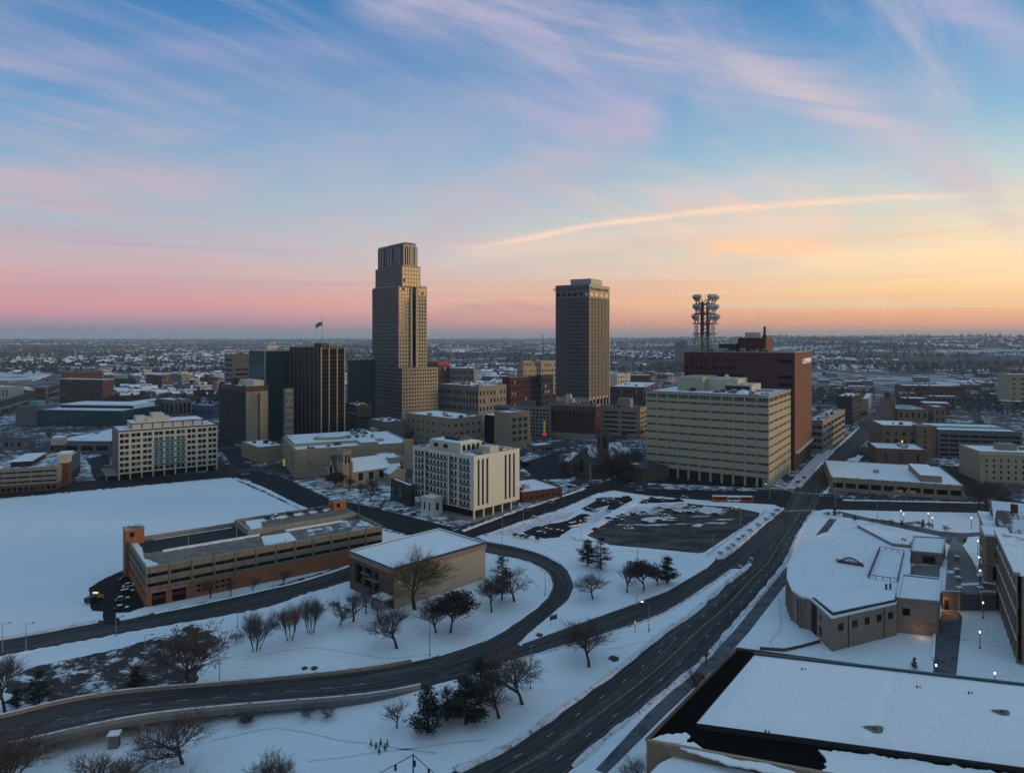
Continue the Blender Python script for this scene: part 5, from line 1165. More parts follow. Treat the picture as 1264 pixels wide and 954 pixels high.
part(b, 'gable_coping', SNOW_CLEAN, (-W - 12.4, -W - 11.4, -1.9, -1.0, 8.6, 9.4)); gable(b, 'side_aisle', -.5, 8, D + 22, D + 33, 6, 9, 'x', CHST, SNOW_CLEAN)

# --- dark gothic cathedral ------------------------------------------------------------
b = plan(731, 735, 745.5, 533, 591, -60); b.root = empty('gothic_church', 'soot dark stone gothic church with a square tower among black trees', 'church', b.P, b.rot); FOOT.append((b.P, b.rot, 30, 45))
W, D, Hh = b.w, b.d, b.h; SOOT = pmat('soot_stone', (.085, .068, .050), .9, .4, .5, streak=.3); SL = pmat('dark_slate', (.030, .034, .040), .7, .3, .5)
MB().box(-W, 0, 4, 4 + D, 0, Hh).build('tower', SOOT, b.root); part(b, 'battlement', SOOT, *[(-W + W * k / 4, -W + W * k / 4 + W * .14, 3.9, 4.6, Hh, Hh + 1.3) for k in range(4)], *[(-.6, .1, 4.6 + D * k / 4, 4.6 + D * k / 4 + D * .14, Hh, Hh + 1.3) for k in range(4)]); part(b, 'tower_snow', SNOW_CLEAN, (-W + .6, -.6, 4.6, 3.4 + D, Hh, Hh + .2))
part(b, 'belfry_opening', DARK, (-W * .7, -W * .3, 3.93, 3.97, Hh - 11, Hh - 4), (.02, .06, 4 + D * .3, 4 + D * .7, Hh - 11, Hh - 4))
gable(b, 'nave', -W - 14, -W - .2, 0, 34, 10, 20, 'y', SOOT, SNOW_PATCH); gable(b, 'transept', -W - 18, .0, -3.5, 3.6, 9, 16, 'y', SOOT, SL); part(b, 'gable_trim', STONE, (-W - 18.2, -W - 17, -4.0, -3.4, 0, 10), (-1, .2, -4.0, -3.4, 0, 10)); part(b, 'rose_window', GL_DARK, (-W * .5 - 11, -W * .5 - 7, -3.58, -3.52, 4, 11)); gable(b, 'parish_hall', -W - 34, -W - 19, 2, 16, 6, 11, 'x', SOOT, SNOW_PATCH); part(b, 'hall_roof', SL, (3, 24, 18, 40, 8, 8.6)); part(b, 'hall_wall', SOOT, (3.2, 23.8, 18.2, 39.8, 0, 8)); part(b, 'hall_snow', SNOW_CLEAN, (3, 10, 17, 28, 8.6, 8.9))

# --- low red shop and others near the lot ----------------------------------------------
bld('red_shop', 'low red brick shop with a snow roof beside the white striped block', 612, 645, 694, 609, 621, -60, BRICK_D, g(3, 1, .5, .4, 1, 1.5), g(7, 1, .45, .4, 1, 1.5), roofmat=SNOW_CLEAN, clutter=3)
bld('tan_theatre', 'tan stone modern block with scattered square windows left of the twin block', 500.6, 558, 596, 517.5, 553, -45, TAN, g(9, 3, .32, .3, 1, 2, 1), g(5, 3, .4, .32, 1, 2, 1), roofmat=SNOW_CLEAN, clutter=7)
b = bld('tan_theatre', 'tan stone modern block with a green glazed window group behind the white striped block', 610, 628.5, 654.8, 510.5, 553, -48, TAN, None, g(3, 4, .7, .62, 4, 3, 2.5, glass='tealfull'), roofmat=SNOW_CLEAN, clutter=4)
part(b, 'glazed_link', GL_DARK, (-b.w - 18, -b.w, 4, 14, 0, b.h - 4)); part(b, 'link_roof', SNOW_ROOF, (-b.w - 18, -b.w, 4, 14, b.h - 4, b.h - 3.8))
bld('ornate_block', 'long weathered tan block with an ornate attic behind the theatre roofs', 541, 590.8, 625, 477.5, 521, -42, STONE, g(13, 4, .5, .5, 1, 3, .5), g(8, 4, .45, .5, 1, 3, .5, glass='std'), clutter=16)
bld('red_roofed_block', 'brick block with a bright red roof right of the tallest skyscraper', 527, 541, 555, 450, 500, -45, BRICK_R, g(4, 5, .5, .5), g(4, 5, .5, .5), roofmat=pmat('red_roof', (.42, .05, .03), .7, .2, .4), par=(3.5, .4), parmat=MATS['red_roof'])
bld('apartment_slab', 'pale apartment slab with vertical window strips behind the ornate block', 555, 585, 588, 455.5, 500, -20, CONC, g(14, 6, .45, .55, 1, 1), None)
bld('brick_block', 'dark red brick block under the yellow classical tower', 620, 630, 662, 466.5, 512, -52, BRICK_D, g(3, 6, .5, .5, 1, 2, 1), g(9, 6, .45, .5, 1, 2, 1), clutter=3)
b = bld('classical_tower', 'yellow stone tower with an arcaded top rising behind dark red brick', 638, 646, 662, 453, 504, -52, TAN_L, g(3, 9, .4, .55, 2, 3), g(5, 9, .4, .55, 2, 3), clutter=0)
part(b, 'attic', TAN_L, (-b.w + 2, -2, 2, b.d - 2, b.h, b.h + 6)); part(b, 'attic_top', TAN_L, (-b.w + 4, -4, 4, b.d - 4, b.h + 6, b.h + 8)); part(b, 'attic_opening', DARK, *[(-2, -1.95, b.d * (.2 + .15 * k), b.d * (.28 + .15 * k), b.h + 1.5, b.h + 4.5) for k in range(4)])
bld('pale_block', 'pale stone block left of the square skyscraper', 655, 668, 687, 446, 494, -48, TAN_L, g(4, 7, .4, .5, 1, 2), g(6, 7, .5, .5, 1, 2), clutter=4)
bld('dark_block', 'small black block wedged in left of the square skyscraper', 661, 668, 683, 464, 510, -48, CHAR, g(3, 6, .5, .5, 1, 2), g(4, 6, .5, .5, 1, 2))
b = bld('grid_office', 'grey office with a white window grid beside the dark red theatre', 611, 678.5, 681, 503.5, 541, -22, CONC, g(16, 8, .68, .6, .5, 1, .3, glass='dark'), None, roofmat=CONC_D, clutter=8)
part(b, 'roof_house', CONC_D, (-b.w * .55, -b.w * .28, b.d * .2, b.d * .6, b.h, b.h + 6))
b = bld('dark_theatre', 'dark red brick theatre block with a pale arcaded cornice below the square skyscraper', 679, 735, 741, 500.5, 543, -24, BRICK_D, g(12, 1, .35, .5, 14.5, 1.0, .5, glass='pale' if False else 'dark'), g(3, 4, .3, .4, 2, 2), roofmat=CONC_D, clutter=6)
part(b, 'cornice', STONE, (-b.w - .6, .6, -.6, -.02, b.h - 1.2, b.h + .6), (.02, .6, 0, b.d, b.h - 1.2, b.h + .6)); part(b, 'pale_base', STONE, (-b.w, 0, -.3, -.02, 0, 5)); part(b, 'arch', STONE, *[(-b.w * k / 14 - .3, -b.w * k / 14 + .3, -.3, -.02, b.h - 6, b.h - 1.3) for k in range(1, 14)]); part(b, 'roof_house', CREAM, (-b.w * .68, -b.w * .56, b.d * .2, b.d * .4, b.h, b.h + 9), (-b.w * .6, -b.w * .5, b.d * .2, b.d * .4, b.h, b.h + 5))
sg = empty('sign_pylon', 'tall lit yellow sign with a red foot in front of the grey grid office', 'sign', G(672, 541), R(-30)); MB().box(-.8, .8, -.2, .2, 4, 16).build('sign_board', LAMP_Y, sg); MB().box(-2.2, 2.2, -.25, .25, 2.2, 4.6).build('sign_foot', LAMP_R, sg); MB().box(-.2, .2, -.15, .15, 0, 2.2).build('pole', METAL, sg)
b = bld('parking_deck', 'tan parking deck with long dark openings left of the beige slab block', 740.5, 790, 799, 504.5, 540, -27, TAN, g(2, 5, .78, .38, 2, 2.5, 2, .6, gap=True), g(2, 5, .7, .38, 2, 2.5, 1, .6, gap=True), roofmat=CONC_D, clutter=6)
part(b, 'roof_house', STONE, (-b.w * .62, -b.w * .30, b.d * .3, b.d * .7, b.h, b.h + 8)); part(b, 'spandrel_trim', CREAM, *[(-b.w + 2, -2, -.15, -.01, 1.8 + 4.2 * k, 2.3 + 4.2 * k) for k in range(4)])
bld('long_warehouse', 'low dark brick warehouse row right of the square skyscraper', 753, 797, 812, 478.5, 506, -20, BRICK_B, g(14, 3, .5, .5), g(3, 3, .5, .5), roofmat=SNOW_ROOF, clutter=6)
bld('domed_hall', 'cream gabled hall with red wings behind the brick warehouse row', 753, 762, 778, 462.5, 480, -45, CREAM, None, g(5, 3, .4, .5), clutter=2)
bld('red_wing', 'long low red brick range behind the brick warehouse row', 766, 803, None, 463.5, 476, -10, BRICK_R, g(16, 2, .4, .5), None, d=40)
bld('low_canopy', 'dark low pavilion with snow patches left of the gothic church', 690, 700, 722, 563, 574, -50, CONC_D, None, None, roofmat=SNOW_PATCH)
bld('low_canopy', 'flat snow roofed kiosk behind the white striped block', 650, 662, 684, 551, 560, -55, CONC_D, g(3, 1, .6, .5), g(4, 1, .6, .5), roofmat=SNOW_CLEAN)

# --- right of the rust tower -------------------------------------------------------------
bld('arcaded_office', 'low pale banded office with a snow roof just right of the rust brown tower', 996, 1015.5, 1043, 520.5, 560, -34, STONE, g(3, 4, .9, .45, 2, 2), g(6, 4, .86, .45, 2, 2, glass='dark'), roofmat=SNOW_PATCH, clutter=7)
bld('dark_office', 'dark brown office with a banded tan side farther along the avenue', 1032, 1052, 1064, 490, 524, -36, CHAR, g(1, 1, .1, .1), g(1, 7, .95, .4, 1, 1, glass='dark'), clutter=3)
bld('grey_block', 'small grey block beside the avenue behind the dark brown office', 1064, 1072, 1077, 493, 509, -30, CONC, None, None)
b = bld('corner_building', 'long low tan building with a big clean snow roof at the crossing', 1026, 1190, None, 600, 617.5, -21, TAN, g(10, 1, .80, .52, .8, 1.4, .5, .5, glass='dark'), None, d=62, roofmat=SNOW_CLEAN, par=(.35, .4))
part(b, 'pilaster', TAN, *[(-b.w + (b.w - 1) * k / 10 + .2, -b.w + (b.w - 1) * k / 10 + .8, -.25, -.01, 0, b.h + .8) for k in range(11)]); part(b, 'roof_house', PINKSTONE, (-b.w * .30, -b.w * .14, b.d * .1, b.d * .72, b.h, b.h + 3.6)); part(b, 'house_snow', SNOW_CLEAN, (-b.w * .30, -b.w * .14, b.d * .1, b.d * .72, b.h + 3.6, b.h + 3.8)); part(b, 'roof_unit', GALV, (-b.w * .62, -b.w * .58, b.d * .4, b.d * .47, b.h, b.h + 1.6)); part(b, 'store_glow', GL_WARM, *[(-b.w * a, -b.w * a + 5, .44, .47, 1.2, 3.2) for a in (.52, .42)])
bld('rust_box', 'small rust red brick box with a flat snow roof behind the long low building', 1082, 1144, 1146, 556.5, 574, -17, pmat('faded_brick', (.20, .115, .085), .9, .25, .4, streak=.3), g(3, 1, .12, .7), None, d=32, roofmat=SNOW_CLEAN, clutter=4)
b = bld('brick_warehouse', 'brown brick three storey house with deep windows and one orange lit window', 1089.5, 1143, 1147, 527, 562, -14, OLDSTONE, g(5, 3, .35, .5, 2, 3, 1), None, d=38, roofmat=SNOW_CLEAN, clutter=2); part(b, 'lit_window', LAMP_O, (-b.w * .56, -b.w * .53, -.06, -.02, b.h * .42, b.h * .42 + 1.8)); part(b, 'cornice', OLDSTONE, (-b.w - .5, .5, -.5, -.02, b.h - .6, b.h + .5))
b = bld('brick_chapel', 'brown brick chapel with a square tower and pale green roof along the avenue', 1108, 1146, 1150, 506, 532, -14, OLDSTONE, g(5, 2, .3, .5), None, d=50, roofmat=GREENROOF, par=(.3, .3)); part(b, 'tower', OLDSTONE, (-b.w - 12, -b.w - 1, 4, 15, 0, b.h + 10)); part(b, 'tower_cap', CHAR, (-b.w - 9, -b.w - 5, 7, 11, b.h + 10, b.h + 16)); part(b, 'roof_snow', SNOW_PATCH, (-b.w + 1, -1, 1, 16, b.h, b.h + .2))
b = bld('parking_deck', 'long five level concrete parking deck with a green roof edge at the right', 1158, 1262, None, 534.5, 568, -14, CONC_D, g(8, 5, .9, .48, .5, 2.0, 1, .6, gap=True), None, d=50, roofmat=SNOW_ROOF, par=(.9, .35), parmat=CONC_D)
part(b, 'parapet_snow', SNOW_CLEAN, (-b.w, 0, 0, .3, b.h + .9, b.h + 1.05)); part(b, 'green_deck', GREENROOF, (-b.w + 4, -2, 20, 30, b.h, b.h + .7)); part(b, 'stair_tower', OLDSTONE, (-b.w - 14, -b.w - .2, 2, 14, 0, b.h + 3)); part(b, 'stair_window', GL_DARK, *[(-b.w - 9, -b.w - 7.5, 1.95, 1.98, 2 + 4 * k, 3.6 + 4 * k) for k in range(5)]); part(b, 'deck_lamp', GALV, *[(-b.w * k / 4 - .1, -b.w * k / 4 + .1, 16, 16.2, b.h, b.h + 7) for k in range(1, 4)])
b = bld('stone_apartments', 'beige stone walk-up with rows of small paired windows at the right edge', 1209, 1300, None, 561, 598, -12, TAN_L, g(9, 4, .28, .48, 1, 3, 2, .35), None, d=30, roofmat=SNOW_CLEAN, clutter=3); part(b, 'cornice', CREAM, (-b.w - .4, .4, -.45, -.02, b.h - 1.2, b.h - .2)); part(b, 'roof_house', CONC, (-b.w * .6, -b.w * .35, 12, 20, b.h, b.h + 4))
bld('tan_tower', 'tan mid-rise with an orange sign cut by the right edge', 1246, 1300, None, 463, 503, -8, TAN_L, g(5, 6, .3, .3, 1, 2), None, d=30)
bld('red_terrace', 'long red brick terrace of two storeys with a stepped gable', 1117, 1189, None, 477, 491, -9, BRICK_R, g(18, 2, .5, .5), None, d=40, roofmat=SNOW_CLEAN, clutter=3)
bld('blue_roofed_shed', 'low red shed with a bluish snow roof below the long red terrace', 1117, 1149, None, 492.5, 500, -9, BRICK_D, g(8, 1, .4, .5), None, d=30, roofmat=SNOW_CLEAN)
bld('grey_shed', 'grey shed with dark bays right of the low red shed', 1150, 1186, None, 490, 499, -9, CONC_D, g(6, 1, .6, .6), None, d=24, roofmat=SNOW_CLEAN)
bld('brick_stub', 'brown stepped brick house between the chapel and the concrete parking deck', 1153, 1168, None, 503, 533, -12, OLDSTONE, g(2, 3, .3, .5), None, d=22, roofmat=SNOW_CLEAN)

# --- left distance ----------------------------------------------------------------------
bld('hotel_slab', 'wide brown gridded hotel slab with a white end at the far left', 74, 127, 140.5, 469, 498, -14, BRICK_B, g(18, 9, .5, .5, 1, 1, .5, glass='std'), g(4, 9, .4, .5, 1, 1, glass='dark'), parmat=CREAM)
b = bld('hotel_slab', 'green windowed hotel block with a red end wall behind the brown hotel slab', None, 76, 126.6, 459.3, 493, -62, BRICK_R, None, g(16, 7, .6, .5, 1, 2, .5, glass='tealfull'), w=24); part(b, 'red_sign', LAMP_R, (-b.w * .5, -b.w * .3, -.1, -.02, b.h - 6, b.h - 2.5))
b = bld('convention_hall', 'long glass fronted convention hall with a bowed snow roof at the left', 47, 150, 152, 507.5, 527, -7, GL_COOL, None, None, d=60, roofmat=SNOW_CLEAN, par=(.6, .3), parmat=GALV); part(b, 'mullion', METAL, *[(-b.w * k / 26 - .15, -b.w * k / 26 + .15, -.25, -.02, 0, b.h - .6) for k in range(27)]); part(b, 'upper_roof', SNOW_CLEAN, (-b.w * .95, -b.w * .05, 25, 60, b.h, b.h + 4)); part(b, 'clerestory', METAL, (-b.w * .95, -b.w * .05, 24.7, 24.98, b.h + .2, b.h + 3)); part(b, 'end_block', CONC_D, (-b.w - 24, -b.w - .1, -2, 24, 0, b.h + 4)); part(b, 'pyramid_roof', GREENROOF, (-b.w - 12, -b.w - 2, 2, 12, b.h + 4, b.h + 9))
b = bld('arena', 'low arena with a flat white roof and yellow green glazed front', 150, 172, None, 497.5, 516, -8, CONC_D, g(7, 1, .7, .85, .5, 2, glass='tealfull'), None, d=60, roofmat=SNOW_CLEAN)
bld('brick_tower_block', 'brown brick block with a pale stair shaft behind the white office block', 173, 185, 192.5, 484.5, 508, -40, BRICK_B, g(2, 5, .3, .4), g(3, 5, .7, .5), clutter=2)
bld('grey_modern_block', 'blue grey modern block with glazed corner and snow roof', 192, 215, 236, 494.5, 514, -35, CONC_D, g(4, 1, .5, .7, 1, 2, glass='blue'), g(4, 1, .7, .8, 1, 2, glass='blue'), roofmat=SNOW_CLEAN, clutter=4)
bld('blue_shed', 'long low blue walled shed under a wide snow roof left of the brown tower', 236, 262, 271, 501, 516, -22, pmat('blue_panel', (.06, .09, .16), .7, .2, .3), g(5, 1, .7, .5, 1, 2, glass='blue'), None, roofmat=SNOW_CLEAN)
bld('maroon_block', 'maroon block on the far bank behind the blue shed', 247, 268, 272, 466, 478, -12, BRICK_R, g(8, 2, .3, .5), None)
bld('pale_block', 'small pinkish block left of the dark brown tower', 263, 268, 272, 470.5, 488, -30, PINKSTONE, None, None)
bld('grey_block', 'grey mid-rise pair across the rail yard at left', 211, 224, 234, 462, 477, -30, CONC, g(6, 4, .5, .5), g(4, 4, .5, .5))
bld('brick_block', 'brown brick lofts across the rail yard left of the grey pair', 180, 200, 211, 463.5, 479, -30, BRICK_B, g(8, 4, .4, .5), g(4, 4, .4, .5), clutter=2)
bld('dark_green_block', 'low dark green block right of the far hotels', 141, 168, 173, 468.5, 481, -12, pmat('green_panel', (.02, .06, .055), .6, .2, .3), None, None)
b = bld('flat_store', 'broad flat snow roofed store with a dark loading front left of the white office block', 60, 136, None, 545.5, 560, -3, CONC_D, g(4, 1, .8, .5, .5, 1.5, glass='dark'), None, d=95, roofmat=SNOW_ROOF, clutter=8)
b = plan(None, -30, 71, 582, 611, -69, w=60); b.root = empty('parking_deck', 'concrete parking deck with brick arches at the far left edge of the snow field', 'garage', b.P, b.rot); FOOT.append((b.P, b.rot, b.w, b.d))
block(b.root, b.w, b.d, 4.2, b.h, CONC, None, g(6, 3, .94, .36, .2, .6, .3, .6, gap=True), roofmat=SNOW_PATCH); block(b.root, b.w, b.d, 0, 4.2, BRICK_B, None, g(14, 1, .6, .7, .2, .8, .4, .5, glass='dark'), name='arch_base', roofed=False); part(b, 'ramp_house', METAL, (-40, -10, b.d * .35, b.d * .62, b.h, b.h + 3)); part(b, 'ramp_snow', SNOW_CLEAN, (-41, -9, b.d * .34, b.d * .63, b.h + 3, b.h + 3.2))
b = bld('stair_tower_block', 'red brick stair tower with a flared white cap beside the left parking deck', 71.5, 73, 84.5, 572, 600, -69, BRICK_R, None, None, w=9, par=(0, .3)); part(b, 'white_cap', CREAM, (-b.w, .02, -.02, b.d + .02, b.h + .3, b.h + 4.5), (-b.w - 1, 1, -1, b.d + 1, b.h + 4.5, b.h + 6)); part(b, 'cap_snow', SNOW_CLEAN, (-b.w - .8, .8, -.8, b.d + .8, b.h + 6, b.h + 6.2))
b = bld('stair_tower_block', 'second red stair tower with a white cap farther back beside the flat store', 64, 65, 77, 550, 573, -69, BRICK_R, None, None, w=9, par=(0, .3)); part(b, 'white_cap', CREAM, (-b.w - 1, 1, -1, b.d + 1, b.h + .3, b.h + 5.5)); part(b, 'cap_snow', SNOW_CLEAN, (-b.w - .8, .8, -.8, b.d + .8, b.h + 5.5, b.h + 5.7))
bld('low_block', 'low grey block with a gabled snow roof at the left edge', -20, 36, 44, 541, 556, -10, CONC_D, g(7, 1, .5, .4, 1, 2), None, roofmat=SNOW_ROOF, clutter=4)
bld('lit_block', 'pale pilastered block at the far left edge beside the elevated highway', -12, 11, None, 478, 492, -10, CREAM, g(5, 1, .35, .7, 1, 2), None, d=25)
bld('brick_block', 'dusky brick block beside the elevated highway at the left', 43, 56, 60, 480, 500, -20, BRICK_B, g(3, 4, .3, .4), g(2, 4, .5, .4))

# --- arts centre with a curved snow roof (right foreground) --------------------------------
def Wp(px, py, z): return G(px, py, z)
ac = empty('arts_centre', 'tan brick arts centre with a curved snow roof, square windows and a roof court', 'building', G(1023, 805)); A0 = ac.location.copy()
class Loc: pass
def rel(p): return Vector((p.x - A0.x, p.y - A0.y, 0))
ZR = 10.0
outline = [(1027, 761.5), (1001.5, 738.4), (995, 736.5), (990, 736), (978.5, 728), (972, 713), (973, 697), (983.6, 679.5), (1001.5, 664), (1019.5, 657.7), (1042.5, 654), (1060, 650), (1110, 655), (1122, 664), (1124, 707), (1113, 710), (1108, 737), (1106.6, 743.6)]
PO = [rel(G(x, y, ZR)) for x, y in outline]
n = len(PO); mb = MB(); AC_BR = pmat('tan_grey_brick', (.24, .185, .14), .9, .3, .5, streak=.25)
mb.prism([(p.x, p.y) for p in PO], 0, ZR - .5); mb.build('wall', AC_BR, ac)
mb = MB(); mb.prism([(p.x, p.y) for p in PO], ZR - .5, ZR); mb.build('roof', snow_mat('snow_roof_arts', dirt=.12, dirtcol=(.3, .3, .32), scale=.12, lump=.15, dscale=.5), ac)
def wall_run(name, pts, z0, z1, th, mat, closed=False):
    mb = MB()
    for a, c in zip(pts, pts[1:]):
        d = (c - a).normalized(); e = d * 0.0
        mb.bar(a + Vector((0, 0, (z0 + z1) / 2)), c + Vector((0, 0, (z0 + z1) / 2)), th, z1 - z0)
    return mb.build(name, mat, ac)
wall_run('roof_edge', PO[:13], ZR - .35, ZR + .22, .5, SNOW_CLEAN)
wall_run('roof_coping', PO[:13], ZR - .95, ZR - .38, .28, STONE)
# glazed slots and piers on the curved west side
for i in (3, 4, 5, 6):
    a, c = PO[i], PO[i + 1]; d = (c - a).normalized(); nr = Vector((-d.y, d.x, 0)); 
    if nr.dot((a + c) / 2 - Vector((30, 40, 0))) < 0: nr = -nr
    L_ = (c - a).length
    for k in range(max(1, int(L_ / 3.5))):
        p = a + d * (1 + 3.5 * k); mb = MB(); mb.bar(p + nr * .08 + Vector((0, 0, 4.4)), p + d * 1.6 + nr * .08 + Vector((0, 0, 4.4)), .1, 7.8); mb.build('window_strip', GL_DARK, ac)
        mb = MB(); mb.bar(p - d * .7 + nr * .3 + Vector((0, 0, 4.6)), p - d * .05 + nr * .3 + Vector((0, 0, 4.6)), .6, 9.2); mb.build('pier', AC_BR, ac)
# tall dark entrance slot on the south-west corner
a, c = PO[0], PO[1]; d = (c - a).normalized(); nr = Vector((-d.y, d.x, 0)); nr = nr if nr.dot(a - Vector((30, 40, 0))) > 0 else -nr; L_ = (c - a).length
def onwall(name, a, d, nr, s0, s1, z0, z1, mat, off=.06, th=.12):
    mb = MB(); mb.bar(a + d * s0 + nr * off + Vector((0, 0, (z0 + z1) / 2)), a + d * s1 + nr * off + Vector((0, 0, (z0 + z1) / 2)), th, z1 - z0); return mb.build(name, mat, ac)
onwall('entrance_slot', a, d, nr, L_ * .72, L_ * .98, 0, ZR - 1, DARK); onwall('round_window', a, d, nr, L_ * .50, L_ * .58, 6.2, 7.4, GL_DARK); onwall('narrow_window', a, d, nr, L_ * .48, L_ * .60, 1.5, 4.2, GL_DARK)
# south wall with square windows and thin joints
a, c = PO[0], PO[-1]; d = (c - a).normalized(); nr = Vector((d.y, -d.x, 0)); nr = nr if nr.y < 0 else -nr; L_ = (c - a).length
for s in (.13, .34, .53, .72, .90): onwall('square_window', a, d, nr, L_ * s - .95, L_ * s + .95, 5.6, 7.6, GL_DARK)
for s in (.245, .80): onwall('wall_joint', a, d, nr, L_ * s - .15, L_ * s + .15, 0, ZR - .6, DARK, .03, .06)
for z in (1.2, 3.2, 8.6): onwall('stone_course', a, d, nr, .02, L_ - .02, z, z + .18, PINKSTONE, .02, .04)
# raised roof panel over the south wing, dark edged
q = [rel(G(x, y, ZR + .6)) for x, y in ((1028, 757), (1003, 737), (1072, 722), (1107, 731), (1106, 740))]
mb = MB(); mb.prism([(p.x, p.y) for p in q], ZR - .3, ZR + .55); mb.build('raised_roof', METAL, ac); qc = sum(q, Vector()) / len(q); mb = MB(); mb.prism([((p.x - qc.x) * .965 + qc.x, (p.y - qc.y) * .93 + qc.y) for p in q], ZR + .55, ZR + .75); mb.build('raised_snow', SNOW_CLEAN, ac)
q = [rel(G(x, y, ZR + 1)) for x, y in ((1058, 648), (1080, 649), (1125, 668), (1124, 673), (1102, 671))]
mb = MB(); mb.prism([(p.x, p.y) for p in q], ZR - .3, ZR + 1.0); mb.build('skylight_base', PINKSTONE, ac); qc = sum(q, Vector()) / len(q); mb = MB(); mb.prism([((p.x - qc.x) * .97 + qc.x, (p.y - qc.y) * .95 + qc.y) for p in q], ZR + 1.0, ZR + 1.2); mb.build('skylight_snow', SNOW_CLEAN, ac)
# roof court with railings
q = [rel(G(x, y, ZR + .1)) for x, y in ((1072, 713), (1086, 678), (1116, 683), (1108, 718))]
mb = MB(); mb.prism([(p.x, p.y) for p in q], ZR - .1, ZR + .1); mb.build('roof_court', SNOW_CLEAN, ac)
for k in range(4):
    a, c = q[k], q[(k + 1) % 4]; mb = MB(); z = Vector((0, 0, 1))
    mb.bar(a + z * (ZR + 1.2), c + z * (ZR + 1.2), .25, .15); nn = max(2, int((c - a).length / 1.8))
    for j in range(nn + 1): p = a.lerp(c, j / nn); mb.bar(p + z * ZR, p + z * (ZR + 1.2), .16, .16)
    if k in (0,): mb.bar(a + z * (ZR + .55), c + z * (ZR + .55), .2, 1.0)
    mb.build('railing', METAL, ac)
# arched skylight
a, c = rel(G(1034, 694, ZR)), rel(G(1066, 699, ZR)); mb = MB(); m = 9
for i in range(m):
    p, r_ = a.lerp(c, i / m), a.lerp(c, (i + 1) / m); h0, h1 = 2.3 * math.sin(math.pi * i / m), 2.3 * math.sin(math.pi * (i + 1) / m)
    mb.bar(p + Vector((0, 0, ZR + h0)), r_ + Vector((0, 0, ZR + h1)), .7, .35); 
    if i: mb.bar(p + Vector((0, 0, ZR)), p + Vector((0, 0, ZR + h0)), .2, .2)
mb.build('arched_skylight', METAL, ac)
mb = MB(); mb.prism([(p.x, p.y) for p in (a, c, c + Vector((.3, 2.2, 0)), a + Vector((.3, 2.2, 0)))], ZR, ZR + .9); mb.build('skylight_glass', GL_BLUE, ac)
rs_ = random.Random(8)
for k in range(34):
    x, y = rs_.uniform(985, 1070), rs_.uniform(662, 728); p = rel(G(x, y, ZR)); s = rs_.uniform(.12, .35); mb = MB(); mb.prism([(p.x - s, p.y), (p.x, p.y - s * .6), (p.x + s, p.y + s * .3), (p.x + .1, p.y + s)], ZR - .05, ZR + .08); mb.build('bare_spot', CONC_D, ac)
for (x, y) in ((1094, 728), (1099, 727), (1114, 670), (1117, 671)):
    p = rel(G(x, y, ZR)); mb = MB(); mb.tube(p + Vector((0, 0, ZR - .2)), p + Vector((0, 0, ZR + 1.9)), .3, .3, 8); mb.build('vent_pipe', METAL, ac)
# square block at the right end
pts = [rel(G(x, y, ZR + .9)) for x, y in ((1107.5, 737), (1158, 741.5), (1160.5, 714), (1114, 709))]
mb = MB(); mb.prism([(p.x, p.y) for p in pts], 0, ZR + .6); mb.build('end_block', AC_BR, ac)
qc = sum(pts, Vector()) / 4; mb = MB()
for k in range(4): mb.bar(pts[k] + Vector((0, 0, ZR + .75)), pts[(k + 1) % 4] + Vector((0, 0, ZR + .75)), .7, .5)
mb.build('end_parapet', STONE, ac); mb = MB(); mb.prism([((p.x - qc.x) * .96 + qc.x, (p.y - qc.y) * .94 + qc.y) for p in pts], ZR + .6, ZR + .72); mb.build('end_snow', SNOW_CLEAN, ac)
mb = MB()
for k in range(4): mb.bar(pts[k] * 1.0 + Vector((0, 0, ZR + 1.08)), pts[(k + 1) % 4] + Vector((0, 0, ZR + 1.08)), .6, .14)
mb.build('coping_snow', SNOW_CLEAN, ac)
a, c = pts[0], pts[1]; d = (c - a).normalized(); nr = Vector((d.y, -d.x, 0)); L_ = (c - a).length
onwall('square_window', a, d, nr, L_ * .22 - 1, L_ * .22 + 1, 5.7, 7.8, GL_DARK); onwall('loading_door', a, d, nr, L_ * .74, L_ * .96, 4.2, 7.6, PINKSTONE); onwall('stone_course', a, d, nr, .02, L_ - .02, 3.6, 3.8, PINKSTONE, .03, .06); onwall('wall_lamp', a, d, nr, L_ * .52, L_ * .56, 3.0, 3.2, METAL, .3, .3)
lp = a + d * L_ * .54 + nr * 2.4
pl = bpy.data.lights.new('wall_lamp_light', 'POINT'); plo = bpy.data.objects.new('wall_lamp_light', pl); COL.objects.link(plo); plo.parent = ac; plo.location = (lp.x, lp.y, 2.0); pl.energy = 60; pl.color = (1, .45, .15); pl.shadow_soft_size = .3
# second roof block behind with lit court
pts = [rel(G(x, y, ZR)) for x, y in ((1124, 681), (1163, 684.5), (1167, 665), (1128, 663))]
mb = MB(); mb.prism([(p.x, p.y) for p in pts], 0, ZR - .1); mb.build('rear_block', PINKSTONE, ac); mb = MB(); mb.prism([(p.x, p.y) for p in pts], ZR - .1, ZR + .15); mb.build('rear_snow', SNOW_CLEAN, ac)
mb = MB()
for k in range(4): mb.bar(pts[k] + Vector((0, 0, ZR + .3)), pts[(k + 1) % 4] + Vector((0, 0, ZR + .3)), .5, .5)
mb.build('rear_parapet', GALV, ac); a, c = pts[0], pts[1]; d = (c - a).normalized(); nr = Vector((d.y, -d.x, 0)); onwall('dark_opening', a, d, nr, 4, 8, 6.4, 9, DARK)
rwa = empty('retaining_wall', 'low dark retaining wall at the corner of the arts centre', 'wall', G(985, 802)); q = [G(x, y) - rwa.location for x, y in ((938, 802), (968, 804), (990, 799), (1012, 793))]
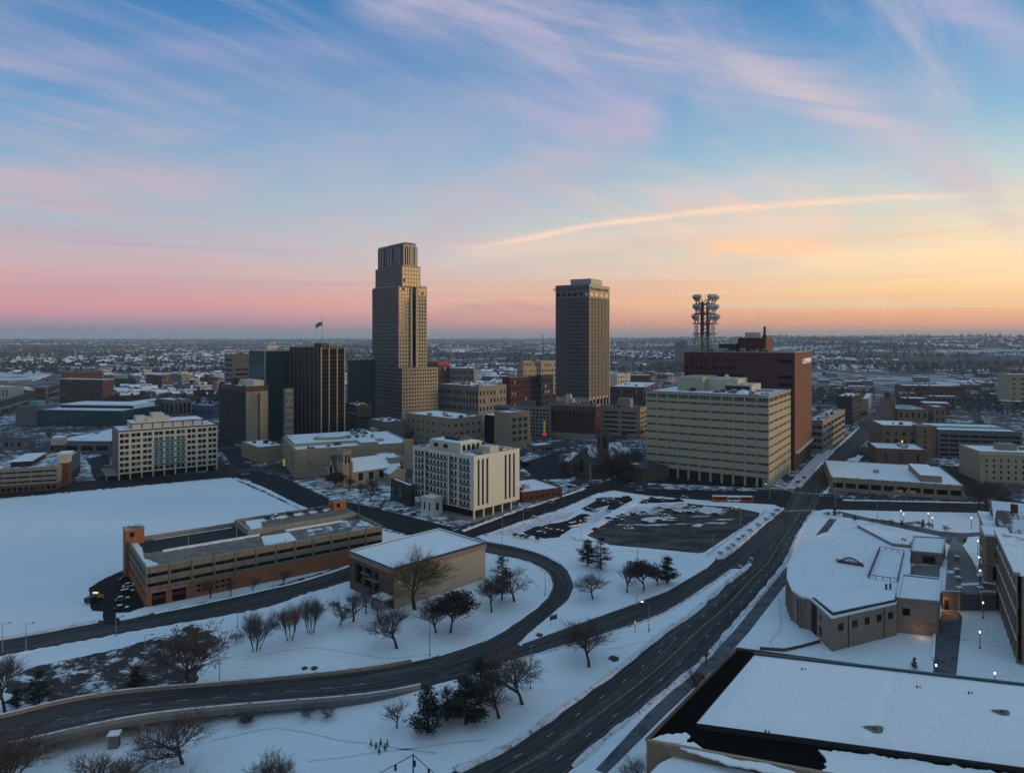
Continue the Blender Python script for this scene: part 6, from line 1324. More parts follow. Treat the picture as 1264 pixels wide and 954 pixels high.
for a, c in zip(q, q[1:]): mb = MB(); mb.bar((a.x, a.y, .5), (c.x, c.y, .5), .5, 1.1); mb.build('wall_section', BRICK_B, rwa); mb = MB(); mb.bar((a.x, a.y, 1.12), (c.x, c.y, 1.12), .45, .14); mb.build('wall_snow', SNOW_CLEAN, rwa)
TER = 5.6
# --- raised terrace with stairs beside it --------------------------------------------------
ter = [(1118, 710), (1117, 688), (1168, 688), (1172.7, 671), (1178, 662), (1187, 671), (1200, 690), (1206, 703), (1226, 700), (1232, 722), (1230, 733), (1209, 733), (1187, 732.5), (1164, 732), (1160, 722)]
TP = [G(x, y, TER) for x, y in ter]
mb = MB(); mb.prism([(p.x, p.y) for p in TP], 0, TER); tag(mb.build('terrace', pmat('terrace_stone', (.17, .165, .16), .9, .3, .3, streak=.3), kind='structure'), 'raised paved terrace between the arts centre and the stone school', 'terrace')
for pts in ([(1160, 702), (1166, 690), (1169.5, 690), (1166.5, 732), (1160, 731)], [(1206, 704), (1226, 701), (1230, 712), (1212, 717)], [(1119, 689), (1160, 690), (1158, 699), (1130, 697), (1122, 702)], [(1170, 704), (1183, 705), (1183, 708), (1169, 707)], [(1186, 720), (1208, 719), (1208, 722), (1186, 723)]):
    sheet('snow_patch', [(p.x, p.y) for p in [G(x, y, TER) for x, y in pts]], SNOW_CLEAN, 'snow left along the edges of the raised terrace', 'snow', TER + .15, z0=TER - .2, world=True)['group'] = 'snow along the terrace'
st = empty('stone_stairs', 'wide outdoor stairs with pale snow capped side walls leading down from the terrace', 'stairs', G(1198, 754))
def relst(p): return p - st.location
a0, a1 = G(1186, 733, TER), G(1210, 733, TER); b0, b1 = G(1183, 753), G(1212, 754); mb = MB(); ns = 18
for i in range(ns):
    t0, t1 = i / ns, (i + 1) / ns; p = [relst(a0.lerp(b0, t0)), relst(a1.lerp(b1, t0)), relst(a1.lerp(b1, t1)), relst(a0.lerp(b0, t1))]; z = TER * (1 - t1) + .02
    mb.prism([(q.x, q.y) for q in p], 0, z)
mb.build('steps', pmat('stair_stone', (.10, .11, .12), .9, .3, .5), st)
for s, e in ((a0, b0), (a1, b1)):
    mb = MB(); s_, e_ = relst(s), relst(e); s_.z = 0; e_.z = 0; mb.bar(s_ + Vector((0, 0, TER * .5 + .2)), e_ + Vector((0, 0, TER * .5 + .2)), 1.3, TER + 1.2); mb.build('side_wall', STONE, st); mb = MB(); mb.bar(s_ + Vector((0, 0, TER + .88)), e_ + Vector((0, 0, TER + .88)), 1.4, .16); mb.build('wall_snow', SNOW_CLEAN, st)
for i, (x, y) in enumerate(((1181, 692), (1181, 708), (1183, 718), (1184, 731), (1210, 731), (1209, 716), (1213, 700))):
    o = MB(); o.box(-.6, .6, -.6, .6, 0, 1.6); e_ = empty('terrace_pillar', 'short snow capped stone pillar on the terrace edge', 'pillar', G(x, y, TER), 0, 'stone pillars on the terrace'); o.build('shaft', STONE, e_); MB().box(-.75, .75, -.75, .75, 1.6, 1.95).build('snow_cap', SNOW_CLEAN, e_)
rw = empty('terrace_railing', 'low snow topped terrace wall facing the lower court', 'wall', G(1164, 733, 0)); 
for (xa, ya, xb, yb) in ((1163, 733, 1185, 733.5), (1211, 733.5, 1230, 734)):
    a, c = G(xa, ya, TER) - rw.location, G(xb, yb, TER) - rw.location; a.z = c.z = TER + .5; mb = MB(); mb.bar(a, c, .4, 1.0); mb.build('rail_wall', STONE, rw); a.z = c.z = TER + 1.08; mb = MB(); mb.bar(a, c, .5, .16); mb.build('wall_snow', SNOW_CLEAN, rw)
mb = MB(); a, c = G(1164, 748), G(1178, 748); 
MBd = MB(); MBd.prism([(G(1166, 753).x, G(1166, 753).y), (G(1178, 753).x, G(1178, 753).y), (G(1178, 753).x, G(1178, 753).y + .12), (G(1166, 753).x, G(1166, 753).y + .12)], 0, 3.4); 
tag(MBd.build('court_door', DARK), 'dark doorway opening under the terrace beside the stairs', 'doorway')
sheet('court_path', [(1156, 776), (1163, 757), (1184, 756), (1188, 762), (1180, 838), (1166, 846), (1152, 836), (1152, 812)], PAVE, 'dark paved path in the lower court', 'path', .14)
sheet('court_paving', [(1163, 768), (1162, 754), (1182, 754), (1184, 764)], pmat('brick_paving', (.26, .17, .11), .85, .3, .4), 'brick paved court lit orange under the terrace', 'paving', .15)
pl = bpy.data.lights.new('court_light', 'POINT'); plo = bpy.data.objects.new('court_light', pl); COL.objects.link(plo); p_ = G(1170, 756); plo.location = (p_.x, p_.y + .3, 3.2); pl.energy = 170; pl.color = (1, .42, .12); pl.shadow_soft_size = .4
plo['label'] = 'orange court lamp light'
sheet('plaza_path', [(1040, 632), (1075, 640), (1100, 643), (1130, 650), (1160, 656), (1190, 658), (1232, 656), (1232, 659.5), (1195, 663), (1190, 672), (1170, 672), (1160, 662), (1125, 655), (1080, 645), (1040, 638)], PAVE, 'partly cleared path past the shrubs to the terrace', 'path', .15)
sheet('ramp_wall_top', [(1150, 815), (1153, 770), (1156, 770), (1153.5, 815)], SNOW_CLEAN, 'snow topped ramp wall beside the lower court path', 'ramp', 1.0)
# --- stone school at the right edge -------------------------------------------------------
p_far, p_near = G(1231, 747), G(1256, 820); dv = (p_far - p_near); LS = dv.length; rotS = math.atan2(dv.y, dv.x) - R(90)
sch = empty('stone_school', 'big weathered stone school with tall windows, bays and snowy cornices cut by the right edge', 'school', p_near, rotS); FOOT.append((p_near, rotS, 2, LS))
# local: +y runs away along the facade, -x is the side facing the court, building lies at +x
HS = 24.5; b = B(); b.root = sch; b.P = p_near; b.rot = rotS
def school_face(x, y0, y1, nb, H_, name='wall'):
    mb = MB(); L_ = y1 - y0; q = L_ / nb; xs = [(q * (i + .3), q * (i + .7)) for i in range(nb)]
    rows = [(2.0, 5.2, xs), (7.4, 12.4, xs), (14.4, 18.2, xs)]
    wallgrid(mb, (x, y1, 0), (0, -1, 0), (-1, 0, 0), L_, 0, H_, rows, .6); mb.build(name, OLDSTONE, sch)
    for c, dd, x_ in rows:
        for a, e in x_:
            mb = MB(); mb.quad((x + .58, y1 - a, c), (x + .58, y1 - e, c), (x + .58, y1 - e, dd), (x + .58, y1 - a, dd)); mb.build('window', GL_DARK, sch)
            mb = MB(); mb.box(x - .18, x - .0, y1 - e - .25, y1 - a + .25, c - .35, c - .02); mb.build('sill', STONE, sch)
    for z in (6.2, 13.3, 19.6): part(b, 'stone_course', STONE, (x - .3, x - .001, y0, y1, z, z + .5)); part(b, 'course_snow', SNOW_CLEAN, (x - .3, x - .02, y0, y1, z + .5, z + .62))
    part(b, 'cornice', STONE, (x - .9, x + .6, y0, y1, H_, H_ + .9)); part(b, 'cornice_snow', SNOW_CLEAN, (x - .85, x + .5, y0, y1, H_ + .9, H_ + 1.15))
    part(b, 'rough_quoin', OLDSTONE, *[(x - .22, x - .001, y0 + (y1 - y0) * k / nb - .5 + (.5 if k == 0 else -.5 if k == nb else 0), y0 + (y1 - y0) * k / nb + .5 + (.5 if k == 0 else -.5 if k == nb else 0), 0, H_ - .1) for k in range(nb + 1)])
school_face(0, 0, LS, 7, HS)
part(b, 'body', OLDSTONE, (1.0, 38, .02, LS - .02, 0, HS)); part(b, 'roof', SNOW_ROOF, (.6, 38, 0, LS, HS, HS + .4))
for k in range(6):
    for z in (2.0, 7.6, 14.4): part(b, 'window', GL_DARK, (4 + 5.6 * k, 6.6 + 5.6 * k, -.04, .0, z, z + 3.6)); part(b, 'sill', STONE, (3.8 + 5.6 * k, 6.8 + 5.6 * k, -.2, .0, z - .4, z - .05))
# front bay projecting towards the terrace, and the farther wing
mb = MB(); rows = [(3, 6, [(2.2, 4.6)]), (8.5, 12.6, [(2.0, 4.8)]), (16.0, 17.8, [(2.6, 4.2)])]
wallgrid(mb, (-3.2, LS, 0), (1, 0, 0), (0, -1, 0), 3.2 + 4, 0, HS - 1.5, rows, .5); wallgrid(mb, (-3.2, LS + 12, 0), (0, -1, 0), (-1, 0, 0), 12, 0, HS - 1.5, [(3, 6, [(2, 4), (8, 10)]), (8.5, 12.6, [(2, 4), (8, 10)])], .5); mb.quad((4, LS + 12, 0), (-3.2, LS + 12, 0), (-3.2, LS + 12, HS - 1.5), (4, LS + 12, HS - 1.5)); mb.build('bay_wall', OLDSTONE, sch)
for c, dd, x_ in rows:
    for a, e in x_: part(b, 'window', GL_DARK, (-3.2 + a, -3.2 + e, LS + .46, LS + .5, c, dd))
part(b, 'bay_roof', SNOW_CLEAN, (-3.6, 4, LS - .4, LS + 12.4, HS - 1.5, HS - .8)); part(b, 'bay_base', OLDSTONE, (-4.2, -.4, LS - 1.2, LS - .02, 0, 7.2)); part(b, 'base_snow', SNOW_CLEAN, (-4.2, -.4, LS - 1.2, LS - .1, 7.2, 7.5)); part(b, 'bay_course', STONE, (-3.6, 4, LS - .35, LS - .02, 13.3, 13.9))
part(b, 'far_wing', OLDSTONE, (-1.5, 36, LS + 12.3, LS + 46, 0, HS - 4)); part(b, 'far_cornice', STONE, (-2.2, 36, LS + 12.3, LS + 46.6, HS - 4, HS - 3.2)); part(b, 'far_snow', SNOW_CLEAN, (-2.0, 36, LS + 12.5, LS + 46.4, HS - 3.2, HS - 2.9))
part(b, 'far_window', GL_DARK, *[(-1.56, -1.51, LS + 15 + 5 * k, LS + 17.5 + 5 * k, z, z + 3.2) for k in range(6) for z in (2.5, 8.5, 14.5)])
for i, (y0, y1) in enumerate(((LS + 14, LS + 27), (LS + 30, LS + 44))):
    gable(b, 'roof_gable', 2, 34, y0, y1, HS - 2.9, HS + 3.2, 'x', BRICK_D, SNOW_CLEAN if i else SNOW_PATCH, .4)
part(b, 'chimney', BRICK_D, (6, 8, LS + 20, LS + 22, HS, HS + 6))

# --- museum with the big roof in the foreground -------------------------------------------
ZM = 16.0
mu = empty('museum', 'large flat roofed museum with snow covered upper roof and bare black margin at bottom right', 'museum', G(798, 915, ZM).xy.to_3d())
M0 = mu.location.copy()
def rm(px, py, z): p = G(px, py, z); return Vector((p.x - M0.x, p.y - M0.y, 0))
A, Bc, C = rm(798, 915, ZM), rm(909, 802, ZM), rm(1330, 860, ZM)
ab = (Bc - A); dirn = (C - Bc)
Dd = A + dirn * 1.02
Bx = Bc; Cx = Bc + dirn * 1.0
mb = MB(); mb.prism([(p.x, p.y) for p in (A, Bx, Cx, Dd)], 0, ZM); mb.build('wall', TAN, mu)
mb = MB(); mb.prism([(p.x, p.y) for p in (A, Bx, Cx, Dd)], ZM, ZM + .05); mb.build('roof', TARMAC_ROOF, mu)
P_ = [rm(930.5, 806, ZM + 1.4), rm(858.5, 890.5, ZM + 1.4), rm(1268, 952, ZM + 1.4) + Vector((14, -2, 0)), rm(1300, 854, ZM + 1.4) + Vector((8, 0, 0))]
mb = MB(); mb.prism([(p.x, p.y) for p in P_], ZM + .05, ZM + 1.1); mb.build('upper_roof', METAL, mu)
cen = sum(P_, Vector()) / 4; mb = MB(); q = [((p.x - cen.x) * .994 + cen.x, (p.y - cen.y) * .99 + cen.y) for p in P_]
# upper snow: a real sheet with gentle drifts
N1, N2 = 60, 40; mb = MB()
for i in range(N1 + 1):
    for j in range(N2 + 1):
        u, v = i / N1, j / N2; a_ = Vector((*q[0], 0)).lerp(Vector((*q[3], 0)), u); b_ = Vector((*q[1], 0)).lerp(Vector((*q[2], 0)), u); p = a_.lerp(b_, v)
        seam = math.exp(-((u - .45) / .008) ** 2) * .13
        edge = min(1, min(u, 1 - u) * 25, min(v, 1 - v) * 18)
        zz = ZM + 1.12 + .22 * edge + .10 * edge * mnoise.fractal(Vector((p.x * .08, p.y * .08, 2)), 1, 2, 4) - seam * edge
        mb.v.append((p.x, p.y, zz))
for i in range(N1):
    for j in range(N2):
        a = i * (N2 + 1) + j; mb.f.append((a, a + N2 + 1, a + N2 + 2, a + 1)); mb.mi.append(0)
f = mb.f[0]; a, b_, c = (Vector(mb.v[k]) for k in f[:3])
if (b_ - a).cross(c - a).z < 0: mb.f = [tuple(reversed(k)) for k in mb.f]
mb.build('snow_cover', SNOW_CLEAN, mu, smooth=True)
mb = MB(); mb.bar(P_[0] + Vector((0, 0, ZM + 1.25)), P_[3] + Vector((0, 0, ZM + 1.25)), .7, .7); mb.build('edge_rail', pmat('blue_green_metal', (.03, .06, .075), .5, .2, .5), mu)
mb = MB(); mb.bar(Bx + Vector((0, 0, ZM + .3)), Cx + Vector((0, 0, ZM + .3)), .6, .6); mb.bar(A + Vector((0, 0, ZM + .25)), Bx + Vector((0, 0, ZM + .25)), .5, .5); mb.build('parapet', BRICK_B, mu)
mb = MB(); mb.bar(A + Vector((0, 0, ZM + .2)), Dd + Vector((0, 0, ZM + .2)), .7, .5); mb.build('front_parapet', TAN, mu)
def rlump(pts, z, h, mat, seed, amp=.5):
    P = [rm(x, y, z) for x, y in pts]; out = []
    for i, a in enumerate(P):
        e = P[(i + 1) % len(P)]; L_ = (e - a).length; n = max(1, int(L_ / .6)); nr = Vector((-(e - a).y, (e - a).x, 0)).normalized()
        for k in range(n):
            p = a.lerp(e, k / n); out.append(p + nr * amp * mnoise.fractal(Vector((p.x * .8, p.y * .8, seed)), 1, 2, 3))
    mb = MB(); mb.prism([(p.x, p.y) for p in out], z, z + h); return mb.build('roof_snow', mat, mu)
rlump([(802, 914), (815, 909), (845, 905), (851, 909), (842, 918), (825, 919)], ZM + .06, .25, SNOW_CLEAN, 1)
rlump([(830, 920), (856, 917), (870, 927), (905, 938), (950, 944), (985, 956), (990, 962), (900, 944), (850, 928)], ZM + .06, .3, SNOW_CLEAN, 2)
rlump([(1014, 958), (1020, 940), (1010, 926), (1040, 929), (1120, 939), (1290, 962), (1300, 985), (1020, 985)], ZM + .06, .3, SNOW_CLEAN, 3, .9)
rlump([(812, 944), (826, 936), (960, 958), (1000, 970), (950, 975), (800, 958)], 14.6, .1, SNOW_CLEAN, 9, .1)
for (x, y, s) in ((1080, 899.5, 1.0), (1237, 879, .9)):
    p = rm(x, y, ZM + 1.4); mb = MB(); pts = [(p.x + s * (1.6 + .5 * math.sin(3 * t)) * math.cos(t), p.y + s * (1.5 + .4 * math.cos(2 * t)) * math.sin(t)) for t in [2 * math.pi * k / 16 for k in range(16)]]
    mb.prism(pts, ZM + 1.2, ZM + 1.47); mb.build('melted_drain', pmat('gravel', (.13, .13, .12), .9, .5, 2.0), mu); mb = MB(); mb.tube((p.x, p.y, ZM + 1.4), (p.x, p.y, ZM + 1.7), .4, .3, 10); mb.build('roof_drain', METAL, mu)
for (x, y) in ((990, 826), (1132, 848), (1196, 855), (945, 903), (1117, 930), (1200, 941)):
    p = rm(x, y, ZM + 1.4); mb = MB(); mb.tube((p.x, p.y, ZM + 1.2), (p.x, p.y, ZM + 1.75), .16, .16, 8); mb.tube((p.x + .7, p.y + .1, ZM + 1.2), (p.x + .7, p.y + .1, ZM + 1.6), .12, .12, 8); mb.build('vent_pipe', METAL, mu)
lowp = [rm(815, 945, 14.5), rm(826, 935, 14.5)]
# lower annex roof and wall at the bottom edge
a, c = A + Vector((2.0, -.5, 0)), Dd + Vector((2, -.5, 0)); d = (c - a).normalized(); nrm = Vector((d.y, -d.x, 0)); q = [a + d * 2.5, a + d * 60, a + d * 60 + nrm * 14, a + d * 2.5 + nrm * 14]
mb = MB(); mb.prism([(p.x, p.y) for p in q], 0, 14.0); mb.build('annex_wall', TAN, mu); mb = MB(); mb.prism([(p.x, p.y) for p in q], 14.0, 14.2); mb.build('annex_snow', SNOW_CLEAN, mu)
FOOT.append((M0, 0, 5, 5))

# --- curving overpass ----------------------------------------------------------------------
LZ = 5.2
def rise(t): return LZ * (1 - t) ** 1.0 if t < .0 else LZ * max(0, 1 - t * 1.02) ** .8
ou = [(-90, 905), (0, 887), (79, 868), (158, 855.5), (269, 846), (400, 833.5), (470, 824.5), (524, 814)]
ol = [(-90, 940), (20, 920), (136, 894), (221, 881), (330, 871), (420, 864), (483, 856), (548, 842)]
# unproject each edge at the deck's own height
def edge3(pts):
    out = []
    for i, (x, y) in enumerate(pts):
        t = i / (len(pts) - 1); p = G(x, y, rise(t)); out.append(p)
    return cat(out)
EU, EL = edge3(ou), edge3(ol); NN = 80; EU, _ = resample(EU, NN); EL, _ = resample(EL, NN)
op = empty('overpass', 'curving concrete overpass with pale parapets crossing the lower left', 'overpass', (0, 0, 0))
mb = MB(); K = 5; run = 0
for i in range(NN + 1):
    if i: run += (EU[i] - EU[i - 1]).length
    for k in range(K + 1):
        p = EU[i].lerp(EL[i], k / K); mb.uv[len(mb.v)] = (run, (EU[i] - EL[i]).length * k / K); mb.v.append((p.x, p.y, p.z + .09))
for i in range(NN):
    for k in range(K): a = i * (K + 1) + k; mb.f.append((a, a + K + 1, a + K + 2, a + 1)); mb.mi.append(0)
f = mb.f[0]; a, b_, c = (Vector(mb.v[k]) for k in f[:3])
if (b_ - a).cross(c - a).z < 0: mb.f = [tuple(reversed(k)) for k in mb.f]
mb.build('deck', ROAD, op)
for nm, Ed, sg_ in (('far_parapet', EU, 1), ('near_parapet', EL, -1)):
    mb = MB(); mb2 = MB(); mb3 = MB()
    for i in range(NN - (0 if sg_ > 0 else 5)):
        a, c = Ed[i], Ed[i + 1]
        if a.z < .35: break
        mb.bar(a + Vector((0, 0, .50)), c + Vector((0, 0, .50)), .45, 1.0); mb2.bar(a + Vector((0, 0, 1.05)), c + Vector((0, 0, 1.05)), .5, .12); mb3.bar(a + Vector((0, 0, -.5)), c + Vector((0, 0, -.5)), .8, 1.0)
    mb.build('parapet', CONC, op); mb2.build('parapet_snow', SNOW_DIRTY, op); mb3.build('edge_beam', CONC_D, op)
mb = MB()
for i in range(NN):
    a, c, e, g_ = EU[i], EU[i + 1], EL[i + 1], EL[i]; dz_ = Vector((0, 0, -1.1)); mb.quad(a + dz_, g_ + dz_, e + dz_, c + dz_)
mb.build('soffit', CONC_D, op)
for i in (14, 28, 42, 55):
    for u in (.15, .85):
        p = EU[i].lerp(EL[i], u); mb = MB(); mb.tube((p.x, p.y, 0), (p.x, p.y, p.z - 1.0), .7, .7, 10); mb.build('pier', CONC, op)
    p, q = EU[i].lerp(EL[i], .05), EU[i].lerp(EL[i], .95); mb = MB(); mb.bar((p.x, p.y, p.z - 1.4), (q.x, q.y, q.z - 1.4), 1.2, .9); mb.build('pier_cap', CONC, op)
# end fill where the ramp meets the ground
mb = MB()
for i in range(58, NN):
    for Ed in (EU, EL):
        a, c = Ed[i], Ed[i + 1]; mb.quad((a.x, a.y, -.1), (c.x, c.y, -.1), (c.x, c.y, c.z), (a.x, a.y, a.z))
a, c = EU[58], EL[58]; mb.quad((a.x, a.y, -.1), (c.x, c.y, -.1), (c.x, c.y, c.z), (a.x, a.y, a.z)); mb.build('abutment', CONC_D, op)
mb = MB(); 
for i in range(4, NN - 10, 6):
    a, c = EU[i].lerp(EL[i], .5), EU[i + 2].lerp(EL[i + 2], .5); mb.bar(a + Vector((0, 0, .10)), c + Vector((0, 0, .10)), .16, .02)
mb.build('lane_marking', MARK, op)
# elevated highway far left
hw = empty('elevated_highway', 'dark elevated highway on columns at the far left', 'highway', (0, 0, 0)); hl = [(-60, 508), (0, 495), (40, 484), (66, 476), (100, 468), (130, 462)]; hz = 7
l = [G(x, y, hz) for x, y in hl]; r_ = [G(x, y + 6 + 4 * (1 - i / 5), hz) for i, (x, y) in enumerate(hl)]; l, _ = resample(cat(l), 40); r_, _ = resample(cat(r_), 40)
mb = MB(); mb2 = MB()
for i in range(40):
    mb.quad(r_[i], r_[i + 1], l[i + 1], l[i]); mb2.bar(r_[i] + Vector((0, 0, -.3)), r_[i + 1] + Vector((0, 0, -.3)), .6, 2.4); mb2.bar(l[i] + Vector((0, 0, .2)), l[i + 1] + Vector((0, 0, .2)), .6, 1.2)
mb.build('deck', ROAD_DARK, hw); mb2.build('barrier', CONC_D, hw)
for i in range(2, 40, 4): MB().tube((r_[i].x, r_[i].y + 3, 0), (r_[i].x, r_[i].y + 3, hz - .5), 1, 1, 8).build('column', CONC_D, hw)

# ------------------------------------------------------------------ trees
def bare_proto(seed, h=10.0, spread=.55, stems=1, twig=TWIG, dens=1.0, leaf=None, start=.1, droop=.0):
    r = random.Random(seed); tr, cr, lf = MB(), MB(), MB()
    def branch(p, d, L, rad, lvl):
        n = 3 if lvl < 2 else 2; pts = [p]; dd = d.copy()
        for i in range(n):
            dd = (dd + Vector((r.uniform(-1, 1), r.uniform(-1, 1), r.uniform(-.5, .8))) * (.16 if lvl < 2 else .26)).normalized()
            pts.append(pts[-1] + dd * L / n)
        m = tr if lvl <= 1 else cr
        for i in range(n):
            r0, r1 = rad * (1 - .5 * i / n), rad * (1 - .5 * (i + 1) / n); m.tube(pts[i], pts[i + 1], r0, r1, 6 if lvl == 0 else 5 if lvl == 1 else 3, caps=False)
        if lvl == 4:
            if leaf and r.random() < (.8 if leaf.name == 'dry_leaves' else .22):
                for _ in range(3):
                    c = pts[-1] + Vector((r.gauss(0, .18), r.gauss(0, .18), r.gauss(0, .16))); a = Vector((r.gauss(0, 1), r.gauss(0, 1), r.gauss(0, 1))).normalized(); b_ = a.orthogonal().normalized(); s = r.uniform(.08, .18)
                    lf.add([c - a * s, c + b_ * s * .8, c + a * s, c - b_ * s * .8], [(0, 1, 2, 3)])
            return
        kids_ = [r.randint(6, 8), r.randint(5, 7), r.randint(5, 7), r.randint(5, 6)][lvl]
        kids_ = max(2, int(kids_ * (dens if lvl > 1 else 1)))
        for k in range(kids_):
            t = (start + (1 - start) * r.uniform(.35, 1)) if lvl == 0 else r.uniform(.3, 1)
            i = min(n - 1, int(t * n)); q = pts[i].lerp(pts[i + 1], t * n - i); a = r.uniform(0, 2 * math.pi)
            sidev = Vector((math.cos(a), math.sin(a), 0)); tang = (pts[i + 1] - pts[i]).normalized(); sidev = (sidev - tang * sidev.dot(tang)).normalized()
            spr = spread * r.uniform(.8, 1.5); nd = (tang * math.cos(spr) + sidev * math.sin(spr) + Vector((0, 0, .10 - droop * lvl))).normalized()
            branch(q, nd, L * (r.uniform(.7, .95) * (1.35 - .6 * t) if lvl == 0 else r.uniform(.5, .72)), rad * (.5 if lvl == 0 else .5), lvl + 1)
        branch(pts[-1], (dd + Vector((r.uniform(-.3, .3), r.uniform(-.3, .3), .2))).normalized(), L * .6, rad * .5, lvl + 1)
    for s in range(stems):
        a = 2 * math.pi * s / stems; off = Vector((math.cos(a), math.sin(a), 0)) * (.0 if stems == 1 else .7)
        branch(off + Vector((0, 0, -.1)), Vector((off.x * .35, off.y * .35, 1)).normalized(), h * (.40 if stems == 1 else .48), h * (.021 if stems == 1 else .012), 0)
    zs = [v[2] for v in cr.v]; k = h / max(zs)
    for m in (tr, cr, lf): m.v = [(x * k, y * k, z * k) for x, y, z in m.v]
    xs = sorted(v[0] for v in cr.v); wd = xs[int(len(xs) * .99)] - xs[int(len(xs) * .01)]
    return dict(trunk=tr.mesh('trunk', BARK), crown=cr.mesh('crown', twig), leaves=lf.mesh('leaves', leaf) if leaf else None, h=h, w=wd)
def pine_proto(seed, h=12.0, w=6.0, cone=.5, bare=.18):
    r = random.Random(seed); tr, cr, lf = MB(), MB(), MB(); top = Vector((r.uniform(-.3, .3), r.uniform(-.3, .3), h))
    tr.tube((0, 0, -.1), top * .5, h * .022, h * .014, 7); tr.tube(top * .5, top, h * .014, .03, 6)
    def clump(c, s, n):
        for _ in range(n):
            a = Vector((r.gauss(0, 1), r.gauss(0, 1), r.gauss(.15, .6))).normalized(); b_ = a.orthogonal().normalized(); p = c + Vector((r.gauss(0, s * .55), r.gauss(0, s * .55), r.gauss(0, s * .28)))
            L = s * r.uniform(.5, 1.0); wv = s * r.uniform(.10, .2); lf.add([p - b_ * wv, p + b_ * wv, p + a * L + b_ * wv * .2, p + a * L - b_ * wv * .2], [(0, 1, 2, 3)])
    nw = int(h * 1.15)
    for i in range(nw):
        t = bare + (1 - bare) * (i + r.uniform(-.3, .3)) / nw; t = min(.98, max(bare, t)); z = t * h
        rad = w / 2 * ((1 - t) / (1 - bare)) ** cone * r.uniform(.7, 1.12)
        if t < bare + .12: rad *= .75
        for k in range(r.randint(4, 6)):
            a = r.uniform(0, 2 * math.pi); L = rad * r.uniform(.6, 1.1); d = Vector((math.cos(a), math.sin(a), r.uniform(-.05, .25))); p0 = top * t; p1 = p0 + d * L
            cr.tube(p0, p1, .07, .02, 3, caps=False)
            for j in range(max(2, int(L * 1.6))):
                u = r.uniform(.35, 1.05); clump(p0.lerp(p1, u) + Vector((0, 0, .1)), r.uniform(.5, .95), 15)
    clump(top, .6, 14)
    return dict(trunk=tr.mesh('trunk', BARK), crown=cr.mesh('branches', BARK), leaves=lf.mesh('needles', NEEDLE), h=h, w=w)
PRO = {'a': bare_proto(1, 10, .6), 'b': bare_proto(2, 10, .72), 'c': bare_proto(5, 10, .5, dens=.9), 'gold': bare_proto(8, 14, .66, twig=TWIG_G), 'multi': bare_proto(11, 9, .34, 5, twig=TWIG_P, dens=.8),
       'thin': bare_proto(13, 8, .45, twig=TWIG_P, dens=.7), 'oak': bare_proto(17, 9, .6, leaf=DRYLEAF), 'round': bare_proto(23, 8, .85, twig=TWIG_P, start=.1),
       'pine': pine_proto(3, 12, 7.5, .55, .16), 'pine2': pine_proto(4, 12, 8.4, .6, .08), 'pine3': pine_proto(9, 11, 7.0, .7, .1), 'brown': bare_proto(29, 13, .62, twig=TWIG, leaf=pmat('brown_leaves', (.075, .045, .03), .95, .5, 1.2), dens=.9)}
def plant_tree(kind, px, py, top, label, width=None, name=None, z=.1, group=None, rz=None):
    p = G(px, py, z); hgt = zat(top, p.y) - z; pr = PRO[kind]; k = hgt / pr['h']; kw = k
    if width: kw = (width * p.y / F) / pr['w']
    kw = min(max(kw, k * .6), k * 1.7)
    nm = name or ('pine_tree' if kind.startswith('pine') else 'leafy_tree' if pr['leaves'] else 'bare_tree')
    t = empty(nm, label, 'tree', p, rnd.uniform(0, 6.28) if rz is None else rz, group); t.scale = (kw, kw, k)
    for nm2, key in (('trunk', 'trunk'), ('crown', 'crown'), ('needles' if kind.startswith('pine') else 'leaves', 'leaves')):
        if pr[key]: o = bpy.data.objects.new(nm2, pr[key]); COL.objects.link(o); o.parent = t
    return t
T = plant_tree
T('gold', 512, 752, 676, 'large golden bare tree standing before the brown brick hall', 82)
T('a', 490, 800, 747, 'spreading bare tree on the lawn below the golden tree', 66)
T('c', 538, 781, 740, 'thin bare tree left of the dark round oak', 40)
T('oak', 556, 781, 731, 'dark round oak still holding its leaves on the ramp lawn', 46)
T('b', 606.5, 756, 712, 'left bare tree of the group inside the loop ramp', 44)
T('a', 635, 742, 698, 'wide right bare tree of the group inside the loop ramp', 66)
T('pine', 619.6, 740, 685, 'tall dark pine in the middle of the loop ramp group', 34)
T('pine', 725.5, 698, 666, 'left and smaller pine of the pair below the parking lot', 30)
T('pine2', 741.6, 703, 664, 'right and fuller pine of the pair below the parking lot', 34)
T('round', 732, 739.5, 703, 'round low bare tree beside the loop ramp', 42)
T('thin', 774.4, 731.5, 699, 'slender bare tree left of the dark oak by the avenue', 34)
T('oak', 795, 729, 692, 'dark oak with leaves left of the lone pine by the avenue', 32)
T('pine3', 824, 720, 686, 'lone pine beside the slip road', 34)
T('c', 812, 723, 700, 'small bare tree squeezed between oak and lone pine', 28)
T('b', 727, 823, 771, 'broad bare tree between slip road and avenue', 76)
T('a', 616, 886, 827, 'bare tree right of the big pine cluster', 58)
T('b', 645, 869, 805, 'tall wide bare tree at the right of the pine cluster', 92)
T('pine2', 529, 902, 848, 'low broad pine at the left of the bottom pine cluster', 88)
T('pine2', 575, 893, 834, 'middle pine of the bottom pine cluster', 70)
T('pine', 593, 868, 811, 'tallest pine at the back of the bottom pine cluster', 60)
T('pine3', 552, 889, 846, 'small pine tucked inside the bottom pine cluster', 50)
T('thin', 490, 898, 864, 'small bare tree at the left foot of the pine cluster', 30)
T('b', 225.6, 942, 876, 'solitary bare tree on the snow below the overpass', 92)
T('brown', 232, 848, 768, 'large brown tree with clinging leaves beside the overpass', 96)
T('a', 6, 880, 805, 'bare tree cut by the left edge above the overpass', 60)
T('b', 10, 1000, 906, 'dense bare tree at the bottom left corner', 100)
T('a', 112, 1010, 926, 'bare treetop along the bottom edge right of the corner tree', 100)
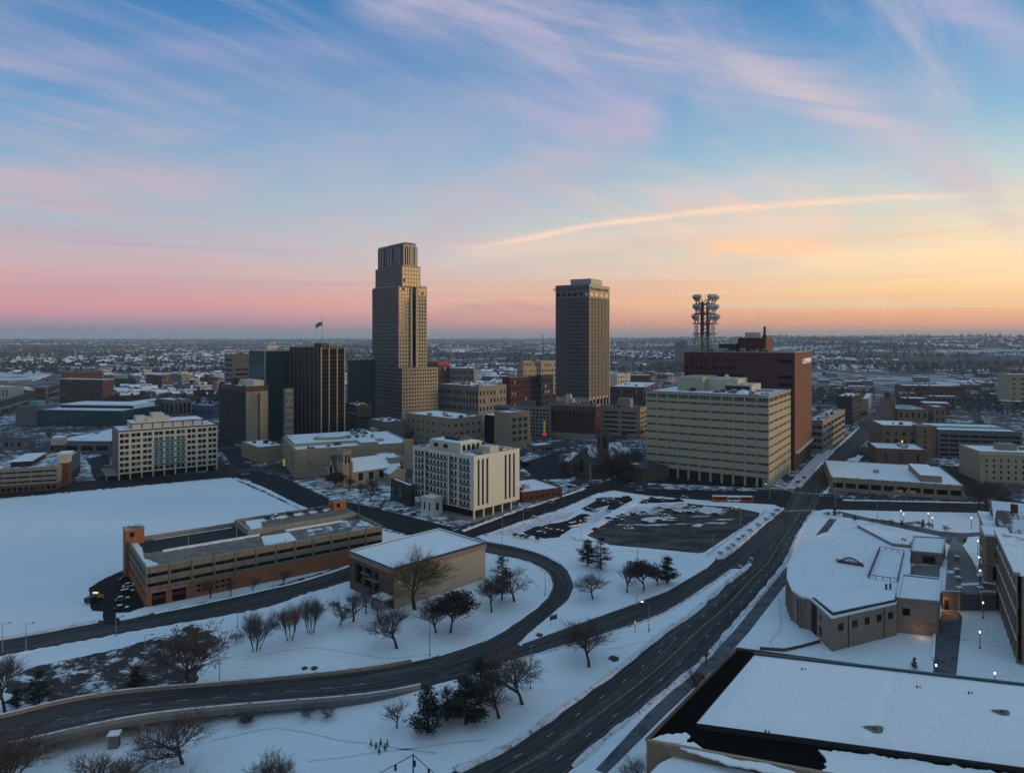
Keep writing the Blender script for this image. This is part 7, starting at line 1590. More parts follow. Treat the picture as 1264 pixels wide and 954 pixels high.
T('round', 150, 1005, 930, 'low bare treetop along the bottom edge', 50)
T('b', 348, 995, 931, 'rounded bare treetop at the bottom edge', 66)
T('round', 236, 1000, 944, 'tiny bare treetop at the bottom edge under the solitary tree', 30)
T('multi', 316, 803, 752, 'leftmost clump of the pale thicket along the street', 52)
T('multi', 358, 790, 741, 'middle clump of the pale thicket along the street', 42)
T('multi', 384, 782, 735, 'right clump of the pale thicket along the street', 38)
T('thin', 436, 767, 727, 'spindly tree left of the brown brick hall', 36)
T('thin', 452, 757, 725, 'spindly tree at the corner of the brown brick hall', 24)
T('thin', 466, 762, 733, 'spindly sapling near the brown brick hall', 22)
T('a', 420, 772, 742, 'small bare tree at the right end of the thicket', 28)
T('oak', 412.5, 604, 583, 'dark round evergreen looking tree before the stone church', 22)
T('b', 457, 619, 587, 'bare street tree right of the stone church', 26)
T('round', 387, 587, 562, 'pale bare tree against the civic building wall', 28)
T('c', 431, 603, 588, 'small bare tree at the church tower foot', 14)
T('c', 445, 610, 594, 'small bare tree on the church lawn', 14)
for i, (x, y, tp, w_) in enumerate(((752, 588, 555, 26), (764, 592, 553, 28), (776, 590, 556, 26), (788, 584, 556, 24), (745, 592, 566, 18), (768, 584, 552, 26), (706, 590, 566, 20), (697, 584, 566, 18), (783, 578, 552, 22))):
    T('b' if i % 2 else 'a', x, y, tp, 'black bare tree crowded around the gothic church', w_, group='trees around the gothic church')
T('b', 1222, 638, 588, 'dark bare tree beside the stone school far end', 40)
T('a', 1208, 630, 592, 'dark bare tree in front of the beige walk-up', 32)
T('b', 1232, 634, 594, 'dark bare tree at the cross street by the right edge', 30)
T('thin', 259.6, 738, 711, 'bare street tree before the garage doors', 22)
T('thin', 285, 735, 713, 'second bare street tree along the garage front', 16)
T('thin', 312, 730, 710, 'third bare street tree along the garage front', 16)
T('thin', 350, 722, 702, 'bare street tree by the garage entry', 18)
T('a', 856, 860, 822, 'bare shrub tree between avenue and museum', 36)
T('round', 784, 985, 928, 'bare bushy tree left of the museum at the bottom edge', 50)
T('thin', 872, 822, 800, 'sapling beside the sidewalk above the museum', 16)
T('pine3', 1129, 825, 811, 'tiny dark evergreen alone on the court lawn', 11)
T('pine2', 48, 872, 828, 'dark evergreen bush on the brushy slope', 42)
T('pine3', 168, 850, 822, 'dark evergreen bush by the overpass wall', 28)
T('pine3', 20, 876, 850, 'small evergreen at the left end of the brushy slope', 22)
for i, (x, y, tp) in enumerate(((1055, 642, 636), (1078, 646, 639), (1100, 648, 640), (1113, 648, 642), (1121, 650, 643), (1133, 650, 641), (1139, 651, 641), (1147, 653, 643), (1167, 656, 647), (1030, 636, 628), (1022, 638, 630), (1037, 637, 629), (1191, 669, 664), (1090, 647, 640), (1126, 649, 643))):
    T('round' if i % 3 else 'pine3', x, y, tp, 'small dark shrub in the planting beside the plaza path', 9, name='shrub', group='shrubs along the plaza path')
for i, (x, y) in enumerate(((960, 632), (953, 637), (945, 643), (935, 650), (926, 657), (918, 664), (912, 668), (904, 675), (898, 679), (889, 685))):
    T('round', x, y, y - 5.5, 'low dark shrub in the snow strip beside the avenue', 11 if i not in (3, 9) else 16, name='shrub', group='shrubs in the snow strip')
for i, (x, y) in enumerate(((637, 663), (645, 664), (651, 665.5), (663, 667))):
    T('oak', x, y, y - 5, 'rounded dark bush in the snow at the lot corner', 6, name='shrub', group='bushes at the lot corner')
for i, (x, y) in enumerate(((458, 921), (464, 924), (470, 920), (475, 926), (468, 930), (478, 921))): T('pine3', x, y, y - 9, 'tiny evergreen sapling in the planted group on the lower lawn', 5, name='sapling', group='sapling group on the lower lawn')
for i, (x, y, w_) in enumerate(((402, 886, 34), (306, 893, 26), (382, 885, 20))): T('round', x, y, y - 15, 'dark brush pile lying beside the overpass', w_, name='brush_pile', group='brush piles under the overpass')
# mixed street trees among the blocks
tr_spots = []
rr = random.Random(33)
for i in range(70):
    x = rr.uniform(20, 1250); y = rr.choice([rr.uniform(500, 560), rr.uniform(470, 520)])
    p = G(x, y)
    if any(-w - 3 < (lx := (p - q).x * math.cos(a) + (p - q).y * math.sin(a)) < 4 and -4 < (ly := -(p - q).x * math.sin(a) + (p - q).y * math.cos(a)) < d + 3 for q, a, w, d in FOOT): continue
    if abs(p.x - (p.y * .56 + 10)) < 22: continue
    T(rr.choice(['a', 'b', 'c']), x, y, y - F * rr.uniform(9, 14) / p.y, 'distant bare street tree between the downtown blocks', group='distant street trees downtown', z=0); FOOT.append((p, 0, 3, 3))

# ------------------------------------------------------------------ vehicles
def car_proto(kind):
    body, win, wh, sn = MB(), MB(), MB(), MB()
    L, Wd = {'car': (4.6, 1.8), 'suv': (4.8, 1.95), 'van': (5.4, 2.0)}[kind]; hl = {'car': .82, 'suv': 1.0, 'van': 1.1}[kind]; ht = {'car': 1.45, 'suv': 1.75, 'van': 2.2}[kind]
    prof = [(-L / 2, .35), (L / 2, .35), (L / 2, hl * .78), (L / 2 - .3, hl * .9), (L * .2, hl), (-L * .36, hl + .04), (-L / 2 + .05, hl * .95)]
    gl = [(L * .2, hl), (L * .06, ht), (-L * .30, ht), (-L * .40, hl + .03)] if kind == 'car' else [(L * .24, hl), (L * .10, ht), (-L * .46, ht), (-L * .485, hl)]
    if kind == 'van': gl = [(L * .36, hl), (L * .24, ht), (-L * .48, ht), (-L * .495, hl)]
    def ex(m, pr, w0, w1):
        n = len(pr); vs_ = [(x, -w0 if i < n else w0, z) for i, (x, z) in enumerate(pr)] + [(x, w0, z) for x, z in pr]
        zm = min(z for _, z in pr); zM = max(z for _, z in pr); ww = lambda z: w0 + (w1 - w0) * (z - zm) / (zM - zm)
        vs_ = [(x, -ww(z), z) for x, z in pr] + [(x, ww(z), z) for x, z in pr]
        m.add(vs_, [tuple(range(n))[::-1] if False else tuple(range(n)), tuple(range(2 * n - 1, n - 1, -1))] + [(i, i + n, (i + 1) % n + n, (i + 1) % n) for i in range(n)])
    ex(body, prof, Wd / 2, Wd / 2 - .08); ex(win, gl, Wd / 2 - .1, Wd / 2 - .32)
    rx = [p[0] for p in gl]; body.box(gl[2][0] + .05, gl[1][0] - .05, -Wd / 2 + .34, Wd / 2 - .34, ht, ht + .04)
    sn.box(gl[2][0] + .1, gl[1][0] - .1, -Wd / 2 + .36, Wd / 2 - .36, ht + .04, ht + .14); sn.box(L * .24, L * .46, -Wd / 2 + .2, Wd / 2 - .2, hl * .96, hl * .96 + .09)
    w_ = MB(); w_.tube((0, -.11, 0), (0, .11, 0), .34, .34, 12)
    return dict(body=body, win=win.mesh('windows', GL_DARK), sn=sn.mesh('snow_cover', SNOW_CLEAN), wheel=w_.mesh('wheel', DARK), L=L, W=Wd)
CP = {k: car_proto(k) for k in ('car', 'suv', 'van')}
PAINT = {'black': (.015, .015, .017), 'white': (.7, .7, .7), 'silver': (.35, .36, .38), 'grey': (.1, .1, .11), 'red': (.28, .02, .02), 'blue': (.03, .06, .16), 'yellow': (.6, .42, .04)}
BODY = {}
HEADL = MB(); HEADL.box(0, .05, -.2, .2, 0, .15); HEADL = HEADL.mesh('headlight', GL_PALE)
def car(px, py, a, colour, label, kind='car', snow=False, z=.06, group=None, p=None):
    pr = CP[kind]; p = p or G(px, py, z); t = empty({'car': 'parked_car', 'suv': 'parked_car', 'van': 'parked_van'}[kind], label, 'van' if kind == 'van' else 'car', p, R(a), group)
    if (kind, colour) not in BODY: BODY[(kind, colour)] = pr['body'].mesh('body', pmat('paint_' + colour, PAINT[colour], .3, .08, 1, spec=.6))
    def ad(n, me, loc=(0, 0, 0), rz=0): o = bpy.data.objects.new(n, me); COL.objects.link(o); o.parent = t; o.location = loc; o.rotation_euler = (0, 0, rz)
    ad('body', BODY[(kind, colour)]); ad('windows', pr['win'])
    for sx in (-.31, .31):
        for sy_ in (-1, 1): ad('wheel', pr['wheel'], (pr['L'] * sx, sy_ * (pr['W'] / 2 - .09), .34))
    for s in (-1, 1): ad('headlight', HEADL, (pr['L'] / 2 - .01, s * .6, .6))
    if snow: ad('snow_cover', pr['sn'])
    return t
roofz = lambda: GAR.h - 1.1 + 1.32
Mg = Matrix.Translation(GAR.P) @ Matrix.Rotation(GAR.rot, 4, 'Z')
for i, (u, c, l_) in enumerate(((.60, 'black', 'black car nearest the raised deck wall on the garage roof'), (.64, 'white', 'white car on the garage roof next to the black one'), (.71, 'black', 'black car in the middle of the garage roof row'), (.79, 'grey', 'dark grey car right of the middle in the garage roof row'), (.86, 'black', 'black suv closest to the stair tower on the garage roof'))):
    car(0, 0, math.degrees(GAR.rot) + 4, c, l_, 'suv' if i in (2, 4) else 'car', i == 1, p=Mg @ Vector((-GAR.w + 4.2, GAR.d * u, roofz())))
for x, y, a, c, l_, k, s in ((151, 741, 40, 'grey', 'grey car nearest the street beside the garage wall', 'car', True), (157, 733, 40, 'black', 'black car second from the street beside the garage wall', 'suv', True), (160, 724, 40, 'white', 'white snow covered car beside the garage wall', 'car', True), (155, 716, 38, 'black', 'black car at the inner end of the driveway', 'car', False), (150, 752, 10, 'black', 'black car in the snow at the driveway mouth', 'car', True),
        (651, 631, 35, 'black', 'black suv parked at the kerb of the side street', 'suv', False), (660, 640, 36, 'silver', 'silver car waiting near the side street kerb', 'car', True), (680, 621, 35, 'grey', 'grey car parked near the red shop', 'car', False),
        (776, 653, 5, 'white', 'white snow topped car alone on the worn lot', 'car', True), (822, 638, 8, 'silver', 'silver car by the snow heap in the middle of the lot', 'car', True), (736, 655, 15, 'red', 'dark red car at the left edge of the worn lot', 'car', False), (708, 650, 30, 'white', 'white van beside the amber lamp on the lot', 'van', True), (719, 645, 32, 'black', 'black car right of the white van on the lot', 'car', False), (838, 619, 5, 'black', 'black car at the top of the lot by the street', 'suv', False), (818, 617.5, 80, 'yellow', 'small yellow car at the top of the lot', 'car', False), (797, 646, 8, 'black', 'black car left of the silver one on the lot', 'car', True), (806, 616.5, 10, 'blue', 'blue car near the yellow car', 'car', False), (747, 622, 20, 'black', 'black car in the smaller bay', 'suv', True), (760, 620, 15, 'grey', 'grey car in the smaller bay', 'car', False), (774, 617, 15, 'black', 'black van in the smaller bay', 'van', False), (795, 621, 10, 'red', 'dark red car between the bays', 'car', True),
        (1030, 580, 52, 'white', 'white car driving on the straight avenue near the crossing', 'car', False), (1020, 575, 52, 'black', 'black car on the straight avenue beside the white car', 'car', False), (1078, 525, 50, 'red', 'red car far up the straight avenue', 'car', False), (985, 597, 54, 'white', 'white van parked beside the beige slab block', 'van', True), (993, 590, 54, 'grey', 'grey car parked by the rust tower verge', 'car', True), *[(x, y, a, c, 'snow dusted car left standing in the %s row of the worn lot' % r_, k, True) for (x, y, a, c, k, r_) in ((752, 641, 8, 'black', 'car', 'left'), (763, 643, 8, 'grey', 'suv', 'left'), (770, 637, 8, 'white', 'car', 'back'), (783, 636, 8, 'black', 'car', 'back'), (795, 634, 8, 'silver', 'car', 'back'), (826, 631, 8, 'grey', 'suv', 'upper'), (836, 634, 8, 'black', 'car', 'upper'), (852, 634, 8, 'black', 'car', 'right'), (858, 629, 8, 'white', 'suv', 'right'), (884, 636, 8, 'black', 'car', 'far right'), (905, 631, 8, 'grey', 'car', 'far right'), (848, 628, 8, 'silver', 'car', 'upper'), (815, 644, 8, 'grey', 'car', 'middle'))],
        *[(x, y, a, c, l_, k, True) for (x, y, a, c, k, l_) in ((727, 630, 20, 'black', 'car', 'black car at the left end of the smaller bay'), (741, 618, 15, 'grey', 'suv', 'grey suv at the back of the smaller bay'), (754, 616.5, 15, 'white', 'car', 'white snowy car at the back of the smaller bay'), (768, 624, 15, 'black', 'car', 'black car at the front of the smaller bay'), (668, 660, 20, 'black', 'suv', 'black suv at the lower bay edge'), (676, 655, 20, 'grey', 'car', 'grey car in the lower bay'), (690, 657, 22, 'black', 'car', 'black car at the right of the lower bay'), (845, 615, 5, 'grey', 'car', 'grey car parked near the top of the lot beside the black one'))],
        (1240, 626, 180, 'black', 'black car on the cross street at right', 'car', False), (303, 586, 30, 'silver', 'silver car turning at the snow field corner', 'car', False), (306, 571, 60, 'white', 'white car with lit lamps at the brown tower corner', 'car', False), (722, 600.5, 20, 'white', 'white car at the street corner before the gothic church', 'car', True), (705, 602, 20, 'black', 'black car at the street corner before the gothic church', 'suv', True), (840, 608.5, 178, 'black', 'black suv passing the beige slab block', 'suv', False), (790, 606, 178, 'silver', 'silver car on the dark cross street', 'car', False), (104, 590, 60, 'white', 'white car in the plot left of the white office block', 'car', True), (124, 588, 70, 'silver', 'silver car in front of the white office block', 'car', True), (131, 577, 70, 'grey', 'grey car beside the white office block', 'car', True), (512, 636, -30, 'black', 'black car near the white striped block foot', 'car', True), (496, 632, -30, 'grey', 'grey car near the black pavilion', 'car', True)):
    t_ = car(x, y, a, c, l_, k, s)
    if 'row of the worn lot' in l_: t_['group'] = 'cars left in the rows of the lot'
# truck with a lit cab by the driveway
tk = empty('truck', 'small plough truck with a lit amber roof bar on the driveway', 'truck', G(115, 742, .18), R(80)); MB().box(-2.8, .6, -1.1, 1.1, .7, 2.0).build('cargo_bed', METAL, tk); mb = MB(); mb.box(.6, 1.5, -1.05, 1.05, .7, 2.5); mb.box(1.5, 2.8, -1.0, 1.0, .7, 1.5); mb.build('cab', pmat('paint_truck', (.45, .42, .38), .4, .1, 1), tk); MB().box(.75, 1.3, -.9, .9, 2.5, 2.75).build('light_bar', LAMP_O, tk); MB().box(1.1, 1.52, -1.07, 1.07, 1.6, 2.3).build('windows', GL_DARK, tk); MB().bar((3.3, -1.4, .7), (3.3, 1.4, .7), .2, .9).build('plough_blade', pmat('paint_yellow', PAINT['yellow'], .3), tk)
for sx in (-1.9, 1.8):
    for sy_ in (-1, 1): o = bpy.data.objects.new('wheel', CP['car']['wheel']); COL.objects.link(o); o.parent = tk; o.location = (sx, sy_ * .95, .42); o.scale = (1.3, 1.3, 1.3)
# articulated bus
bs = empty('bus', 'orange and white articulated city bus in front of the beige slab block', 'bus', G(904, 619.2, .06), R(-4)); OR = pmat('paint_orange', (.48, .08, .03), .4, .1, .8)
for x0, x1, m_ in ((-11, -3.2, OR), (-2.9, 3.8, WHITE), (3.8, 11, OR)):
    mb = MB(); mb.box(x0, x1, -1.3, 1.3, .4, 3.1); mb.build('body', m_, bs); mb = MB(); mb.box(x0 + .3, x1 - .3, -1.33, -1.305, 1.5, 2.6); mb.build('windows', GL_DARK, bs); MB().box(x0 + .1, x1 - .1, -1.2, 1.2, 3.1, 3.25).build('roof_snow', SNOW_CLEAN, bs)
MB().box(-3.2, -2.9, -1.15, 1.15, .5, 2.9).build('bellows', DARK, bs)
for x in (-8.5, -.5, 8.0):
    for sy_ in (-1, 1): o = bpy.data.objects.new('wheel', CP['car']['wheel']); COL.objects.link(o); o.parent = bs; o.location = (x, sy_ * 1.2, .5); o.scale = (1.45, 1.4, 1.45)

# ------------------------------------------------------------------ lamps, signals, signs
def cobra(px, py, label, h=9.5, a=0, lit=None, z=.1, group=None):
    t = empty('street_lamp', label, 'street lamp', G(px, py, z), R(a), group); mb = MB(); mb.tube((0, 0, 0), (0, 0, h), .13, .08, 7); mb.tube((0, 0, 0), (0, 0, .6), .25, .22, 8); mb.build('pole', GALV, t); mb = MB(); mb.bar((0, 0, h - .1), (1.9, 0, h + .35), .08, .08); mb.build('arm', GALV, t); mb = MB(); mb.bar((1.7, 0, h + .33), (2.5, 0, h + .38), .3, .16); mb.build('lamp_head', lit or METAL, t); return t
def postlamp(px, py, label, h=4.5, z=.1, group=None, lit=LAMP):
    t = empty('post_lamp', label, 'street lamp', G(px, py, z), 0, group); mb = MB(); mb.tube((0, 0, 0), (0, 0, h - .5), .11, .08, 8); mb.tube((0, 0, 0), (0, 0, .7), .26, .16, 8); mb.build('post', METAL, t); mb = MB(); mb.tube((0, 0, h - .5), (0, 0, h - .1), .16, .24, 8); mb.dome((0, 0, h - .1), .26, .26, 8, 3); mb.build('globe', lit, t); return t
for x, y, tp, l_, a, lit in ((530.5, 809, 766, 'tall lamp by the overpass junction on the ramp lawn', 0, None), (673, 735, 706, 'lamp post inside the loop ramp bend', 0, None), (801, 778, 744, 'lit lamp post between slip road and median', 180, LAMP), (786, 748, 739, 'bent lamp beside the slip road', 20, None), (620, 673, 632, 'tall lamp with reddish pole at the ramp top', 0, None), (646, 647, 627, 'lamp beside the side street', 0, None), (717, 665, 645, 'amber lit lamp at the left corner of the lot', 90, LAMP_O), (914, 649, 627, 'amber lit lamp near the right edge of the lot', 180, LAMP_O), (880, 676, 659, 'lamp near the lower right corner of the lot', 0, None), (787, 690, 668, 'lamp on the lawn below the lot', 0, None), (32, 802, 770, 'utility pole with a crossarm on the frontage street', 0, None), (3, 805, 770, 'lamp cut by the left edge on the frontage street', 0, None), (143, 785, 762, 'black pole beside the frontage street at the driveway', 0, None), (271, 845, 800, 'lamp post above the overpass parapet', 0, None), (179, 804, 784, 'lamp on the strip above the brushy slope', 0, None), (293, 775, 757, 'round sign pole by the thicket', 0, None), (957, 606, 580, 'lamp at the corner of the beige slab block', 0, None), (1031, 625, 590, 'dark lamp post at the crossing', 180, None), (950, 616, 598, 'white lit lamp by the bus', 180, LAMP), (655, 850, 797, 'tall lamp behind the bare trees by the pine cluster', 0, None), (338, 735, 712, 'lamp before the garage arcade', 0, None), (424, 690, 670, 'lamp at the far end of the garage front', 0, None), (443, 640, 618, 'lamp by the garage stair tower', 0, None), (575, 625, 604, 'lamp before the white striped block', 0, None), (1083, 640, 618, 'tall lamp on the snowy plaza lawn', 0, None)):
    p = G(x, y); cobra(x, y, l_, max(4, zat(tp, p.y)), a, lit)
for x, y, tp, l_ in ((1112, 643, 630, 'lit post lamp at the left of the plaza row'), (1115.5, 648, 634, 'lit post lamp just below the leftmost of the plaza row'), (1146, 646, 633, 'lit post lamp in the middle of the plaza row'), (1151, 652, 638.5, 'lit post lamp right of the middle of the plaza row'), (1199, 653, 638.5, 'lit post lamp at the right of the plaza row'), (1207, 684, 667, 'tall lit post lamp on the lawn before the stone school'), (1213, 698, 684, 'lit post lamp paired right beside the terrace'), (1208.5, 701, 687, 'lit post lamp paired left beside the terrace'), (1213.5, 763, 743, 'lit post lamp at the foot of the stairs'), (1209.5, 800, 779, 'lit post lamp in the middle of the school lawn'), (1155.5, 836, 820, 'lit post lamp beside the dark court path'), (1228, 846, 831, 'lit post lamp on the school lawn by the museum roof')):
    p = G(x, y); postlamp(x, y, l_, max(3.4, zat(tp, p.y)))
pt = G(1210, 716, TER); postlamp(1210, 716, 'lit post lamp on the terrace edge', 3.6, TER)
# traffic signal with two mast arms, bottom centre
ts = empty('traffic_signal', 'traffic signal with two long mast arms at the bottom edge', 'traffic signal', G(510, 983)); hS = zat(930, ts.location.y); kx = ts.location.y / F
mb = MB(); mb.tube((0, 0, 0), (0, 0, hS), .17, .12, 8); mb.build('pole', METAL, ts)
armL = Vector((-40 * kx, -2.0, hS - 2.6)); armR = Vector((33 * kx, -2.4, hS - 3.0)); mb = MB(); mb.tube((0, 0, hS - .2), armL, .09, .06, 6); mb.build('mast_arm', METAL, ts); mb = MB(); mb.tube((0, 0, hS - .2), armR, .09, .06, 6); mb.build('mast_arm', METAL, ts)
def sighead(loc, lamp=None):
    mb = MB(); x, y, z = loc; mb.box(x - .22, x + .22, y - .2, y + .2, z - 1.05, z); o = mb.build('signal_head', METAL, ts)
    if lamp: mb = MB(); mb.tube((x + .225, y, z - .85), (x + .26, y, z - .85), .13, .13, 10); mb.tube((x, y - .205, z - .85), (x, y - .24, z - .85), .13, .13, 10); mb.build('signal_lamp', lamp, o)
sighead(armL); sighead(armL * .52 + Vector((0, 0, hS * .46))); sighead((.3, 0, hS - 1.4)); sighead(armR * .62 + Vector((0, 0, hS * .36))); sighead(armR, LAMP_G)
for x, y, tp, l_ in ((784, 781, 766, 'amber lit signal post left of the pair on the median'), (801, 780, 766, 'amber lit signal post right of the pair on the median')):
    p = G(x, y, .1); h_ = zat(tp, p.y); t = empty('signal_post', l_, 'traffic signal', p); MB().tube((0, 0, 0), (0, 0, h_), .1, .08, 7).build('pole', METAL, t); mb = MB(); mb.box(-.25, .25, -.22, .22, h_ - 1.1, h_); o = mb.build('signal_head', pmat('paint_yellow', PAINT['yellow'], .3), t); mb = MB(); mb.tube((0, -.225, h_ - .55), (0, -.27, h_ - .55), .16, .16, 10); mb.build('signal_lamp', LAMP_O, o)
for x, y, tp, l_ in ((1067, 560, 540, 'red traffic signal hanging over the straight avenue'),):
    p = G(x, y, .1); h_ = zat(tp, p.y); t = empty('signal_post', l_, 'traffic signal', p); MB().tube((0, 0, 0), (0, 0, h_), .12, .1, 7).build('pole', METAL, t); mb = MB(); mb.box(-.3, .3, -.25, .25, h_ - 1.3, h_); o = mb.build('signal_head', METAL, t); mb = MB(); mb.tube((0, -.255, h_ - .4), (0, -.3, h_ - .4), .5, .5, 10); mb.build('signal_lamp', LAMP_R, o)
gs = empty('road_sign', 'green road sign on two posts at the tip of the ramp island', 'sign', G(683, 772, .1), R(35)); MB().tube((-1, 0, 0), (-1, 0, 3.2), .06, .06, 6).build('post', GALV, gs); MB().tube((1, 0, 0), (1, 0, 3.2), .06, .06, 6).build('post', GALV, gs); MB().box(-1.5, 1.5, -.09, -.065, 1.9, 3.4).build('sign_panel', pmat('sign_green', (.02, .09, .06), .5, .1, 1), gs)
yp = empty('banner_sign', 'small yellow banner sign at the civic building corner', 'sign', G(350.5, 584)); MB().tube((0, 0, 0), (0, 0, 10), .12, .1, 6).build('post', METAL, yp); MB().box(-.7, .7, -.1, .1, 5, 9.6).build('sign_board', pmat('sign_olive', (.40, .38, .08), .6, .1, 1, emit=(.6, .55, .1), estr=.25), yp)
kb = empty('kiosk', 'small box shaped kiosk with a snow roof below the overpass', 'kiosk', G(141, 922), R(12)); MB().box(-1.0, 1.0, -.9, .9, 0, 3.0).build('wall', CONC_D, kb); MB().box(-1.2, 1.2, -1.1, 1.1, 3.0, 3.25).build('roof', SNOW_CLEAN, kb); MB().box(1.0, 1.04, -.4, .4, .1, 2.2).build('door', DARK, kb)
wl = empty('chain_fence', 'low rail fence between the parking lot and the snow strip', 'fence', G(875, 687)); ln, _ = resample(px_line([(872, 688), (900, 667), (930, 645), (946, 632)]), 24); mb = MB()
for i, p in enumerate(ln):
    q = p - wl.location; mb.bar((q.x, q.y, .1), (q.x, q.y, 1.3), .09, .09)
mb.build('posts' if False else 'post', METAL, wl, kind='stuff'); mb = MB()
for p, q in zip(ln, ln[1:]): a, c = p - wl.location, q - wl.location; mb.bar((a.x, a.y, 1.25), (c.x, c.y, 1.25), .07, .07); mb.bar((a.x, a.y, .7), (c.x, c.y, .7), .06, .06)
mb.build('rail', METAL, wl)
for x, y, s in ((758, 813, 1.3), (666, 784, .9), (563, 828, .9), (376, 825, .7), (388, 825, .8), (304, 888, 1.2)):
    p = G(x, y, .1); mb = MB(); pts = [(p.x + s * (1 + .3 * math.sin(2.7 * t)) * math.cos(t), p.y + s * 1.3 * (1 + .2 * math.cos(3 * t)) * math.sin(t)) for t in [2 * math.pi * k / 12 for k in range(12)]]; mb.prism(pts, 0, .35); tag(mb.build('rubble_mound', CHAR), 'dark earth mound poking through the snow lawn', 'mound', 'dark mounds in the snow')
# thorn hedge line beside the street
for i in range(9):
    x, y = 268 + 24 * i, 800 - 8 * i + (i % 3); T('round', x, y, y - rnd.uniform(9, 14), 'low bare bush in the hedge along the frontage street', rnd.uniform(22, 32), name='shrub', group='hedge bushes along the frontage street')

# ------------------------------------------------------------------ city fabric further out
rr = random.Random(91)
FW = {k: winwall_mat('far_wall_' + k, c, bw=bw, bh=bh) for k, c, bw, bh in (('brown', (.12, .075, .055), 3.2, 3.6), ('tan', (.26, .21, .16), 3.0, 3.5), ('grey', (.17, .17, .17), 3.4, 3.6), ('cream', (.38, .35, .29), 3.2, 3.5), ('red', (.17, .06, .045), 3.0, 3.4))}
def clear_of(p, r):
    for q, a, w, d in FOOT:
        v = p - q; lx = v.x * math.cos(a) + v.y * math.sin(a); ly = -v.x * math.sin(a) + v.y * math.cos(a)
        if -w - r < lx < r and -r < ly < d + r: return False
    return True
AVL = px_line([(1010, 612), (1040, 560), (1082, 508), (1107, 480), (1124, 458), (1142, 444)])
def near_av(p, r0):
    for a, c, ex_ in [(a, c, 0) for a, c in zip(AVL, AVL[1:])] + [(a, c, 17) for a, c in SEGS]:
        r = r0 - ex_; d = c - a; t = max(0, min(1, (p - a).dot(d) / d.length_squared))
        if (p - a - d * t).length < r: return True
    return False
# keep the view of the main blocks: no filler nearer than the front row
def front(px): 
    tab = [(0, 497), (140, 484), (170, 480), (270, 500), (300, 520), (350, 530), (460, 500), (545, 472), (680, 500), (740, 498), (800, 480), (1000, 480), (1064, 506), (1170, 519), (1264, 520)]
    for (x0, y0), (x1, y1) in zip(tab, tab[1:]):
        if px < x1: return y0 + (y1 - y0) * max(0, px - x0) / (x1 - x0)
    return 520
SEGS = []
av0, av1 = G(1010, 612), G(1107, 480); Uv = (av1 - av0).normalized(); Vv = Vector((Uv.y, -Uv.x, 0))
def city_street(p, q, wd, i):
    d = (q - p).normalized(); s = Vector((-d.y, d.x, 0)) * wd / 2; n = max(2, int((q - p).length / 12)); mb = MB()
    for k in range(n + 1):
        c = p.lerp(q, k / n)
        for u in (-1, 1): mb.uv[len(mb.v)] = (k * 12.0, wd * (u + 1) / 2); mb.v.append((c.x + s.x * u, c.y + s.y * u, .012 + .002 * i))
    for k in range(n): mb.f.append((2 * k + 1, 2 * k, 2 * k + 2, 2 * k + 3)); mb.mi.append(0)
    a, b_, c = (Vector(mb.v[j]) for j in mb.f[0][:3])
    if (b_ - a).cross(c - a).z < 0: mb.f = [tuple(reversed(f)) for f in mb.f]
    o = tag(mb.build('city_street', ROAD, kind='structure'), 'narrow street between the distant city blocks', 'street', 'streets between the distant blocks'); SEGS.append((p, q))
for i, k in enumerate((-2, -1, 1, 2, 3, 4)): city_street(av0 + Vv * 98 * k + Uv * (330 if k < 0 else 120), av0 + Vv * 98 * k + Uv * 1150, 10, i)
for i, t_ in enumerate((255, 375, 495, 615, 735, 870, 1010)): city_street(av0 + Vv * (13 if t_ < 400 else -230) + Uv * t_, av0 + Vv * 430 + Uv * t_, 10, 8 + i)
Ul = Vector((.766, .643, 0)); Vl = Vector((.643, -.766, 0)); l0 = G(130, 545)
for i, k in enumerate((0, 1, 2, 3)): city_street(l0 + Vl * 105 * (k - 1) + Ul * 40, l0 + Vl * 105 * (k - 1) + Ul * 1000, 10, 16 + i)
cnt = 0
names = {'brown': 'brown', 'tan': 'tan', 'grey': 'grey', 'cream': 'cream', 'red': 'dark red'}
Ys = 620.0; spots = []
while Ys < 1900:
    x = -Ys * .82
    while x < Ys * .82:
        spots.append((x + rr.uniform(-8, 8), Ys + rr.uniform(-12, 12))); x += 29 + Ys * .011
    Ys += 34 + Ys * .022
BYSET = {}
for x, y in spots:
    p = Vector((x, y, 0)); px = CX + F * x / y; py = HY + F * H / y
    if py > front(px) - 2: continue
    w, d, h = rr.uniform(13, 30), rr.uniform(12, 26), rr.choice([5, 6, 7, 8, 9, 11, 14])
    if rr.random() < .16 or cnt >= 295: continue
    if px < 110 and py < 480: continue          # frozen river flats
    if not clear_of(p, max(w, d) * .75) or near_av(p, 24 + w * .4): continue
    a = R(-40 + rr.uniform(-4, 4)) if px < 1000 else R(-22 + rr.uniform(-5, 5)); k = rr.choice(list(FW))
    o = empty('low_rise_block', '', 'building', p - Vector((0, 0, .1)), a)
    side = 'left of the black tower' if px < 358 else 'between the black tower and the beige slab' if px < 800 else 'beyond the rust brown tower' if px < 1090 else 'right of the straight avenue'
    o['label'] = 'small %s snow roofed block %s' % (names[k], side); o['group'] = '%s snow roofed blocks %s' % (names[k], side)
    mb = MB(); mb.box(-w, 0, 0, d, 0, h); mb.build('wall', FW[k], o)
    mb = MB(); mb.box(-w + .4, -.4, .4, d - .4, h, h + .25); mb.build('roof', SNOW_ROOF if rr.random() < .5 else SNOW_CLEAN, o)
    if rr.random() < .6:
        mb = MB(); q = rr.uniform(.2, .6); mb.box(-w * q - 4, -w * q, d * .3, d * .3 + 4, h + .25, h + 2.6); mb.build('roof_house', FW[k], o)
    FOOT.append((p, a, w, d)); cnt += 1
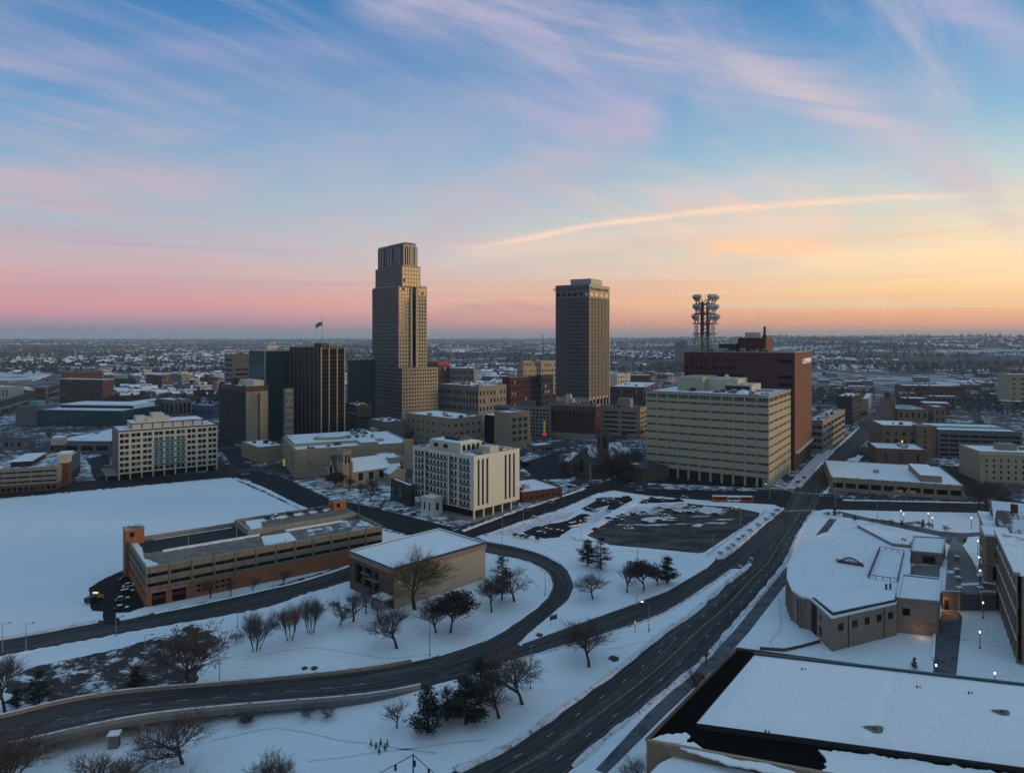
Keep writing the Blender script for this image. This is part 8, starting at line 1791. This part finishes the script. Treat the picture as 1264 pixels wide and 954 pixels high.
print('low rise', cnt)

def far_stuff():
    r = random.Random(4); hs = MB(); tr = MB(); lt = MB()
    def dens(x, y): return mnoise.fractal(Vector((x / 900.0, y / 1100.0, 9.0)), 1, 2, 4)
    n = 0
    while n < 3600:
        a = r.uniform(-.74, .74); rad = 1150 * math.exp(r.random() ** 1.25 * 2.05); x, y = rad * math.sin(a), rad * math.cos(a)
        if dens(x, y) < .10 + .12 * r.random(): continue
        px = CX + F * x / y
        if rad < 1900 and (px < 110): continue
        if rad < 2600 and px < 330 and r.random() < .6: continue
        p = Vector((x, y, 0))
        if rad < 1950 and (not clear_of(p, 9) or near_av(p, 22)): continue
        z = hill(x, y); th = r.choice([0, 1]) * math.pi / 2 + .5 + r.uniform(-.1, .1); k = 1 + rad / 9000.0
        w, d, h, rf = r.uniform(6, 11) * k, r.uniform(8, 15) * k, r.uniform(4, 7) * k, r.uniform(2, 3.6) * k
        big = r.random() < (.16 if rad < 2600 else .05)
        if big: w, d, h, rf = w * 2.6, d * 2.8, h * 1.2, .3
        c, s = math.cos(th), math.sin(th); P = lambda u, v, q: (x + u * c - v * s, y + u * s + v * c, z + q)
        hs.cur = 1 + r.randrange(3); hs.add([P(-w / 2, -d / 2, -2), P(w / 2, -d / 2, -2), P(w / 2, d / 2, -2), P(-w / 2, d / 2, -2), P(-w / 2, -d / 2, h), P(w / 2, -d / 2, h), P(w / 2, d / 2, h), P(-w / 2, d / 2, h), P(0, -d / 2, h + rf), P(0, d / 2, h + rf)], [(0, 1, 5, 8, 4), (1, 2, 6, 5), (2, 3, 7, 9, 6), (3, 0, 4, 7)])
        hs.cur = 0; e = .35; hs.add([P(-w / 2 - .5, -d / 2 - .4, h - .2 + e), P(0, -d / 2 - .4, h + rf + e), P(0, d / 2 + .4, h + rf + e), P(-w / 2 - .5, d / 2 + .4, h - .2 + e), P(w / 2 + .5, -d / 2 - .4, h - .2 + e), P(w / 2 + .5, d / 2 + .4, h - .2 + e)], [(3, 2, 1, 0), (1, 2, 5, 4)])
        if r.random() < .05:
            q = P(0, -d / 2 - .6, 3.2); u = .5 * k; lt.cur = 0 if r.random() < .6 else 1
            lt.add([(q[0] - u, q[1], q[2] - u * .7), (q[0] + u, q[1], q[2] - u * .7), (q[0] + u, q[1], q[2] + u * .7), (q[0] - u, q[1], q[2] + u * .7)], [(0, 1, 2, 3)])
        n += 1
    o = hs.build('distant_neighbourhood', [pmat('far_roof_snow', (.66, .68, .72), .8, .1, .02), FW['brown'], FW['grey'], FW['tan']], kind='stuff'); tag(o, 'distant snow roofed houses spread over the valley and hills', 'houses')
    o = lt.build('distant_lights', [pmat('far_lamp', (.6, .5, .3), .5, emit=(1, .85, .6), estr=2.2), pmat('far_lamp_red', (.6, .1, .1), .5, emit=(1, .2, .15), estr=2.0)], kind='stuff'); tag(o, 'tiny lit lamps among the distant houses', 'lamps')
    n = 0
    while n < 19000:
        a = r.uniform(-.74, .74); rad = 1000 * math.exp(r.random() ** .9 * 2.6); x, y = rad * math.sin(a), rad * math.cos(a); px = CX + F * x / y
        dn = mnoise.fractal(Vector((x / 900.0, y / 420.0, 3.0)), 1, 2, 4) - .5 * max(0, dens(x, y) - .12)
        if dn < .05 - .22 * min(1, rad / 6000) + .16 * (r.random() - .5): continue
        if rad < 1900 and px < 110: continue
        p = Vector((x, y, 0))
        if rad < 1950 and (not clear_of(p, 5) or near_av(p, 18)): continue
        z = hill(x, y) - .5; k = r.uniform(.7, 1.3) * (1 + rad / 7000.0); hgt, w = 10 * k, 7 * k; tr.cur = r.randrange(3)
        for _ in range(9):
            u = r.uniform(.25, 1); ww = w * .5 * math.sin(math.pi * min(.95, u * .85 + .08)); cx, cy, cz = x + r.gauss(0, ww * .5), y + r.gauss(0, ww * .5), z + hgt * u * .85
            b1 = Vector((r.gauss(0, 1), r.gauss(0, 1), r.gauss(0, .7))).normalized(); b2 = b1.orthogonal().normalized(); s = w * r.uniform(.16, .34); c = Vector((cx, cy, cz))
            tr.add([c - b1 * s, c + b2 * s, c + b1 * s * 1.1, c - b2 * s * .9], [(0, 1, 2, 3)])
        tr.add([(x - .3 * k, y, z), (x + .3 * k, y, z), (x + .1 * k, y, z + hgt * .7), (x - .1 * k, y, z + hgt * .7)], [(0, 1, 2, 3)]); n += 1
    o = tr.build('distant_woods', [pmat('far_twigs', (.055, .047, .048), .95, .4, .02), pmat('far_twigs_dark', (.035, .033, .034), .95, .4, .02), pmat('far_pines', (.025, .033, .030), .95, .4, .02)], kind='stuff'); tag(o, 'distant bare woods covering valley and hills', 'woods')
far_stuff()
SNOW_FLAT = snow_mat('snow_windblown', dirt=.5, dirtcol=(.13, .13, .14), base=(.55, .58, .62), scale=.01, lump=.1, dscale=.011)
# frozen flats and open snow far left, pale lots elsewhere
for pts, l_ in (([(-60, 462), (30, 458), (66, 463), (40, 472), (-60, 476)], 'frozen flat shore by the river at left'), ([(-60, 453), (60, 449), (75, 454), (20, 458), (-60, 459)], 'second pale strip of frozen shore'), ([(120, 452), (270, 448), (276, 456), (180, 456)], 'pale frozen river strip at left centre'), ([(540, 433), (640, 431), (640, 434), (545, 437)], 'pale snow field in the far valley'), ([(-60, 440), (90, 438), (100, 441), (-60, 444)], 'far pale snow strip at left'),
                ([(1155, 474), (1250, 470), (1250, 475), (1160, 480)], 'snowy rail yard strip at right'), ([(225, 461), (272, 459), (272, 463), (230, 465)], 'pale snow bank behind the maroon block')):
    sheet('snow_flat', [(p.x, p.y) for p in rough_poly(pts, 12, 25, len(l_))], SNOW_FLAT, l_, 'snow', .6 + max(hill(G(*p_).x, G(*p_).y) for p_ in pts), z0=-1, world=True)
# twin far apartment slabs on the skyline and a thin radio mast
for x0, x1, tp, l_ in ((834, 841, 421.5, 'left of the twin far apartment slabs on the skyline'), (841.5, 849, 420.5, 'right of the twin far apartment slabs on the skyline')):
    y = 2300; o = empty('far_apartments', l_, 'building', ((x0 - CX) / F * y, y, hill((x0 - CX) / F * y, y) - 2)); ht = zat(tp, y) - o.location.z; w = (x1 - x0) / F * y; mb = MB(); mb.box(0, w, 0, 18, 0, ht); mb.build('wall', FW['grey'], o); MB().box(.3, w - .3, .3, 17.7, ht, ht + .5).build('roof', SNOW_CLEAN, o)
y = 2600; x = (670 - CX) / F * y; rm_ = empty('radio_mast', 'thin radio mast on the horizon left of the square skyscraper', 'mast', (x, y, hill(x, y))); ht = zat(412, y) - rm_.location.z; mb = MB()
for k in range(3): t = 2.1 * k; mb.bar((2.2 * math.cos(t), 2.2 * math.sin(t), 0), (.5 * math.cos(t), .5 * math.sin(t), ht), .7, .7)
for k in range(10): z0, z1 = ht * k / 10, ht * (k + 1) / 10; mb.bar((1.8, 0, z0), (-1.2, 1.2, z1), .4, .4)
mb.build('lattice', METAL, rm_)

# ------------------------------------------------------------------ the cold dawn air
HAZE_D = 0.00006
mb = MB(); mb.box(-26000, 26000, -26000, 26000, -2.0, 330); hz_ = mb.build('haze', [], kind='stuff'); tag(hz_, 'thin bluish dawn haze over the whole city', 'haze')
m = bpy.data.materials.new('haze_air'); m.use_nodes = True; t = m.node_tree; t.nodes.clear(); vp = t.nodes.new('ShaderNodeVolumePrincipled'); vp.inputs['Color'].default_value = (.66, .86, 1.0, 1); vp.inputs['Density'].default_value = HAZE_D; vp.inputs['Anisotropy'].default_value = .0
ou_ = t.nodes.new('ShaderNodeOutputMaterial'); t.links.new(vp.outputs[0], ou_.inputs['Volume']); hz_.data.materials.append(m); m.cycles.homogeneous_volume = True if hasattr(m.cycles, 'homogeneous_volume') else None
